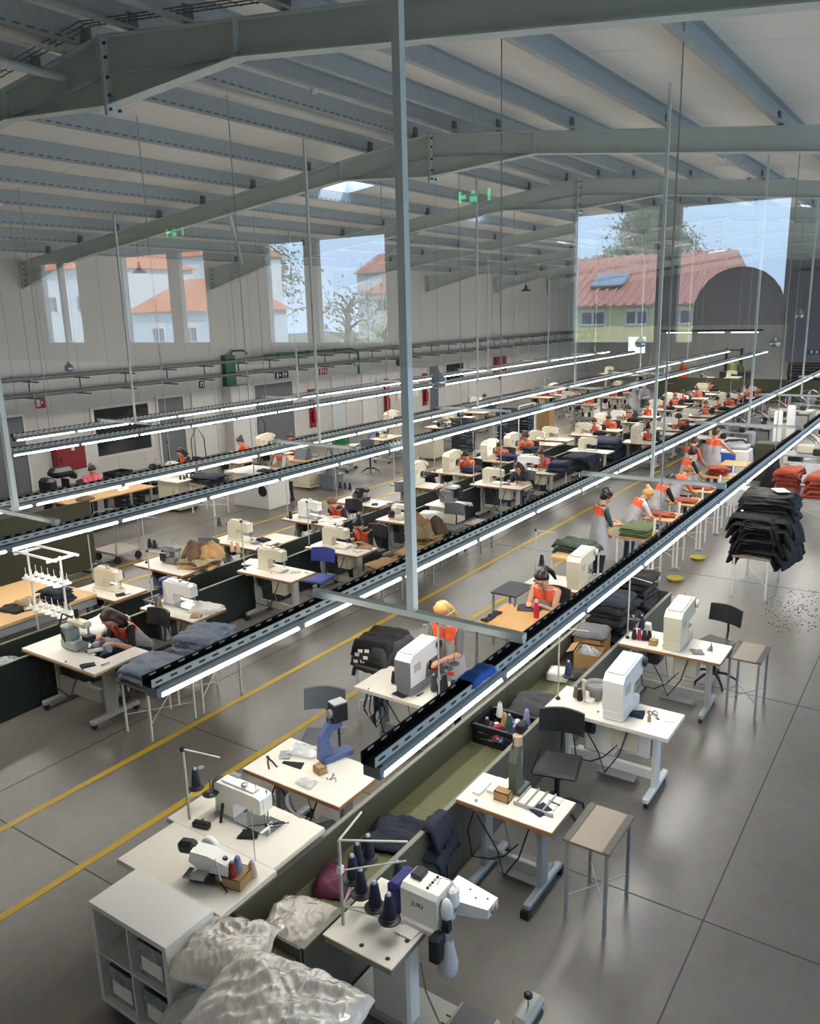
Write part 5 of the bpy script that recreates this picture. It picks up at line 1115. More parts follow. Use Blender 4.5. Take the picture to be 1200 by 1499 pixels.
for i, (y, z) in enumerate(((3.87, .477), (4.23, .101), (3.87, .101))):
    lab = ('clear plastic box in the upper compartment of the cube shelf', 'clear plastic box in the lower compartment at the walkway side', 'clear plastic box in the lower compartment beside the bags')[i]
    b = thing('storage_box', lab, 'box', (2.78, y, z)); bb = MB(); bb.bx(-.16, .16, -.14, .14, 0, .004, M_FILM2)
    for q in ((-.16, -.156, -.14, .14), (.156, .16, -.14, .14), (-.16, .16, -.14, -.136), (-.16, .16, .136, .14)): bb.bx(*q, 0, .25, M_FILM2)
    bb.build('box_body', b); MB().box((-.163, 0, .1), (.004, .2, .11), M_PAPER).build('paper_label', b)
    heap('thread_bundle', 'dark bundle of cords lying in the '+lab.split(' in the ')[1].replace('compartment', 'box') if 'in the' in lab else 'dark bundle of cords in the clear box', 'cords', (2.78, y, z+.006), .12, .1, .17, CL['navy'], 3+i)
# bags of plastic
tt = thing('bag_cart', 'white cube cart under the stuffed plastic bags', 'shelf', (2.62, 2.7, 0)); MB().bx(-.2, .2, -.36, .36, .62, .66, M_MWHITE).build('top_board', tt)
for s in (-1, 1): MB().bx(-.2, .2, s*.34-.02, s*.34+.02, .04, .62, M_MWHITE).build('side_board', tt)
MB().bx(-.2, .2, -.32, .32, .04, .08, M_MWHITE).build('bottom_board', tt); MB().bx(.18, .2, -.32, .32, .08, .62, M_MWHITE).build('back_board', tt)
bag('plastic_bag', 'big crinkled plastic bag lying on the white cube cart', (2.66, 2.8, .665), .3, .46, .26, 4, rz=.15)
t2 = ST['trestle'].put((2.92, 3.38, 0), PI/2, 'low taupe bench buried under plastic bags beside the cube shelf', scale=(.55, .9, 1))
bag('plastic_bag', 'crumpled plastic bag heaped against the cube shelf', (2.86, 3.44, .63), .25, .27, .2, 9, rz=.4)
bag('plastic_bag', 'sagging plastic bag hanging below the bench by the cube shelf', (2.62, 3.42, .3), .17, .24, .22, 17, rz=.1)
bag('plastic_bag', 'flat pinkish plastic bag lying in the trough end', (3.44, 3.39, .43), .25, .22, .17, 23, rz=.25)
bag('plastic_bag', 'small clear plastic bag at the trough rim near the white machine', (3.33, 3.22, .43), .12, .1, .1, 31, rz=.1)
# L2 press table
T_PRESS.put((4.7, 4.3, 0), 0, 'brown edged white table with the blue snap press')
t = thing('snap_press', 'blue cast iron snap press with black head on the white table', 'press', (4.9, 4.27, TZ), -.35)
MB().box((.06, 0, .03), (.3, .11, .06), M_STEELB, bev=.01).build('base', t); MB().prism([(-.12, .04), (.0, .04), (.02, .1), (-.02, .2), (.02, .28), (.12, .3), (.12, .36), (-.02, .35), (-.1, .26)], 'y', -.03, .03, M_STEELB).build('frame', t); MB().cyl((.1, 0, .3), (.1, 0, .1), .012, M_BLK).build('plunger', t); MB().tube([(.1, -.03, .24), (.15, 0, .22), (.1, .03, .2)], .008, mat('brass', '#b08a3a', .3, .8), 6).build('finger_guard', t)
MB().box((.1, 0, .44), (.14, .12, .17), M_BLK, bev=.008).build('motor_box', t); MB().box((.1, 0, .53), (.13, .11, .012), M_LEGD).build('motor_lid', t); MB().cyl((-.0, .0, .44), (.04, 0, .44), .04, M_MGREY, n=12).build('air_valve', t)
t = thing('pliers', 'black pliers lying open on the blue press table', 'pliers', (4.62, 4.75, TZ+.006), 1.0)
for s in (-1, 1): MB().tube([(0, 0, 0), (-.06, s*.02, 0), (-.17, s*.035, 0)], .007, M_BLK, 6).build('handle', t)
MB().box((.02, 0, 0), (.05, .025, .012), M_DARK, bev=.004).build('jaw', t)
small('cloth_scrap', 'black triangular cloth scrap on the blue press table', 'cloth', MB().prism([(-.05, -.1), (.05, -.09), (.03, .1), (.0, .1)], 'z', 0, .008, CL['black']), (4.66, 4.5, TZ), .3)
small('metal_tin', 'open metal tin with lid on the blue press table', 'tin', MB().box((0, 0, .01), (.12, .1, .02), M_LEGD, bev=.004), (4.74, 4.66, TZ), .6); bag('plastic_bag', 'clear plastic bag of metal parts on the blue press table', (4.87, 4.55, TZ), .1, .13, .05, 41, M_FILM2, rz=.3); bag('plastic_bag', 'little clear bag of rivets at the front of the press table', (4.5, 4.2, TZ), .06, .08, .03, 43, M_FILM2)
carton('small_box', 'small brown box of snaps before the blue press', (4.7, 4.22, TZ), (.08, .1, .06), -.3, M_CARD, False)
for i in range(14):
    rnd = random.Random(i); small('snap_button', 'loose metal snap button on the blue press table', 'button', MB().lathe([(.008, 0), (.008, .004), (.004, .009)], M_CHROME, n=8), (4.68+rnd.uniform(-.05, .06), 4.05+rnd.uniform(-.05, .06), TZ), 0, 'loose snap buttons')
CH['grey'].put((5.5, 4.88, 0), .5, 'grey task chair standing at the walkway behind the blue press'); 
ch = CH['grey'].put((4.38, 3.98, -.0), 2.6, 'grey task chair pushed under the corner of the press table', scale=(.9, .9, .82))
# trough contents
garment('jeans', 'dark blue jeans lying across the trough and over its rim', 'trousers', (4.7, 3.3, .47), -.25, .42, .95, .05, CL['denim'], 5, sy=.3, drop=.5, wr=.035, n=30).rotation_euler = (0.18*0, 0, .2)
garment('jeans', 'dark blue trouser leg hanging over the right trough rim', 'trousers', (4.72, 3.06, .705), .12, .3, .36, .035, CL['denim'], 8, sx=9, sy=.04, drop=1.15, wr=.02)
garment('folded_shirt', 'purple folded shirt lying in the trough', 'shirt', (4.02, 3.5, .425), .3, .36, .3, .07, CL['purple'], 12, wr=.03)
crate('spool_crate', 'black plastic crate full of thread spools in the trough', (6.55, 3.4, .425), (.4, .52, .2), .0, M_CRATE, 3, True)
rnd = random.Random(5); cols = ['#17171b', '#17171b', '#e2dfd8', '#e2dfd8', '#a01f30', '#a01f30', '#b59468', '#4a4478', '#4a4478', '#2c5a44', '#4a4478', '#cfcad4', '#4a4478', '#17171b', '#4a4478', '#8d8ab0']
cn = {'#17171b': 'black', '#e2dfd8': 'white', '#a01f30': 'crimson', '#b59468': 'sand', '#4a4478': 'violet', '#2c5a44': 'green', '#cfcad4': 'pale lilac', '#8d8ab0': 'lilac'}
for i, c in enumerate(cols):
    cc = cone(c).put((6.43+.09*(i % 4), 3.56-.1*(i//4)-.02, .52+.05*(i % 2)), .3*i, cn[c]+' thread spool lying in the black crate', 'spools in the black crate' if cols.count(c) > 1 else None); cc.rotation_euler = (0, -1.25, .2*((i*7) % 5)) if i % 3 else (0, 0, 0)
garment('trouser_stack', 'charcoal trousers laid flat in the trough behind the spool crate', 'trousers', (7.1, 3.4, .425), 0, .58, .5, .12, CL['charcoal'], 21, wr=.03); garment('trouser_stack', 'upper charcoal trousers draped on the flat trousers', 'trousers', (7.14, 3.36, .55), .2, .5, .46, .07, CL['charcoal'], 25, wr=.03)
small('white_case', 'white plastic case in the trough before the carton', 'case', MB().box((0, 0, .06), (.22, .24, .12), M_MWHITE, bev=.02), (8.1, 3.52, .422), .2)
carton('carton', 'open brown carton with crumpled film in the trough', (8.62, 3.36, .422), (.28, .3, .2), .15); bag('plastic_film', 'crumpled clear film in the open carton', (8.62, 3.36, .45), .11, .12, .2, 51, M_FILM2); carton('carton', 'closed brown carton under grey cloth in the trough', (9.02, 3.48, .422), (.34, .36, .24), .0, M_CARD, False)
garment('grey_cloth', 'grey cloth folded on the closed carton', 'cloth', (9.02, 3.48, .67), .1, .4, .4, .08, CL['grey'], 31); garment('grey_cloth', 'dark grey cloth lying in front of the open carton', 'cloth', (8.3, 3.3, .425), .4, .26, .3, .07, CL['charcoal'], 33)
carton('flat_carton', 'flat brown cardboard piece leaning by the white case', (8.33, 3.56, .422), (.2, .2, .03), .5, M_CARD, False)
pile('petrol_garment', 'dark petrol garment in the heap at the trough end', 'petrol garments heaped in the trough', 'garment', (9.6, 3.42, .425), 0, 8, .62, .5, .075, [CL['petrol'], CL['navy'], CL['black']], 3, .04, .2)
pile('black_garment', 'black garment in the tall heap at the trough end', 'black garments heaped in the trough', 'garment', (10.3, 3.4, .425), 0, 9, .6, .52, .08, [CL['black']], 7, .04, .25)
# L3 station
T_GREY.put((6.47, 4.42, 0), 0, 'white table with grey box machine before the blond woman'); 
t = MK['cycg'].put((6.5, 4.42, TZ), 0, 'grey and white tacking machine on the table before the blond woman')
small('control_panel', 'white control panel on the corner of the white table', 'panel', MB().box((0, 0, .03), (.1, .16, .06), M_MWHITE, bev=.01), (6.26, 3.98, TZ))
TS3.put((6.36, 4.05, TZ), 1.6, 'chrome thread stand with four trays before the blond woman')
for x, y, c, l in ((6.44, 4.66, '#15161a', 'black cone standing left of the grey machine'), (6.5, 4.64, '#15161a', 'second black cone standing left of the grey machine')): cone(c).put((x, y, TZ), 0, l, scale=(1, 1, .9))
for x, y, c, l in ((6.45, 4.09, '#17171b', 'black thread cone'), (6.5, 4.2, '#3a3c44', 'slate thread cone'), (6.58, 4.12, '#17171b', 'black thread cone'), (6.52, 3.98, '#2c3142', 'blue black thread cone')): cone(c).put((x, y, TZ+.0), 0, l+' near the chrome stand of the grey machine', 'cones by the chrome stand' if c == '#17171b' else None, scale=(1, 1, 1.15))
tb = MB()
for k in range(7): tb.tube([(0, .02*k, 0), (-.03*(k % 3), .05*k-.1, -.25), (.02*k-.05, .03*k, -.42), (.05, .1-.02*k, -.2), (.02, .02*k, -.02)], .007, M_CABB if k % 2 else M_CABLE, 5)
small('cable_bundle', 'tangled blue and black cables hanging under the white table', 'cables', tb, (6.3, 4.78, .73))['kind'] = 'stuff'
person('stand', 'blond woman with glasses in orange and grey vest sewing by the walkway', (7.02, 4.33, 0), PI, M_TGRY, M_TROU, 'long', M_HBLD, near=True, extra=glasses)
ST['trestle'].put((7.05, 5.2, 0), 0, 'white legged trestle under charcoal trousers beside the walkway', scale=(.7, .9, 1.15))
pile('charcoal_trousers', 'charcoal trousers with white tags on the trestle by the walkway', 'charcoal trousers on the trestle', 'trousers', (7.02, 5.2, .715), .0, 6, .75, .62, .05, [CL['charcoal'], CL['black']], 11, .03, .1, sx=.26, sy=.2, drop=.75)
for i in range(6): small('paper_tag', 'white paper tag on the charcoal trousers', 'tag', MB().box((0, 0, 0), (.012, .05, .035), M_PAPER), (6.66+.03*(i % 2), 5.35-.07*(i % 3), .78+.07*(i//2)), .3, 'tags of the charcoal trousers')
# L4 : ironing table with woman
ST['wood'].put((8.55, 4.35, 0), 0, 'square table with brown wooden top before the ponytail woman', scale=(1.5, 1.0, 1))
small('red_bottle', 'red drinking bottle with pale cap on the wooden table', 'bottle', MB().lathe([(.032, 0), (.036, .02), (.036, .15), (.024, .19), (.022, .2)], mat('bottle_red', '#c22536', .3)).lathe([(.022, .2), (.02, .235), (.01, .24)], mat('cap_pink', '#dba9a4', .5)), (8.72, 4.1, .86))
garment('cloth_piece', 'black cloth piece under the hands of the ponytail woman', 'cloth', (8.95, 4.3, .862), .3, .22, .3, .03, CL['charcoal'], 61); small('thread_snips', 'small thread snips lying on the wooden table', 'snips', MB().box((0, 0, .006), (.1, .02, .01), M_DARK), (8.95, 4.52, .862), .6)
person('sit3', 'ponytail woman in orange and grey vest seated at the wooden table', (9.42, 4.26, .06), PI, M_SKIN, M_TROU, 'ponytail', M_HBLK, near=True, extra=pockets); CH['black'].put((9.46, 4.26, 0), 0, 'black chair under the ponytail woman')
ST['charcoal'].put((9.75, 4.95, 0), 0, 'charcoal topped side table between the walkway and the ponytail woman', scale=(.95, 1, 1))
garment('black_belt', 'black folded straps lying on the wooden table', 'straps', (8.45, 4.58, .862), .0, .4, .1, .03, CL['black'], 66)
# L5 : machine in front of the green bundle
T_STD.put((10.35, 4.36, 0), 0, 'cream sewing table with beige machine behind the ponytail woman'); MK['cyc'].put((10.4, 4.22, TZ), 0, 'beige tacking machine with film bag behind the ponytail woman'); TS1.put((10.2, 4.82, TZ), 0, 'thread stand with a black cone behind the charcoal side table'); cone('#15161a').put((10.22, 4.73, TZ+.26), 0, 'black thread cone on the stand behind the charcoal side table')
bag('plastic_bag', 'clear crumpled film bag beside the beige machine', (10.55, 4.0, TZ), .12, .14, .14, 71, M_FILM2)
ST['plank'].put((11.2, 4.62, 0), 0, 'light plank trestle carrying the green garment bundle', scale=(1, .9, 1.35)); pile('green_garment', 'dark green garment in the bundle on the plank trestle', 'green bundle on the plank trestle', 'garment', (11.2, 4.62, 1.005), 0, 3, .5, .62, .045, [CL['green'], CL['olive']], 13, .05, .2, sx=.32, sy=.25)
# standing line of women at small tables
WT = [(13.05, 4.25), (14.4, 4.24), (15.75, 4.2), (17.05, 4.2), (18.6, 4.3), (20.2, 4.35)]
wl_ = ('carrying a green bundle', 'with red pieces before the blond woman', 'with red pieces before the dark haired woman', 'with red pieces before the auburn woman', 'with a red heap before the curly woman', 'standing empty before the blue screen')
for i, (x, y) in enumerate(WT):
    ST['beech'].put((x, y, 0), 0, 'white framed work table '+wl_[i], scale=(1.15, 1.1, 1.1))
    t = thing('marker_post', 'white upright post clamped to the work table '+wl_[i], 'post', (x-.3, y-.33, 0)); MB().box((0, 0, .62), (.03, .03, 1.24), M_MWHITE).build('post', t); MB().box((0, 0, .02), (.12, .12, .04), M_LEGD).build('foot', t)
    if i < 4: MB().box((-.02, 0, .95), (.012, .05, .12), mat('ribbon_%d' % i, ('#d9c22c', '#d98a98', '#c9a23a', '#b98ac0')[i], .7)).build('ribbon', t)
pile('green_garment', 'moss green garment lying on the first work table of the women', 'moss green garments', 'garment', (13.0, 4.25, .885), 0, 4, .55, .45, .04, [CL['olive']], 17, .02, .1)
for i in (1, 2, 3, 4):
    x, y = WT[i]; pile('red_piece', ('red cut piece before the blond standing woman', 'red cut piece before the dark haired woman', 'red cut piece before the auburn woman', 'dark red heap piece before the curly woman')[i-1], 'red cut pieces table %s' % ('one', 'two', 'three', 'four')[i-1], 'cloth', (x, y+.05, .885), 0, 2 if i < 4 else 4, .34, .4, .022 if i < 4 else .05, [CL['brick'], CL['rust']], 40+i, .06, .5)
person('stand', 'standing woman with dark bob hair petrol sleeves and orange grey tunic', (12.72, 4.85, 0), -.75, M_TGRN, M_TROU, 'curly', M_HBLK, near=True, sc=.97, extra=pockets)
person('bend', 'woman with blond bun and white sleeves leaning over red pieces', (13.85, 4.72, 0), -.8, M_TWHT, M_JEAN, 'bun', M_HBLD, near=True, sc=.92)
person('bend', 'woman with dark hair and black sleeves bent over red pieces', (15.2, 4.72, 0), -.75, M_TBLK, M_TROU, 'short', M_HBLK, near=True, sc=.92); person('bend', 'auburn haired woman in orange vest bent over red pieces', (16.4, 4.72, 0), -.8, M_ORG, M_TROU, 'short', M_HRED, near=True, sc=.9)
person('stand2', 'woman with black curly hair standing behind the auburn woman', (17.9, 4.9, 0), -.7, M_TBLK, M_TROU, 'curly', M_HBLK, near=True, sc=.93); person('stand2', 'woman in orange shoulders standing with folded dark hair behind the curly woman', (19.3, 5.2, 0), -.4, M_ORG, M_TROU, 'bun', M_HBRN, near=True, sc=.95)
person('push', 'woman seen from behind in long grey tunic with orange yoke', (20.5, 4.95, 0), -.2, M_SKIN, M_TROU, 'short', M_HBRN, near=True, sc=.98)
for i in range(6): small('foot_mat', 'dark foot mat on the floor before the women', 'mat', MB().box((0, 0, .01), (.6, .45, .02), M_CHARC), (12.9+1.3*i, 4.75, 0.0), 0, 'foot mats of the standing women')
for x, y, lab in ((13.5, 3.75, 'under the blond woman table'), (14.9, 3.75, 'under the third work table')):
    small('yellow_tub', 'flat yellow tub with scraps '+lab, 'tub', MB().lathe([(.1, 0), (.15, .05), (.14, .05), (.09, .02)], mat('tub_yellow', '#a8952e', .5), n=18), (x, y, 0))
# rattles of thread waste on the floor
def litter(lab, cx, cy, rx, ry, n, m, seed, s=.012):
    rnd = random.Random(seed); b = MB()
    for k in range(n): a = rnd.random()*6.28; r = rnd.random()**.7; b.box((cx+rx*r*math.cos(a), cy+ry*r*math.sin(a), .004), (s*rnd.uniform(.6, 2), s*rnd.uniform(.5, 1.4), .006), m, rz=rnd.random()*3)
    o = b.build('thread_litter'); tag(o, lab, 'litter', kind='stuff')
litter('black cloth clippings scattered under the black garment pile', 13.0, 1.75, 1.1, .5, 220, M_BLK, 2); litter('pale thread clippings under the women tables', 12.3, 3.85, .5, .45, 260, M_PAPER, 3, .01)
# black garment pile, red pile
ST['trestle'].put((13.75, 2.5, 0), 0, 'white legged trestle under the great black garment pile', scale=(1.25, 1.15, 1.1))
z = pile('black_trousers', 'black trousers in the great pile on the white legged trestle', 'black trousers of the great pile', 'trousers', (13.75, 2.42, .685), 0, 20, .95, 1.3, .032, [CL['black']], 19, .09, .25, sx=.6, sy=.3, drop=.62, wr=.03, gn=26)
z2 = pile('black_trousers', 'black trousers in the upper layer of the great pile', 'black trousers on top of the great pile', 'trousers', (14.05, 2.46, z-.1), .1, 12, .75, 1.15, .032, [CL['black']], 23, .05, .16, sx=.5, sy=.35, drop=.5, wr=.03, gn=26)
small('paper_sheet', 'white paper sheet lying on top of the great black pile', 'paper', MB().box((0, 0, .02), (.3, .2, .004), M_PAPER), (14.1, 2.3, z2+.02), .5)
for i in range(4): small('size_tag', 'small white size tag on the great black pile', 'tag', MB().box((0, 0, 0), (.05, .04, .012), M_PAPER), (13.5+.25*i, 2.75-.05*i, z+.05), .4*i, 'tags on the great black pile')
ST['trestle'].put((18.9, 2.55, 0), 0, 'white legged trestle under the rust red garment pile', scale=(1.2, 2.0, .95))
pile('rust_garment', 'rust red garment in the taller stack on the far trestle', 'rust garments taller stack', 'garment', (18.9, 2.95, .595), 0, 16, .8, .52, .034, [CL['rust'], CL['brick']], 29, .05, .16, sx=.3, sy=.18, drop=.5); pile('rust_garment', 'rust red garment in the wider stack on the far trestle', 'rust garments wider stack', 'garment', (18.8, 2.3, .595), 0, 14, .9, .66, .034, [CL['brick'], CL['rust']], 31, .05, .18, sx=.34, sy=.22, drop=.5)
small('blue_rag', 'bright blue rag draped on the rail of the first lamp row', 'rag', garment_mesh(.3, .2, .012, 7, cloth_mat('rag_blue', '#2c62b8'), sy=.055, drop=.9, n=14, wr=.012), (4.45, 2.53, ZL+.168))
for d, x, y, sd_ in (('the white table with control cabinets', 7.06, 2.5, 1), ('the beige table beside the black chair', 8.96, 2.5, 2), ('the brown edged press table', 5.15, 2.75, 3), ('the table before the blond woman', 6.3, 4.7, 4), ('the back white table by the walkway', 3.8, 4.45, 5), ('the cream table behind the ponytail woman', 10.3, 4.55, 6)): clutter(d, x, y, sd_)
# ================================================================ SECOND LINE OF TABLES
trough('work_trough', 'long olive lined trough between the two middle rows of tables', 2.6, 22.0, 8.98, 9.6, .7, .42, M_DKGRN, 2.4)
trough('work_trough', 'far olive lined trough between the crowded far tables', 23.2, 40.0, 8.2, 8.75, .7, .45, M_DKGRN, 4.2)
YRt, YLt = 8.42, 10.18
def stand_and_cones(x, y, lab, cols, n=2, rz=0):
    (TS2 if n == 2 else TS1).put((x, y, TZ), rz, 'thread stand '+lab)
    for i, c in enumerate(cols): cone(c).put((x+.02*math.cos(rz), y-.09-.13*i, TZ+.26), 0, ('thread cone' if i == 0 else 'second thread cone')+' on the stand '+lab)
# --- U table with the seated worker and the pale blue shirts
t = thing('cutout_table', 'cream table with a cut out around the seated worker', 'table', (5.22, 8.38, 0))
tp = bpy.data.objects.new('tabletop', None)
poly = [(-.32, -.72), (.42, -.72), (.42, -.48), (.0, -.48), (.0, -.1), (.42, -.1), (.42, .64), (-.32, .64)]
a = MB(); a.prism([(-.32, -.72), (.42, -.72), (.42, -.46), (-.0, -.46), (-.0, .0), (.2, .0), (.2, .7), (-.32, .7)], 'z', .742, .77, M_LAM); tp = a.build('tabletop', t); b = MB(); b.prism([(-.325, -.725), (.425, -.725), (.425, -.455), (.005, -.455), (.005, .005), (.205, .005), (.205, .705), (-.325, .705)], 'z', .725, .743, M_EDGE); b.build('edge_band', tp)
for y in (-.5, .45):
    l = MB(); l.box((0, y, .4), (.16, .05, .64), M_LEG, bev=.01); l.box((.03, y, .09), (.66, .07, .06), M_LEG, bev=.012); lo = l.build('leg', t)
    for x in (-.26, .32): c = MB(); caster(c, x, y); c.build('caster', lo)
MB().box((-.05, 0, .3), (.06, .8, .18), M_LEG, bev=.01).build('stretcher', t); MB().box((-.05, .1, .58), (.2, .3, .24), M_DARK, bev=.02).build('motor', t)
MB().tube([(-.2, .4, .7), (-.28, .3, .4), (-.2, 0, .25), (-.25, -.2, .5), (-.2, -.3, .7)], .008, M_CABLE, 5).build('cable', t)
t = thing('multi_needle_machine', 'green grey multi needle machine with black hoses before the seated worker', 'machine', (5.25, 8.46, TZ)); MB().box((0, .06, .06), (.2, .3, .12), M_LEGD, bev=.02).build('base', t); MB().box((-.02, .1, .2), (.16, .18, .2), mat('machine_mint', '#8d9a97', .4), bev=.02).build('body', t); MB().box((.04, -.02, .32), (.12, .34, .08), M_BEIGE, bev=.02).build('arm', t); MB().cyl((.05, -.17, .3), (.05, -.17, .1), .012, M_CHROME).build('needle_bar', t); MB().box((.06, -.15, .15), (.12, .12, .06), M_BLK, bev=.01).build('presser_unit', t); MB().tube([(-.08, .1, .05), (-.14, .12, .3), (-.1, .08, .46), (-.02, .0, .4)], .014, M_BLK, 6).build('hose', t); MB().box((.06, .05, .42), (.05, .04, .12), M_BLK, bev=.01).build('tension_unit', t); MB().cyl((-.05, -.25, .03), (.1, -.34, .03), .025, M_MWHITE).build('roller', t)
t = thing('spool_rack', 'white two tier spool rack with empty discs above the wooden table', 'rack', (5.55, 9.45, 0))
for s in (-1, 1): MB().cyl((.12*0, s*.36, 0.43), (0, s*.36, 1.75), .014, M_MWHITE).build('upright', t); MB().box((0, s*.36, 1.72), (.36, .03, .03), M_MWHITE).build('top_cross', t)
for x in (-.15, .15): MB().box((x, 0, 1.75), (.025, 1.05, .025), M_MWHITE).build('top_rail', t)
for z in (.95, 1.36):
    MB().box((0, 0, z), (.04, .8, .02), M_LEGD).build('tray_rail', t)
    for i in range(6):
        for x in (-.07, .07): q = MB().lathe([(.055, 0), (.05, .012), (.025, .02), (.018, .05), (.004, .055), (.004, .14)], M_MWHITE, (x, -.34+.136*i, z+.012), n=12); q.build('spool_disc', t)
person('lean', 'worker with black short sleeves and orange grey vest bent over pale fabric', (6.02, 8.32, 0), PI, M_TBLK, M_JEAN, 'long', M_HBRN, near=True, sc=1.0); CH['black'].put((6.12, 8.3, 0), 0, 'black chair under the worker at the cut out table')
garment('pale_cloth', 'pale blue cloth under the hands of the worker at the cut out table', 'cloth', (5.52, 8.28, .77), .2, .34, .3, .04, CL['paleblue'], 71, sx=.1, sy=.2, drop=.5); garment('pale_sheet', 'large pale sheet hanging behind the cut out table worker', 'cloth', (5.95, 9.0, .72), .3, .7, .5, .06, CL['white'], 73, sx=.3, sy=.2, drop=.5)
ST['trestle'].put((5.45, 7.3, 0), 0, 'white legged trestle under the nearer pale blue shirts', scale=(.7, 1, 1)); ST['trestle'].put((6.2, 7.3, 0), 0, 'white legged trestle under the further pale blue shirts', scale=(.7, 1, 1))
pile('pale_shirt', 'pale blue shirt in the nearer stack by the walkway', 'pale blue shirts nearer stack', 'shirt', (5.42, 7.3, .625), .1, 4, .6, .66, .05, [CL['paleblue'], CL['greyblue']], 33, .03, .12, sx=.3, sy=.26, drop=.8, wr=.03); pile('pale_shirt', 'pale blue shirt in the further stack by the walkway', 'pale blue shirts further stack', 'shirt', (6.2, 7.3, .625), .1, 6, .6, .6, .05, [CL['greyblue'], CL['paleblue']], 37, .04, .2, sx=.3, sy=.26, drop=.7, wr=.035)
# wooden cutting table and its goods
t = thing('cutting_table', 'large light wooden cutting table behind the spool rack', 'table', (5.1, 10.7, 0)); MB().box((0, 0, .78), (2.9, 1.55, .04), M_WOODL).build('tabletop', t); MB().box((0, -.74, .7), (2.9, .03, .12), M_LEGD).build('apron', t)
for a in (-1, 1):
    for b in (-1, 1): MB().box((a*1.35, b*.7, .38), (.06, .06, .76), M_LEGD).build('leg', t)
pile('folded_knit', 'beige folded knit on the wooden cutting table', 'beige knits on the cutting table', 'garment', (5.75, 10.3, .8), 0, 2, .3, .34, .05, [CL['beige'], CL['khaki']], 43, .02, .1); garment('folded_knit', 'dark folded trousers under the beige knits', 'trousers', (5.62, 10.38, .8), .2, .4, .42, .04, CL['black'], 45); pile('striped_shirt', 'dark striped shirt on the wooden cutting table', 'dark striped shirts', 'shirt', (6.05, 10.15, .8), .2, 4, .3, .4, .05, [CL['navy'], CL['grey']], 47, .03, .2)
bag('plastic_bag', 'clear plastic bag of scraps in the trough end by the cut out table', (4.0, 9.28, .43), .3, .24, .2, 81, M_FILM2); bag('plastic_bag', 'second clear bag of scraps in the long trough', (4.75, 9.3, .43), .26, .22, .16, 83, M_FILM2)
# --- right side stations
T_STD.put((6.84, 8.45, 0), 0, 'cream table with the white and navy sewing machine', scale=(1.05, .92, 1)); MK['lockb'].put((6.9, 8.55, TZ), 0, 'white sewing machine with navy motor and JUKI lettering near the shirts')
garment('grey_shirt', 'pale grey shirt on the table with the navy motor machine', 'shirt', (6.95, 8.12, TZ), .3, .34, .4, .06, CL['white'], 91, wr=.03); TS1.put((6.72, 8.92, TZ), .2, 'thread stand beside the navy motor machine'); cone('#55565c').put((6.68, 8.78, TZ), 0, 'grey thread cone beside the navy motor machine'); cone('#8a7458').put((6.66, 8.7, TZ), 0, 'brown thread cone beside the navy motor machine')
T_LOW.put((8.68, 8.46, 0), 0, 'cream table with brown edge and single beige machine before the blue chair'); MK['lock'].put((8.72, 8.56, TZ), 0, 'beige sewing machine on the table before the blue chair'); TS2.put((8.5, 8.95, TZ), 2.8, 'thread stand with peach cones before the blue chair')
for k in range(2): cone('#c39a7c').put((8.48-.12*0, 9.04+.13*k-.0, TZ+.26), 0, 'peach thread cone on the stand before the blue chair', 'peach cones')
CH['blue'].put((9.35, 8.2, 0), .2, 'blue task chair at the beige machine table')
T_LOW.put((10.2, 8.4, 0), 0, 'cream table where the woman sews brown pieces'); MK['lock'].put((10.2, 8.5, TZ), 0, 'beige sewing machine of the woman sewing brown pieces'); TS1.put((10.0, 8.93, TZ), 0, 'thread stand of the woman sewing brown pieces'); person('sit2', 'dark haired woman in orange vest and black sleeves sewing brown pieces', (10.92, 8.35, 0), PI, M_TBLK, M_TROU, 'bun', M_HBLK, near=True, vest='std'); CH['black'].put((10.98, 8.35, 0), 0, 'black chair under the woman sewing brown pieces')
garment('brown_piece', 'brown pocket piece under the needle of the woman in black sleeves', 'cloth', (10.38, 8.05, TZ), .3, .2, .3, .02, CL['tan'], 93)
for i, (x, y, lab) in enumerate(((10.05, 7.45, 'nearest to the blue chair'), (10.95, 7.42, 'beside the woman in black sleeves'), (11.75, 7.75, 'heaped high behind the woman'))):
    ST['bench'].put((x, y, 0), 0, 'low taupe stool with brown garments '+lab, scale=(1.2, 1.2, 1)); pile('brown_garment', 'brown garment in the stack '+lab, 'brown garments '+lab, 'garment', (x, y, .56), .1, (3, 3, 4)[i], .55, .5, .045, [CL['tan'], CL['brown'], CL['khaki']], 51+i, .05, .4, sx=.3, sy=.24, wr=.04)
T_STD.put((12.3, 8.45, 0), 0, 'cream table with small beige machine and pink papers'); MK['overw'].put((12.3, 8.65, TZ), 0, 'small beige overlock machine beside the pink pieces'); pile('pink_piece', 'pink white cut piece stacked at the table end', 'pink white pieces', 'cloth', (12.55, 8.1, TZ), .1, 4, .3, .42, .035, [CL['pinkish'], CL['white']], 57, .02, .15); cone('#15161a').put((12.35, 8.9, TZ), 0, 'black thread cone at the trough end of the pink piece table'); cone('#a83a44').put((12.25, 8.86, TZ), 0, 'red thread cone at the trough end of the pink piece table', scale=(.8, .8, .6))
CH['grey'].put((13.0, 7.95, 0), .1, 'dark swivel stool beside the pink piece table'); ST['bench'].put((13.5, 7.6, 0), 0, 'bare taupe stool beside the pink piece table')
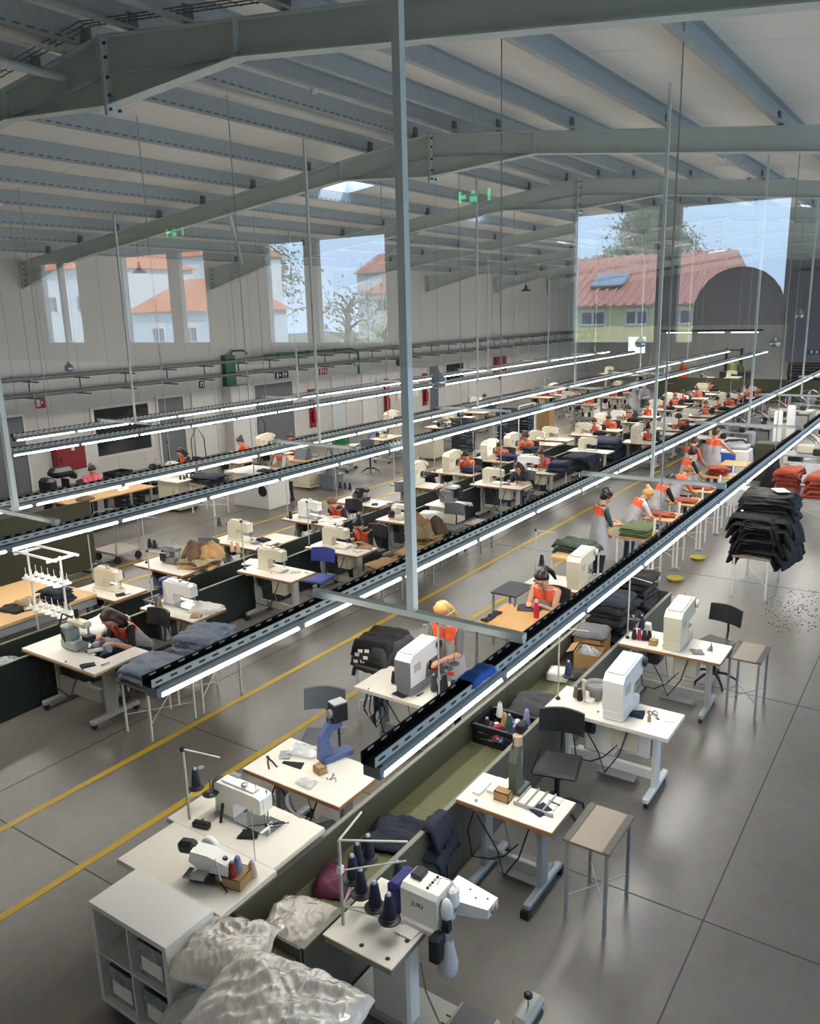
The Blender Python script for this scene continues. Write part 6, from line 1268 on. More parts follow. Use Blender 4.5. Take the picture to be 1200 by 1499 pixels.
t = thing('sewing_automat', 'grey automatic sewing unit with tubes on a white cabinet', 'machine', (13.7, 8.45, 0)); MB().box((0, 0, .6), (.42, .6, .34), M_BEIGE, bev=.015).build('cabinet', t); MB().box((0, 0, .78), (.6, .72, .02), M_LAM).build('tabletop', t); MB().cyl((0, 0, 0), (0, 0, .44), .06, M_DARK).build('column', t); MB().box((0, 0, .03), (.5, .5, .05), M_DARK, bev=.02).build('foot', t); MB().box((.05, .0, .95), (.26, .3, .28), M_MGREY, bev=.03).build('body', t); MB().box((.1, -.2, 1.02), (.16, .14, .2), M_BLK, bev=.02).build('head', t); MB().box((.05, -.05, 1.14), (.2, .34, .05), M_MWHITE).build('top_plate', t)
for k in range(5): MB().tube([(-.1, .15-.05*k, .9), (-.2, .2-.04*k, 1.1), (0, .1-.05*k, 1.2), (.1, -.05-.04*k, 1.05)], .008, (M_BLK, M_CHROME, M_RED, M_BLK, M_CHROME)[k], 5).build('tube', t)
garment('pale_ribbon', 'pale ribbon cloth hanging from the automatic sewing unit', 'cloth', (13.95, 8.1, .78), 0, .16, .2, .02, CL['white'], 97, sx=.05, sy=.05)
T_STD.put((15.95, 8.42, 0), 0, 'cream table where the woman in a dark shirt sits by the walkway', scale=(1.05, 1.1, 1)); MK['lock'].put((15.95, 8.6, TZ), 0, 'beige sewing machine of the woman in a dark shirt'); TS1.put((15.75, 9.0, TZ), 0, 'thread stand of the woman in a dark shirt'); person('sit', 'woman with loose brown hair and dark tee shirt seated by the walkway', (16.6, 8.2, 0), PI, mat('shirt_slate', '#2c3440', .8), M_JEAN, 'long', M_HBRN, vest=None, near=True); CH['grey'].put((16.66, 8.2, 0), 0, 'grey chair under the woman in the dark tee shirt'); garment('white_cloth', 'long pale cloth hanging from the table of the dark shirt woman', 'cloth', (16.2, 7.98, TZ), 0, .4, .42, .03, CL['beige'], 99, sx=.3, sy=.1, drop=1.1)
T_STD.put((17.75, 8.4, 0), 0, 'cream table with the navy motor machine of the red vest woman'); MK['lockb'].put((17.75, 8.6, TZ), 0, 'white machine with navy motor before the red vest woman'); person('sit', 'woman in red orange vest behind the navy motor machine', (18.45, 8.5, 0), PI, M_TPNK, M_TROU, 'bun', M_HBRN); CH['black'].put((18.5, 8.5, 0), 0, 'black chair under the red vest woman'); pile('navy_garment', 'navy garment with white tags on the walkway trestle', 'navy garments on the walkway trestle', 'garment', (19.4, 7.9, .62), 0, 5, 1.0, .8, .07, [CL['navy'], CL['black']], 61, .05, .2, sx=.45, sy=.3); ST['trestle'].put((19.4, 7.9, 0), 0, 'trestle under the navy garments at the walkway', scale=(1, 1.1, 1))
pile('navy_garment', 'navy garment in the heap before the red vest woman', 'navy garments by the red vest woman', 'garment', (17.9, 7.85, TZ), 0, 4, .5, .5, .06, [CL['navy'], CL['darkblue']], 67, .04, .3)
T_STD.put((21.0, 8.3, 0), 0, 'cream table with beige machine past the navy garments'); MK['lock'].put((21.0, 8.4, TZ), 0, 'beige sewing machine past the navy garments')
# --- left side stations
T_LOW.put((6.82, 10.0, 0), 0, 'cream table with grey brown machine beside the wooden cutting table', scale=(1, .85, 1)); MK['lock'].put((6.85, 10.05, TZ), 0, 'taupe sewing machine beside the wooden cutting table', scale=(1, 1, .9)); TS2.put((6.9, 10.5, TZ), 2, 'thread stand with pale cones beside the taupe machine')
for k in range(2): cone('#bdb6a8').put((7.02+.06*k, 10.35+.1*k, TZ), 0, 'pale grey cone behind the taupe machine', 'pale cones by the taupe machine')
T_STD.put((8.1, 10.15, 0), 0, 'cream table with dark overlock machine and brown garments', scale=(1.1, 1, 1)); MK['over'].put((8.2, 10.25, TZ), 0, 'dark grey overlock machine beside the brown garments'); TS2.put((7.95, 10.6, TZ), .3, 'thread stand with two black cones of the dark overlock machine')
for k in range(2): cone('#17181a').put((7.97, 10.5-.12*k, TZ+.26), 0, 'black thread cone above the dark overlock machine', 'black cones above the overlock')
CH['grey'].put((8.85, 10.3, 0), .2, 'grey task chair behind the dark overlock machine')
pile('brown_garment', 'brown garment heaped over the trough by the dark overlock', 'brown garments over the trough', 'garment', (8.35, 9.72, TZ), .3, 3, .5, .55, .05, [CL['brown'], CL['tan'], CL['khaki']], 71, .06, .5, wr=.045); small('white_board', 'white folded pattern sheet beside the brown garments', 'pattern', MB().box((0, 0, .01), (.3, .22, .02), M_PAPER), (9.0, 9.3, .69), .3); crate('grey_tub', 'grey plastic tub with scraps in the long trough', (7.2, 9.28, .425), (.4, .4, .22), 0, M_MGREY, 1); heap('scrap_heap', 'grey scraps in the plastic tub of the trough', 'scraps', (7.2, 9.28, .445), .17, .17, .2, CL['grey'], 12); small('tape_roll', 'roll of brown tape in the long trough', 'tape', MB().lathe([(.05, 0), (.05, .04), (.035, .04), (.035, 0)], mat('tape', '#b9a078', .5), n=18), (6.55, 9.32, .425))
T_STD.put((9.66, 10.15, 0), 0, 'cream table with beige machine and lit bulb at the second walkway'); MK['lock'].put((9.7, 10.25, TZ), 0, 'beige sewing machine with blue cloth at the second walkway'); TS1.put((9.5, 10.66, TZ), .2, 'thread stand of the beige machine with blue cloth'); garment('blue_cloth', 'small navy cloth beside the beige machine', 'cloth', (9.85, 9.85, TZ), 0, .2, .2, .05, CL['navy'], 103); cone('#3a3c42').put((9.52, 10.57, TZ+.26), 0, 'grey cone of the beige machine with blue cloth')
T_STD.put((11.5, 10.1, 0), 0, 'cream table where the capped woman sews white cloth', scale=(1.1, 1, 1)); MK['lockw'].put((11.5, 10.2, TZ), 0, 'white sewing machine of the capped woman'); TS1.put((11.3, 10.6, TZ), 0, 'thread stand of the capped woman'); person('lean', 'woman with brown hair and black sleeves bent over white cloth', (12.25, 9.95, 0), PI, M_TBLK, M_TROU, 'short', mat('hair_chestnut', '#5d4126', .5, scale=30), near=True); CH['black'].put((12.35, 9.95, 0), 0, 'black chair under the woman with white cloth'); garment('white_cloth', 'white cloth spread over the table of the capped woman', 'cloth', (11.6, 9.75, TZ), .2, .42, .62, .02, CL['white'], 107, sy=.2, drop=.6); cone('#17181a').put((11.25, 10.48, TZ), 0, 'black cone on the white cloth table')
t = thing('floor_cabinet', 'low grey open cabinet standing before the white cloth table', 'cabinet', (10.75, 10.35, 0)); MB().bx(-.24, .24, -.32, .32, .5, .53, M_LAM).build('top_board', t); MB().bx(-.24, .24, -.32, -.3, .03, .5, M_LEGD).build('side_board', t); MB().bx(-.24, .24, .3, .32, .03, .5, M_LEGD).build('side_board', t); MB().bx(-.24, .24, -.3, .3, .26, .28, M_LEGD).build('shelf_board', t); MB().bx(.22, .24, -.3, .3, .03, .5, M_DARK).build('back_board', t); MB().bx(-.24, .24, -.3, .3, .0, .03, M_LEGD).build('bottom_board', t)
heap('lace_heap', 'heap of grey lace scraps in the trough under the white cloth table', 'scraps', (11.15, 9.3, .425), .32, .24, .32, CL['grey'], 15)
T_STD.put((13.1, 10.15, 0), 0, 'cream table with chrome overlock machine and three dark cones'); MK['overd'].put((13.15, 10.2, TZ), 0, 'chrome and black overlock machine with three dark cones'); TS3.put((12.9, 10.68, TZ), .1, 'wide thread stand with dark cones over the chrome overlock')
for k in range(3): cone('#17181a').put((12.92, 10.59-.13*k, TZ+.26), 0, 'dark cone over the chrome overlock machine', 'dark cones over the chrome overlock')
heap('bag_heap', 'grey bundle under the table with the chrome overlock', 'bundle', (13.2, 10.1, 0.0), .25, .3, .5, CL['grey'], 22)
T_STD.put((15.1, 10.1, 0), 0, 'cream table with square beige machine before the grey chair'); MK['cyc'].put((15.1, 10.15, TZ), 0, 'square beige tacking machine before the first woman of the row'); TS1.put((14.9, 10.6, TZ), 0, 'thread stand of the square beige machine'); CH['grey'].put((14.2, 9.95, 0), .2, 'dark grey chair before the square beige machine')
for i, (x, xp, yp, lab, hm, hs) in enumerate(((16.75, 17.4, 10.05, 'with short dark hair', M_HBLK, 'short'), (18.65, 19.3, 10.08, 'with dark bun', M_HBLK, 'bun'), (19.95, 20.6, 10.0, 'with curly brown hair', M_HBRN, 'curly'))):
    T_STD.put((x, 10.05, 0), 0, 'cream table of the orange vest woman '+lab); MK['cyc'].put((x, 10.2, TZ), 0, 'beige tacking machine of the orange vest woman '+lab); TS1.put((x-.2, 10.55, TZ), 0, 'thread stand of the orange vest woman '+lab); person(('sit', 'sit2', 'sit3')[i], 'seated woman in orange vest '+lab+' at a tacking machine', (xp, yp, 0), PI, M_ORG, M_TROU, hs, hm, vest='orange'); CH['black'].put((xp+.06, yp, 0), 0, 'black chair under the orange vest woman '+lab)
    pile('navy_garment', 'navy garment beside the orange vest woman '+lab, 'navy garments of the woman '+lab, 'garment', (x+.1, 9.68, TZ), 0, 3, .4, .4, .05, [CL['navy'], CL['black']], 81+i, .03, .3)
    pile('navy_bundle', 'dark bundle with tags behind the orange vest woman '+lab, 'dark bundles behind the woman '+lab, 'garment', (x-.75, 10.5, .56), 0, 4, .45, .5, .07, [CL['black'], CL['navy']], 84+i, .04, .4, sx=.25, sy=.2); ST['bench'].put((x-.75, 10.5, 0), 0, 'stool under the dark bundle of the woman '+lab)
for x in (21.6, 22.5): T_STD.put((x, 10.1, 0), 0, 'cream table in the gap before the far tables', 'tables before the gap'); MK['lock'].put((x, 10.2, TZ), 0, 'beige machine in the gap before the far tables', 'machines before the gap')
# --- crowd of far tables
FAR = [(24.46, 9.5), (25.65, 9.45), (27.77, 9.6), (29.29, 9.4), (31.48, 9.5), (32.6, 9.4), (34.03, 9.5), (35.75, 9.4), (38.79, 9.7), (23.72, 7.56), (26.61, 7.5), (30.27, 7.62), (32.0, 7.65), (33.3, 7.55), (34.68, 7.5), (36.7, 7.6), (37.96, 7.5)]
hz = [(M_HBLK, 'short'), (M_HBRN, 'bun'), (M_HBRN, 'curly'), (M_HBLK, 'bun'), (M_HBLK, 'curly'), (M_HRED, 'short')]
def station(x, y, i, who, vest, shirt, tab='far', machine=None):
    T_STD.put((x-.72, y-.02, 0), 0, 'cream sewing table among the %s tables' % tab, '%s sewing tables' % tab); MK[machine or ('lock', 'cyc', 'lockw', 'over')[i % 4]].put((x-.72, y+.15, TZ), 0, '%s machine on a cream table among the %s tables' % (('beige', 'boxy beige', 'white', 'dark compact')[i % 4], tab), '%s machines of the %s tables' % (('beige', 'boxy', 'white', 'compact')[i % 4], tab))
    hm, hs = hz[i % 6]; person(('sit', 'sit2', 'sit3')[i % 3], who, (x, y, 0), PI, shirt, M_TROU, hs, hm, vest=vest, group='seated people at the %s tables' % tab); CH['black'].put((x+.06, y, 0), 0, 'black chair under a sewing person at the %s tables' % tab, 'chairs of the %s tables' % tab)
for i, (x, y) in enumerate(FAR):
    hn = ('black cropped hair', 'brown bun', 'curly brown hair', 'black bun', 'curly black hair', 'auburn hair')[i % 6]
    station(x, y, i, 'seated person in %s vest with %s in the far crowd' % (('orange and grey', 'plain orange')[i % 2], hn), ('std', 'orange')[i % 2], (M_TWHT, M_ORG, M_TBLK)[i % 3])
    if i % 2 == 0: pile('dark_garment', 'dark garment on a far sewing table', 'dark garments on the far tables', 'garment', (x-.7, y-.4, TZ), 0, 2, .36, .4, .06, [CL['black'], CL['navy']], 91, .03, .3)
    if i % 3 == 0: TS2.put((x-.92, y+.5, TZ), 0, 'thread stand among the far sewing tables', 'far thread stands')
for x, y in ((24.9, 7.6), (27.2, 7.6), (28.4, 7.6), (36.9, 9.5)): T_STD.put((x, y, 0), 0, 'empty cream table among the far tables', 'empty far tables'); MK['lock'].put((x, y+.1, TZ), 0, 'unattended beige machine among the far tables', 'unattended far machines')
person('stand', 'standing person in grey overall behind the far sewing tables', (32.4, 10.6, 0), PI, mat('shirt_blue_grey', '#6f7a88', .8), M_JEAN, 'short', M_HBLD, vest=None)
pile('petrol_garment', 'petrol garment in the long heap at the far trough', 'petrol garments at the far trough', 'garment', (22.7, 8.5, .1), 0, 8, 1.1, .9, .1, [CL['petrol'], CL['darkblue']], 95, .05, .2)
for x, y, z, rx, ry, h, c, sd_, l in ((11.7, 7.8, .735, .3, .26, .3, 'tan', 41, 'tan crumpled garment heap on the brown stack behind the woman'), (11.95, 7.6, .735, .22, .2, .24, 'brown', 42, 'dark brown crumpled heap on the brown stack behind the woman'), (11.55, 7.62, .735, .2, .2, .2, 'khaki', 43, 'khaki crumpled heap on the brown stack behind the woman'),
                                     (8.3, 9.8, .915, .24, .22, .2, 'brown', 44, 'dark brown crumpled heap beside the dark overlock'), (8.45, 9.62, .915, .22, .2, .18, 'tan', 45, 'tan crumpled heap beside the dark overlock')):
    heap('garment_heap', l, 'garments', (x, y, z), rx, ry, h, CL[c], sd_, amp=.55, n=40)
for d, x, y, sd_ in (('the table before the blue chair', 8.68, 8.4, 11), ('the table of the woman sewing brown pieces', 10.2, 8.3, 12), ('the pink piece table', 12.2, 8.4, 13), ('the table at the second walkway with blue cloth', 9.6, 10.1, 14), ('the table with the chrome overlock', 13.1, 10.0, 15), ('the table with the navy motor machine', 6.7, 8.4, 16), ('the table with the taupe machine', 6.75, 10.0, 17), ('the table of the capped woman', 11.35, 10.2, 18), ('the table of the dark shirt woman', 15.9, 8.6, 19), ('the cut out table of the bent worker', 5.05, 8.2, 20)): clutter(d, x, y, sd_)
# ================================================================ ALONG THE WALL WITH DOORS
t = thing('olive_partition', 'dark olive fabric partition standing at the second walkway', 'partition', (6.9, 13.35, 0)); MB().bx(-1.8, 1.98, -.02, .02, .02, 1.3, M_OLIVED).build('panel', t); MB().bx(-1.8, 1.98, -.025, .025, 1.3, 1.32, M_OLIVED).build('top_rail', t)
for x in (-1.5, 1.7): MB().box((x, 0, .01), (.06, .4, .02), M_DARK).build('foot', t)
T_STD.put((7.6, 14.3, 0), PI/2, 'work table behind the olive partition', scale=(1, 1.4, 1)); pile('dark_garment', 'dark garment behind the olive partition', 'dark garments behind the partition', 'garment', (7.0, 14.3, TZ), 0, 3, .5, .5, .06, [CL['black'], CL['navy']], 101, .05, .3); small('grey_case', 'grey electric case on the table behind the partition', 'case', MB().box((0, 0, .06), (.2, .22, .12), M_LEGD, bev=.01), (8.15, 14.3, TZ))
for i in range(5): small('white_strip', 'white cardboard strip on the table behind the partition', 'strip', MB().box((0, 0, .008), (.5, .06, .012), M_PAPER), (7.75, 14.1+.09*i, TZ+.0), .1*i-.2, 'white strips behind the partition')
t = thing('wood_table', 'brown wooden work table before the pink woman', 'table', (11.0, 15.95, 0)); MB().box((0, 0, .75), (2.2, .9, .03), M_WOOD).build('tabletop', t)
for a in (-1, 1):
    for b in (-1, 1): MB().box((a*1.0, b*.38, .367), (.05, .05, .735), M_LEGD).build('leg', t)
for i in range(4): small('label_strip', 'pale label strip lying on the brown wooden table', 'strip', MB().box((0, 0, .006), (.34, .05, .01), M_PAPER), (11.45+.05*i, 15.8+.09*i, .766), .2, 'label strips on the wooden table')
heap('scrap_heap', 'small pile of cloth scraps on the brown wooden table', 'scraps', (10.4, 15.75, .766), .22, .2, .08, CL['brown'], 24)
person('sit3', 'woman in pink top with dark ponytail working at the wooden table', (11.25, 16.75, .08), -1.75, M_TPNK, M_JEAN, 'ponytail', M_HBLK, vest='pink', near=True, sc=.96); CH['black'].put((11.24, 16.8, 0), 1.4, 'black chair under the woman in pink')
t = thing('fusing_machine', 'black bulky press machine standing beside the pink woman', 'machine', (10.75, 17.4, 0)); t.scale = (.9, .9, .84); MB().box((0, 0, .4), (.5, .5, .8), M_DARK, bev=.02).build('stand', t); MB().box((-.2, 0, 1.0), (.3, .5, .5), M_BLK, bev=.08).build('housing', t); MB().box((.2, 0, 1.35), (.6, .45, .28), M_BLK, bev=.1).build('head', t); MB().box((.3, 0, .95), (.04, .3, .4), M_DARK).build('arm', t); MB().box((.55, 0, 1.2), (.12, .3, .2), M_BLK, bev=.05).build('hood', t)
for (x, y, z, lab) in ((13.2, 18.4, 0, 'lower dark crate beside the wooden table'), (13.2, 18.4, .34, 'upper dark crate beside the wooden table'), (12.6, 17.2, 0, 'dark crate under the wooden table end'), (14.0, 17.9, 0, 'dark crate behind the white cabinet')): crate('storage_crate', lab, (x, y, z), (.6, .45, .32), .1, M_CRATE, 3)
t = thing('drawer_cabinet', 'cream metal cabinet table with machine of the veiled woman', 'cabinet', (13.0, 15.75, 0)); MB().box((0, 0, .4), (.7, .75, .68), M_BEIGE, bev=.01).build('cabinet_body', t); MB().box((0, .35, .765), (.9, 1.7, .03), M_LAM).build('worktop', t); MB().box((-.355, -.1, .5), (.012, .3, .3), M_BEIGE).build('cabinet_door', t); MB().box((-.365, -.2, .5), (.01, .015, .06), M_DARK).build('handle', t)
for a in (-.3, .3): c = MB(); caster(c, a, -.2); c.build('caster', t)
MB().box((0, 1.1, .38), (.05, .05, .74), M_LEGD).build('leg', t)
MK['overd'].put((13.0, 16.6, .78), 0, 'black compact machine on the cream cabinet table'); MK['lock'].put((13.1, 16.0, .78), 0, 'beige machine on the cream cabinet table')
for i, (x, y) in enumerate(((12.85, 15.5), (12.9, 15.42), (13.05, 15.5), (13.1, 15.4))): cone('#3a3b40').put((x, y, .78), 0, 'dark thread spool on the cream cabinet table', 'dark spools on the cream cabinet', scale=(.9, .9, .7))
person('sit', 'woman with black headscarf and orange vest seated near the grey door', (14.35, 16.9, .05), 3.0, M_TBLK, M_TROU, 'long', M_HBLK, near=True); CH['black'].put((14.4, 16.9, 0), -.14, 'black chair under the woman with the headscarf')
t = thing('flexible_lamp', 'black flexible arm lamp on the cream cabinet table', 'lamp', (13.25, 16.35, .78)); MB().cyl((0, 0, 0), (0, 0, .55), .012, M_DARK).build('pole', t); MB().tube([(0, 0, .55), (.02, -.02, .7), (0, 0, .8)], .01, M_DARK, 5).build('arm', t); MB().ball((0, 0, .82), .04, M_BLK).build('head', t)
ST['plank'].put((13.05, 14.75, 0), PI/2, 'high stool under the black jackets', scale=(.9, 1, 1)); pile('black_jacket', 'black jacket with tan trim on the high stool', 'black jackets on the stool', 'jacket', (13.05, 14.75, .755), 0, 3, .5, .75, .06, [CL['black'], CL['navy']], 105, .03, .2)
t = thing('steam_table', 'white steam table box with round black fan outlet', 'table', (14.3, 14.25, 0)); MB().box((0, 0, .4), (.75, 1.2, .8), M_MWHITE, bev=.01).build('box_body', t); MB().box((0, 0, .84), (.95, 1.5, .05), M_LAM).build('worktop', t); MB().lathe([(.13, 0), (.13, .03), (.1, .035), (.03, .02)], M_BLK, (-.375, -.42, .45), (-1, 0, 0), 20).build('fan_outlet', t)
garment('white_sheet', 'white patterned sheet covering the steam table', 'cloth', (14.25, 14.2, .866), .1, .9, 1.4, .02, CL['white'], 111, sx=.46, sy=.72, drop=.6); garment('dark_cloth', 'dark cloth piece on the white steam table', 'cloth', (14.2, 13.95, .895), .2, .3, .4, .03, CL['black'], 113)
person('bend', 'woman in white blouse and orange vest bent over the steam table', (14.95, 13.9, 0), 2.9, M_TWHT, M_TROU, 'short', M_HBRN, near=True, sc=.92)
person('sit3', 'woman in orange vest looking sideways behind the steam table', (16.1, 16.5, .08), 2.8, M_ORG, M_TROU, 'bun', M_HBRN, near=True); CH['black'].put((16.15, 16.5, 0), -.34, 'black chair under the woman looking sideways'); person('sit', 'woman in orange vest at the beige machine near the wide doorway', (17.6, 16.0, .05), PI, M_ORG, M_TROU, 'short', M_HBRN, vest='orange'); CH['black'].put((17.66, 16.0, 0), 0, 'black chair near the wide grey doorway')
T_STD.put((15.4, 16.4, 0), 0, 'cream table before the woman looking sideways'); MK['cyc'].put((16.9, 16.6, TZ), 0, 'tall beige machine near the wide grey doorway'); T_STD.put((16.9, 16.3, 0), 0, 'cream table near the wide grey doorway'); MK['lockw'].put((16.95, 16.1, TZ), 0, 'white machine near the wide grey doorway')
t = thing('hose_stand', 'curved black air hose stand before the white door', 'hose', (15.6, 18.2, 0)); MB().tube([(0, 0, 0), (0, 0, 1.2), (.15, -.1, 1.55), (.3, -.2, 1.2), (.32, -.22, .5)], .015, M_BLK, 6).build('hose', t); MB().box((0, 0, .01), (.3, .3, .02), M_DARK).build('foot', t)
t = thing('hose_stand', 'curved black air hose stand before the boxed column', 'hose', (18.3, 18.2, 0)); MB().tube([(0, 0, 0), (0, 0, 1.3), (.1, -.05, 1.55), (.2, -.1, 1.3), (.22, -.1, .6)], .015, M_BLK, 6).build('hose', t); MB().box((0, 0, .01), (.3, .3, .02), M_DARK).build('foot', t)
t = thing('drawer_table', 'cream cabinet table on casters with brown top beside the grey bin', 'table', (16.4, 14.6, 0)); MB().box((0, .0, .42), (.5, .6, .6), M_BEIGE, bev=.01).build('cabinet_body', t); MB().box((0, .2, .755), (.65, 1.5, .03), M_WOOD).build('worktop', t); MB().box((.0, 0, .09), (.6, .7, .05), M_BEIGE).build('foot_frame', t)
for a in (-.25, .25): c = MB(); caster(c, a, -.28); c.build('caster', t)
for s in (.85,): MB().box((0, s, .37), (.05, .05, .74), M_LEGD).build('leg', t)
small('grey_monitor', 'grey sloped box on the cream cabinet table', 'box', MB().prism([(-.15, 0), (.15, 0), (.1, .3), (-.02, .3)], 'y', -.2, .2, mat('slate_box', '#5b656b', .5)), (16.45, 14.75, .77)); t = thing('grey_bin', 'grey plastic bin full of scraps beside the cream cabinet table', 'bin', (16.55, 13.85, 0)); MB().box((0, 0, .2), (.42, .45, .4), mat('bin_grey', '#6a6f78', .5), bev=.02, taper=1.1).build('bin_body', t); MB().box((0, 0, .41), (.46, .49, .02), M_MGREY).build('rim', t); heap('scrap_heap', 'dark scraps heaped in the grey bin', 'scraps', (16.55, 13.85, .42), .2, .2, .12, CL['grey'], 27)
T_SIL.put((18.8, 15.3, 0), .3, 'grey table with green crate past the cream cabinet table', scale=(1.2, 1.2, 1)); crate('green_crate', 'green plastic crate on the grey table', (18.8, 15.3, TZ), (.4, .4, .22), .3, M_GREEN, 2); CH['grey'].put((18.9, 14.3, 0), 1, 'grey chair past the cream cabinet table'); CH['grey'].put((18.1, 15.9, 0), 2, 'grey chair before the green crate')
T_STD.put((20.9, 14.9, 0), PI/2, 'cream table with carton beside the blue frame', scale=(1, 1.5, 1)); carton('carton', 'beige carton on the cream table beside the blue frame', (21.4, 14.9, TZ), (.4, .5, .3), 0, mat('carton_grey', '#a59a88', .8), True); MK['overw'].put((20.5, 15.0, TZ), 0, 'beige compact machine beside the carton'); t = thing('tube_stand', 'blue tubular frame standing beside the cream table', 'frame', (20.7, 15.7, 0)); MB().tube([(0, 0, 0), (0, 0, .75), (.3, 0, .8)], .03, mat('frame_blue', '#2f5aa8', .4), 8).build('tube', t)
t = thing('machine_cabinet', 'cream machine cabinet on casters past the blue frame', 'cabinet', (21.6, 13.9, 0)); MB().box((0, 0, .38), (.6, .6, .6), M_BEIGE, bev=.01).build('cabinet_body', t); MB().box((0, 0, .7), (.7, .8, .03), M_LAM).build('worktop', t)
for a in (-.25, .25):
    for b in (-.25, .25): c = MB(); caster(c, a, b); c.build('caster', t)
MB().box((0, 0, .085), (.6, .6, .02), M_BEIGE).build('foot_frame', t)
for i, (x, y) in enumerate(((23.3, 14.5), (24.6, 15.0), (25.9, 15.4), (22.9, 16.4), (27.4, 15.6))):
    T_STD.put((x, y, 0), 0, 'cream table among the machines along the wall', 'tables along the wall'); MK[('over', 'lock', 'overd', 'cyc', 'lock')[i]].put((x, y, TZ), 0, ('dark compact machine', 'beige machine', 'chrome compact machine', 'boxy beige machine', 'beige machine')[i]+' among the tables along the wall', 'beige machines along the wall' if i in (1, 4) else None)
for i, (x, y, z) in enumerate(((23.3, 13.7, 0), (23.3, 13.7, .36), (23.3, 13.7, .72), (26.4, 13.7, 0), (26.4, 13.7, .36), (26.4, 13.7, .72), (27.3, 13.4, 0), (27.3, 13.4, .36))): crate('storage_crate', 'slate blue crate in the %s stack beside the second walkway, %s' % (('first', 'second', 'third')[0 if i < 3 else 1 if i < 6 else 2], ('bottom', 'middle', 'top')[i % 3 if i < 6 else i-6]), (x, y, z), (.6, .55, .35), 0, mat('crate_slate', '#2a3340', .5), 3)
carton('carton', 'tall brown carton past the slate crates', (28.9, 13.3, 0), (.5, .5, .9), 0, M_CARD, False)
t = thing('garment_rack', 'tall white tube rack between slate crates and orange vest women', 'rack', (24.6, 12.0, 0))
for a in (-.6, .6): MB().tube([(a, 0, 0), (a, 0, 1.5)], .02, M_MWHITE, 6).build('upright', t)
MB().tube([(-.6, 0, 1.5), (.6, 0, 1.5)], .02, M_MWHITE, 6).build('top_rail', t); MB().tube([(-.6, 0, .5), (.6, 0, .5)], .02, M_MWHITE, 6).build('low_rail', t)
pile('blue_cloth', 'turquoise cloth on the wall side tables', 'turquoise cloths', 'cloth', (28.6, 15.8, TZ), 0, 3, .6, .8, .06, [cloth_mat('turquoise', '#3f7186'), CL['black']], 121, .05, .3); T_STD.put((28.6, 15.8, 0), PI/2, 'cream table with turquoise cloth along the wall')
WAL = [(33.96, 15.6), (35.13, 15.36), (33.4, 13.9), (32.0, 12.75), (34.9, 12.71), (36.99, 13.02), (29.9, 16.4)]
for i, (x, y) in enumerate(WAL): station(x, y, i, ('seated person with black hair and maroon top at the wall tables', 'seated person with brown bun at the wall tables', 'seated person in orange vest with curly hair at the wall tables', 'seated person with black bun and orange vest at the wall tables', 'seated person with curly black hair at the wall tables', 'seated person with auburn hair at the wall tables', 'seated person in grey top with black hair by the red cabinet')[i], (None, 'orange', 'std', 'orange', 'std', 'orange', None)[i], (M_RED, M_ORG, M_TWHT, M_ORG, M_TBLK, M_ORG, M_TGRY)[i], 'wall')
for x, y in WAL: TS2.put((x-.92, y+.45, TZ), 0, 'thread stand rising among the wall tables', 'thread stands of the wall tables')
# trolley
t = thing('trolley', 'grey platform trolley with two tube handles beside the olive partition', 'trolley', (9.45, 13.45, 0)); MB().box((0, 0, .2), (.6, .75, .04), mat('trolley_deck', '#a59a8c', .5)).build('deck', t)
for s in (-1, 1): MB().tube([(-.27, s*.34, .22), (-.27, s*.34, .85), (-.2, s*.34, .95), (.2, s*.34, .95), (.27, s*.34, .85), (.27, s*.34, .22)], .014, M_LEGD, 6).build('handle', t)
for a in (-.24, .24):
    for b in (-.3, .3): MB().cyl((a, b-.02, .07), (a, b+.02, .07), .07, M_BLK, n=14).build('wheel', t); MB().box((a, b, .155), (.05, .06, .05), M_DARK).build('wheel_fork', t)
# ================================================================ FAR RIGHT MACHINES AND BACK END
t = thing('screen_cabinet', 'white machine cabinet with blue panel before the woman seen from behind', 'cabinet', (21.6, 4.75, 0)); MB().box((0, 0, .5), (.7, .9, 1.0), M_MWHITE, bev=.015).build('cabinet_body', t); MB().box((-.355, .1, .68), (.012, .55, .5), mat('panel_blue', '#1d5fae', .4)).build('blue_panel', t); MB().box((.05, -.05, 1.06), (.5, .7, .1), M_LEGD, bev=.03).build('machine_top', t); MB().tube([(-.2, .3, 1.1), (0, .1, 1.2), (.2, -.2, 1.2), (.3, -.45, 1.0), (.28, -.5, .8)], .03, CL['navy'], 8).build('hose', t)
carton('white_carton', 'plain white carton under the last work table', (19.7, 4.0, 0), (.5, .6, .4), 0, M_MWHITE, False); small('olive_cabinet', 'olive metal cabinet beside the white cabinets', 'cabinet', MB().box((0, 0, .5), (.5, .55, 1.0), M_OLIVED, bev=.01), (22.9, 4.15, 0)); heap('black_bundle', 'black bundle on the floor before the olive cabinet', 'bundle', (21.7, 3.75, 0), .35, .3, .75, CL['black'], 29)
for i, (x, y, lab) in enumerate(((24.0, 4.13, 'nearest tall white pillar of the finishing machines'), (25.5, 4.05, 'further tall white pillar of the finishing machines'))): small('machine_pillar', lab, 'pillar', MB().box((0, 0, .85), (.16, .2, 1.7), M_MWHITE, bev=.02), (x, y, 0))
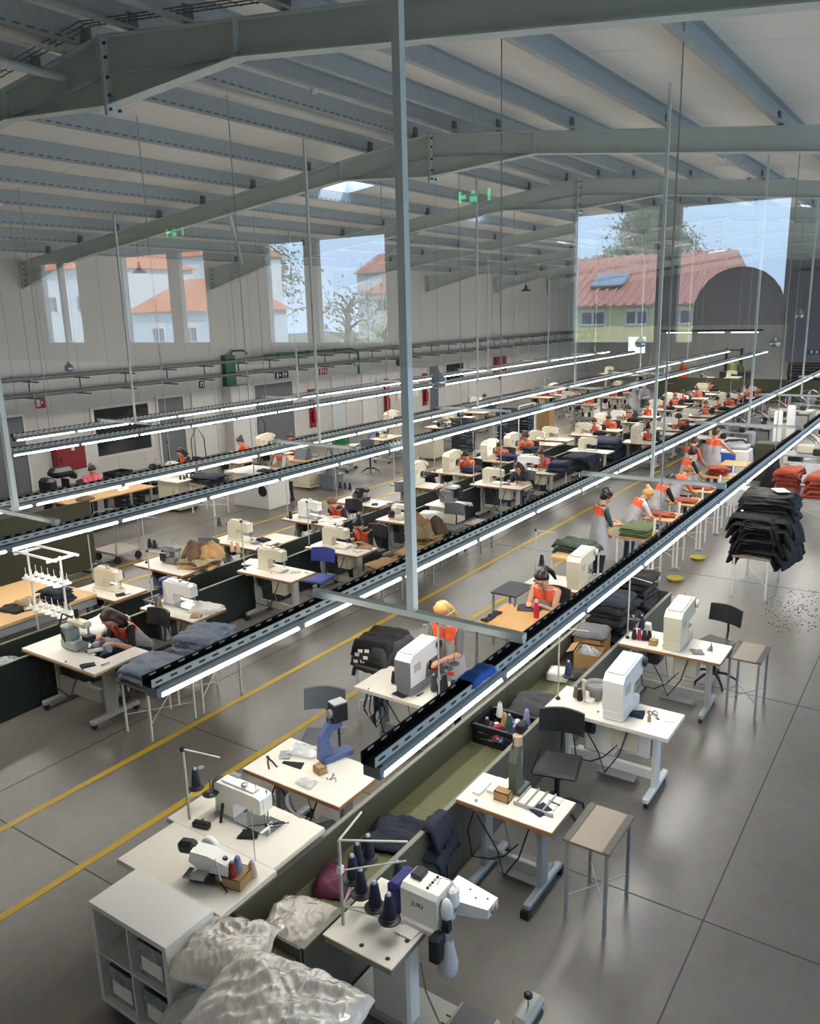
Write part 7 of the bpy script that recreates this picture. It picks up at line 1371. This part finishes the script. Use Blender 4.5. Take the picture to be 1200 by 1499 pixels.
for i, (x, y, s) in enumerate(((22.6, 3.1, 1), (24.9, 2.5, 1.05), (27.2, 3.0, 1.1), (24.9, 5.9, .9), (26.4, 5.7, .9), (28.0, 5.4, .9), (30.0, 5.2, 1), (32.0, 4.9, 1), (34.0, 4.7, 1), (29.5, 3.2, 1), (32.0, 3.0, 1))):
    t = thing('finishing_machine', ('white finishing cabinet with grey side behind the rust pile', 'white finishing unit with rollers and hoses', 'white press unit with tube frame', 'low automatic unit before the yellow line', 'second automatic unit along the yellow line', 'third automatic unit along the yellow line', 'fourth automatic unit along the yellow line', 'fifth automatic unit along the yellow line', 'last automatic unit before the olive screen', 'pale press unit behind the pillars', 'far pale press unit near the shutter')[i], 'machine', (x, y, 0)); t.scale = (s, s, s)
    MB().box((0, 0, .34), (.6, .8, .6), (M_MWHITE, M_MGREY, M_BEIGE, M_LEG)[i % 4], bev=.015).build('cabinet_body', t); MB().box((0, -.5, .55), (.6, .12, .5), M_LEGD, bev=.01).build('side_unit', t); MB().box((0, .1, .8), (.75, 1.2, .03), M_LAM if i % 2 else M_LEGD).build('worktop', t); MB().box((0, .3, .72), (.5, .3, .14), M_DARK).build('drive_tray', t); MB().box((.1, .1, .93), (.22, .4, .22), M_MGREY if i % 3 else M_BEIGE, bev=.03).build('head', t); MB().box((-.1, -.2, .9), (.18, .18, .16), M_DARK, bev=.02).build('drive', t)
    for k in range(4): MB().tube([(-.2+.1*k, .4, .9), (-.2+.1*k, .42, 1.2+.04*k), (0, .2-.1*k, 1.35), (.1, -.1-.1*k, 1.1)], .012, (M_CABB, M_CABLE, M_CHROME, M_RED)[k], 5).build('hose', t)
    for k in range(3): MB().cyl((-.3+.2*k, -.35, .9), (-.3+.2*k, -.35, 1.5), .01, M_LEGD).build('thread_pole', t)
for i in range(5): small('roller_shelf', 'white roller shelf plate of the stacked unit behind the rust pile', 'shelf', MB().box((0, 0, .0), (.9, .7, .04), M_MWHITE, bev=.01), (23.6+.4*(i % 2)*0, 1.9, .12+.22*i), 0, 'stacked white plates'); 
t = thing('plate_frame', 'steel frame holding the stacked white plates', 'frame', (23.6, 1.9, 0))
for a in (-.47, .47):
    for b in (-.37, .37): MB().box((a, b, .6), (.03, .03, 1.2), M_LEGD).build('post', t)
garment('navy_cloth', 'navy cloth rolls hanging on the white press unit', 'cloth', (25.0, 1.9, .95), 0, .5, .6, .1, CL['navy'], 131, sx=.2, sy=.2)
t = thing('olive_screen', 'long olive partition screen across the far end of the hall', 'partition', (41.0, 7.0, 0)); MB().bx(-.03, .03, -4.2, 5.8, .02, 1.1, M_OLIVED).build('panel', t); MB().bx(-.035, .035, -4.2, 5.8, 1.1, 1.12, M_OLIVED).build('top_rail', t)
for y in (-3, 0, 3, 5): MB().box((0, y, .01), (.4, .06, .02), M_DARK).build('foot', t)
for i, (x, y) in enumerate(((43.5, 11.2), (44.2, 10.0), (43.8, 13.2), (45.0, 15.0), (45.5, 17.0))): T_STD.put((x, y, 0), PI/2, 'cream table behind the olive screen', 'tables behind the olive screen', scale=(1.2, 1.5, 1.15)); MK[('over', 'lock', 'cyc', 'over', 'lock')[i]].put((x, y, .89), 0, ('dark compact machine', 'beige machine', 'boxy machine', 'dark compact machine', 'beige machine')[i]+' on the tables behind the olive screen', ('compact', 'beige', 'boxy', 'compact', 'beige')[i]+' machines behind the screen')
t = thing('server_shelf', 'dark shelf unit with equipment at the white back wall', 'shelf', (51.5, 11.6, 0))
for z in (.1, .7, 1.3, 1.9): MB().box((0, 0, z), (.5, .9, .04), M_DARK).build('shelf_board', t)
for a in (-.43, .43): MB().box((0, a, 1.0), (.5, .04, 2.0), M_DARK).build('side_board', t)
heap('plant_heap', 'green leafy plant heap beside the dark shelf', 'plant', (50.4, 11.0, 0), .4, .5, 1.1, M_LEAF, 33)
t = thing('green_figure', 'seated person in yellow green vest on a machine at the back wall', 'machine', (47.0, 10.4, 0)); MB().box((0, 0, .5), (.8, 1.6, 1.0), M_DARK, bev=.05).build('machine_body', t); MB().box((0, .2, 1.2), (.3, .4, .5), mat('hi_vis', '#7d8a3c', .6), bev=.1).build('cover', t)
t['label'] = 'dark machine with yellow green cover at the white back wall'; t.name = 'forklift_truck'
person('stand', 'far person in orange standing before the white back wall', (46.5, 13.1, 0), PI, M_ORG, M_TROU, 'short', M_HBLK, vest='orange')
t = thing('lit_window', 'small bright blue window light on the far wall', 'window', (XF-.05, 18.0, 0)); MB().bx(-.02, 0, -.55, .55, 1.6, 2.6, mat('window_glow', (.6, .85, .9), .4, emit=(.55, .85, .95), estr=1.6)).build('pane', t); MB().bx(-.03, 0, -.62, -.55, 1.5, 2.7, M_MWHITE).build('jamb', t); MB().bx(-.03, 0, .55, .62, 1.5, 2.7, M_MWHITE).build('jamb', t)
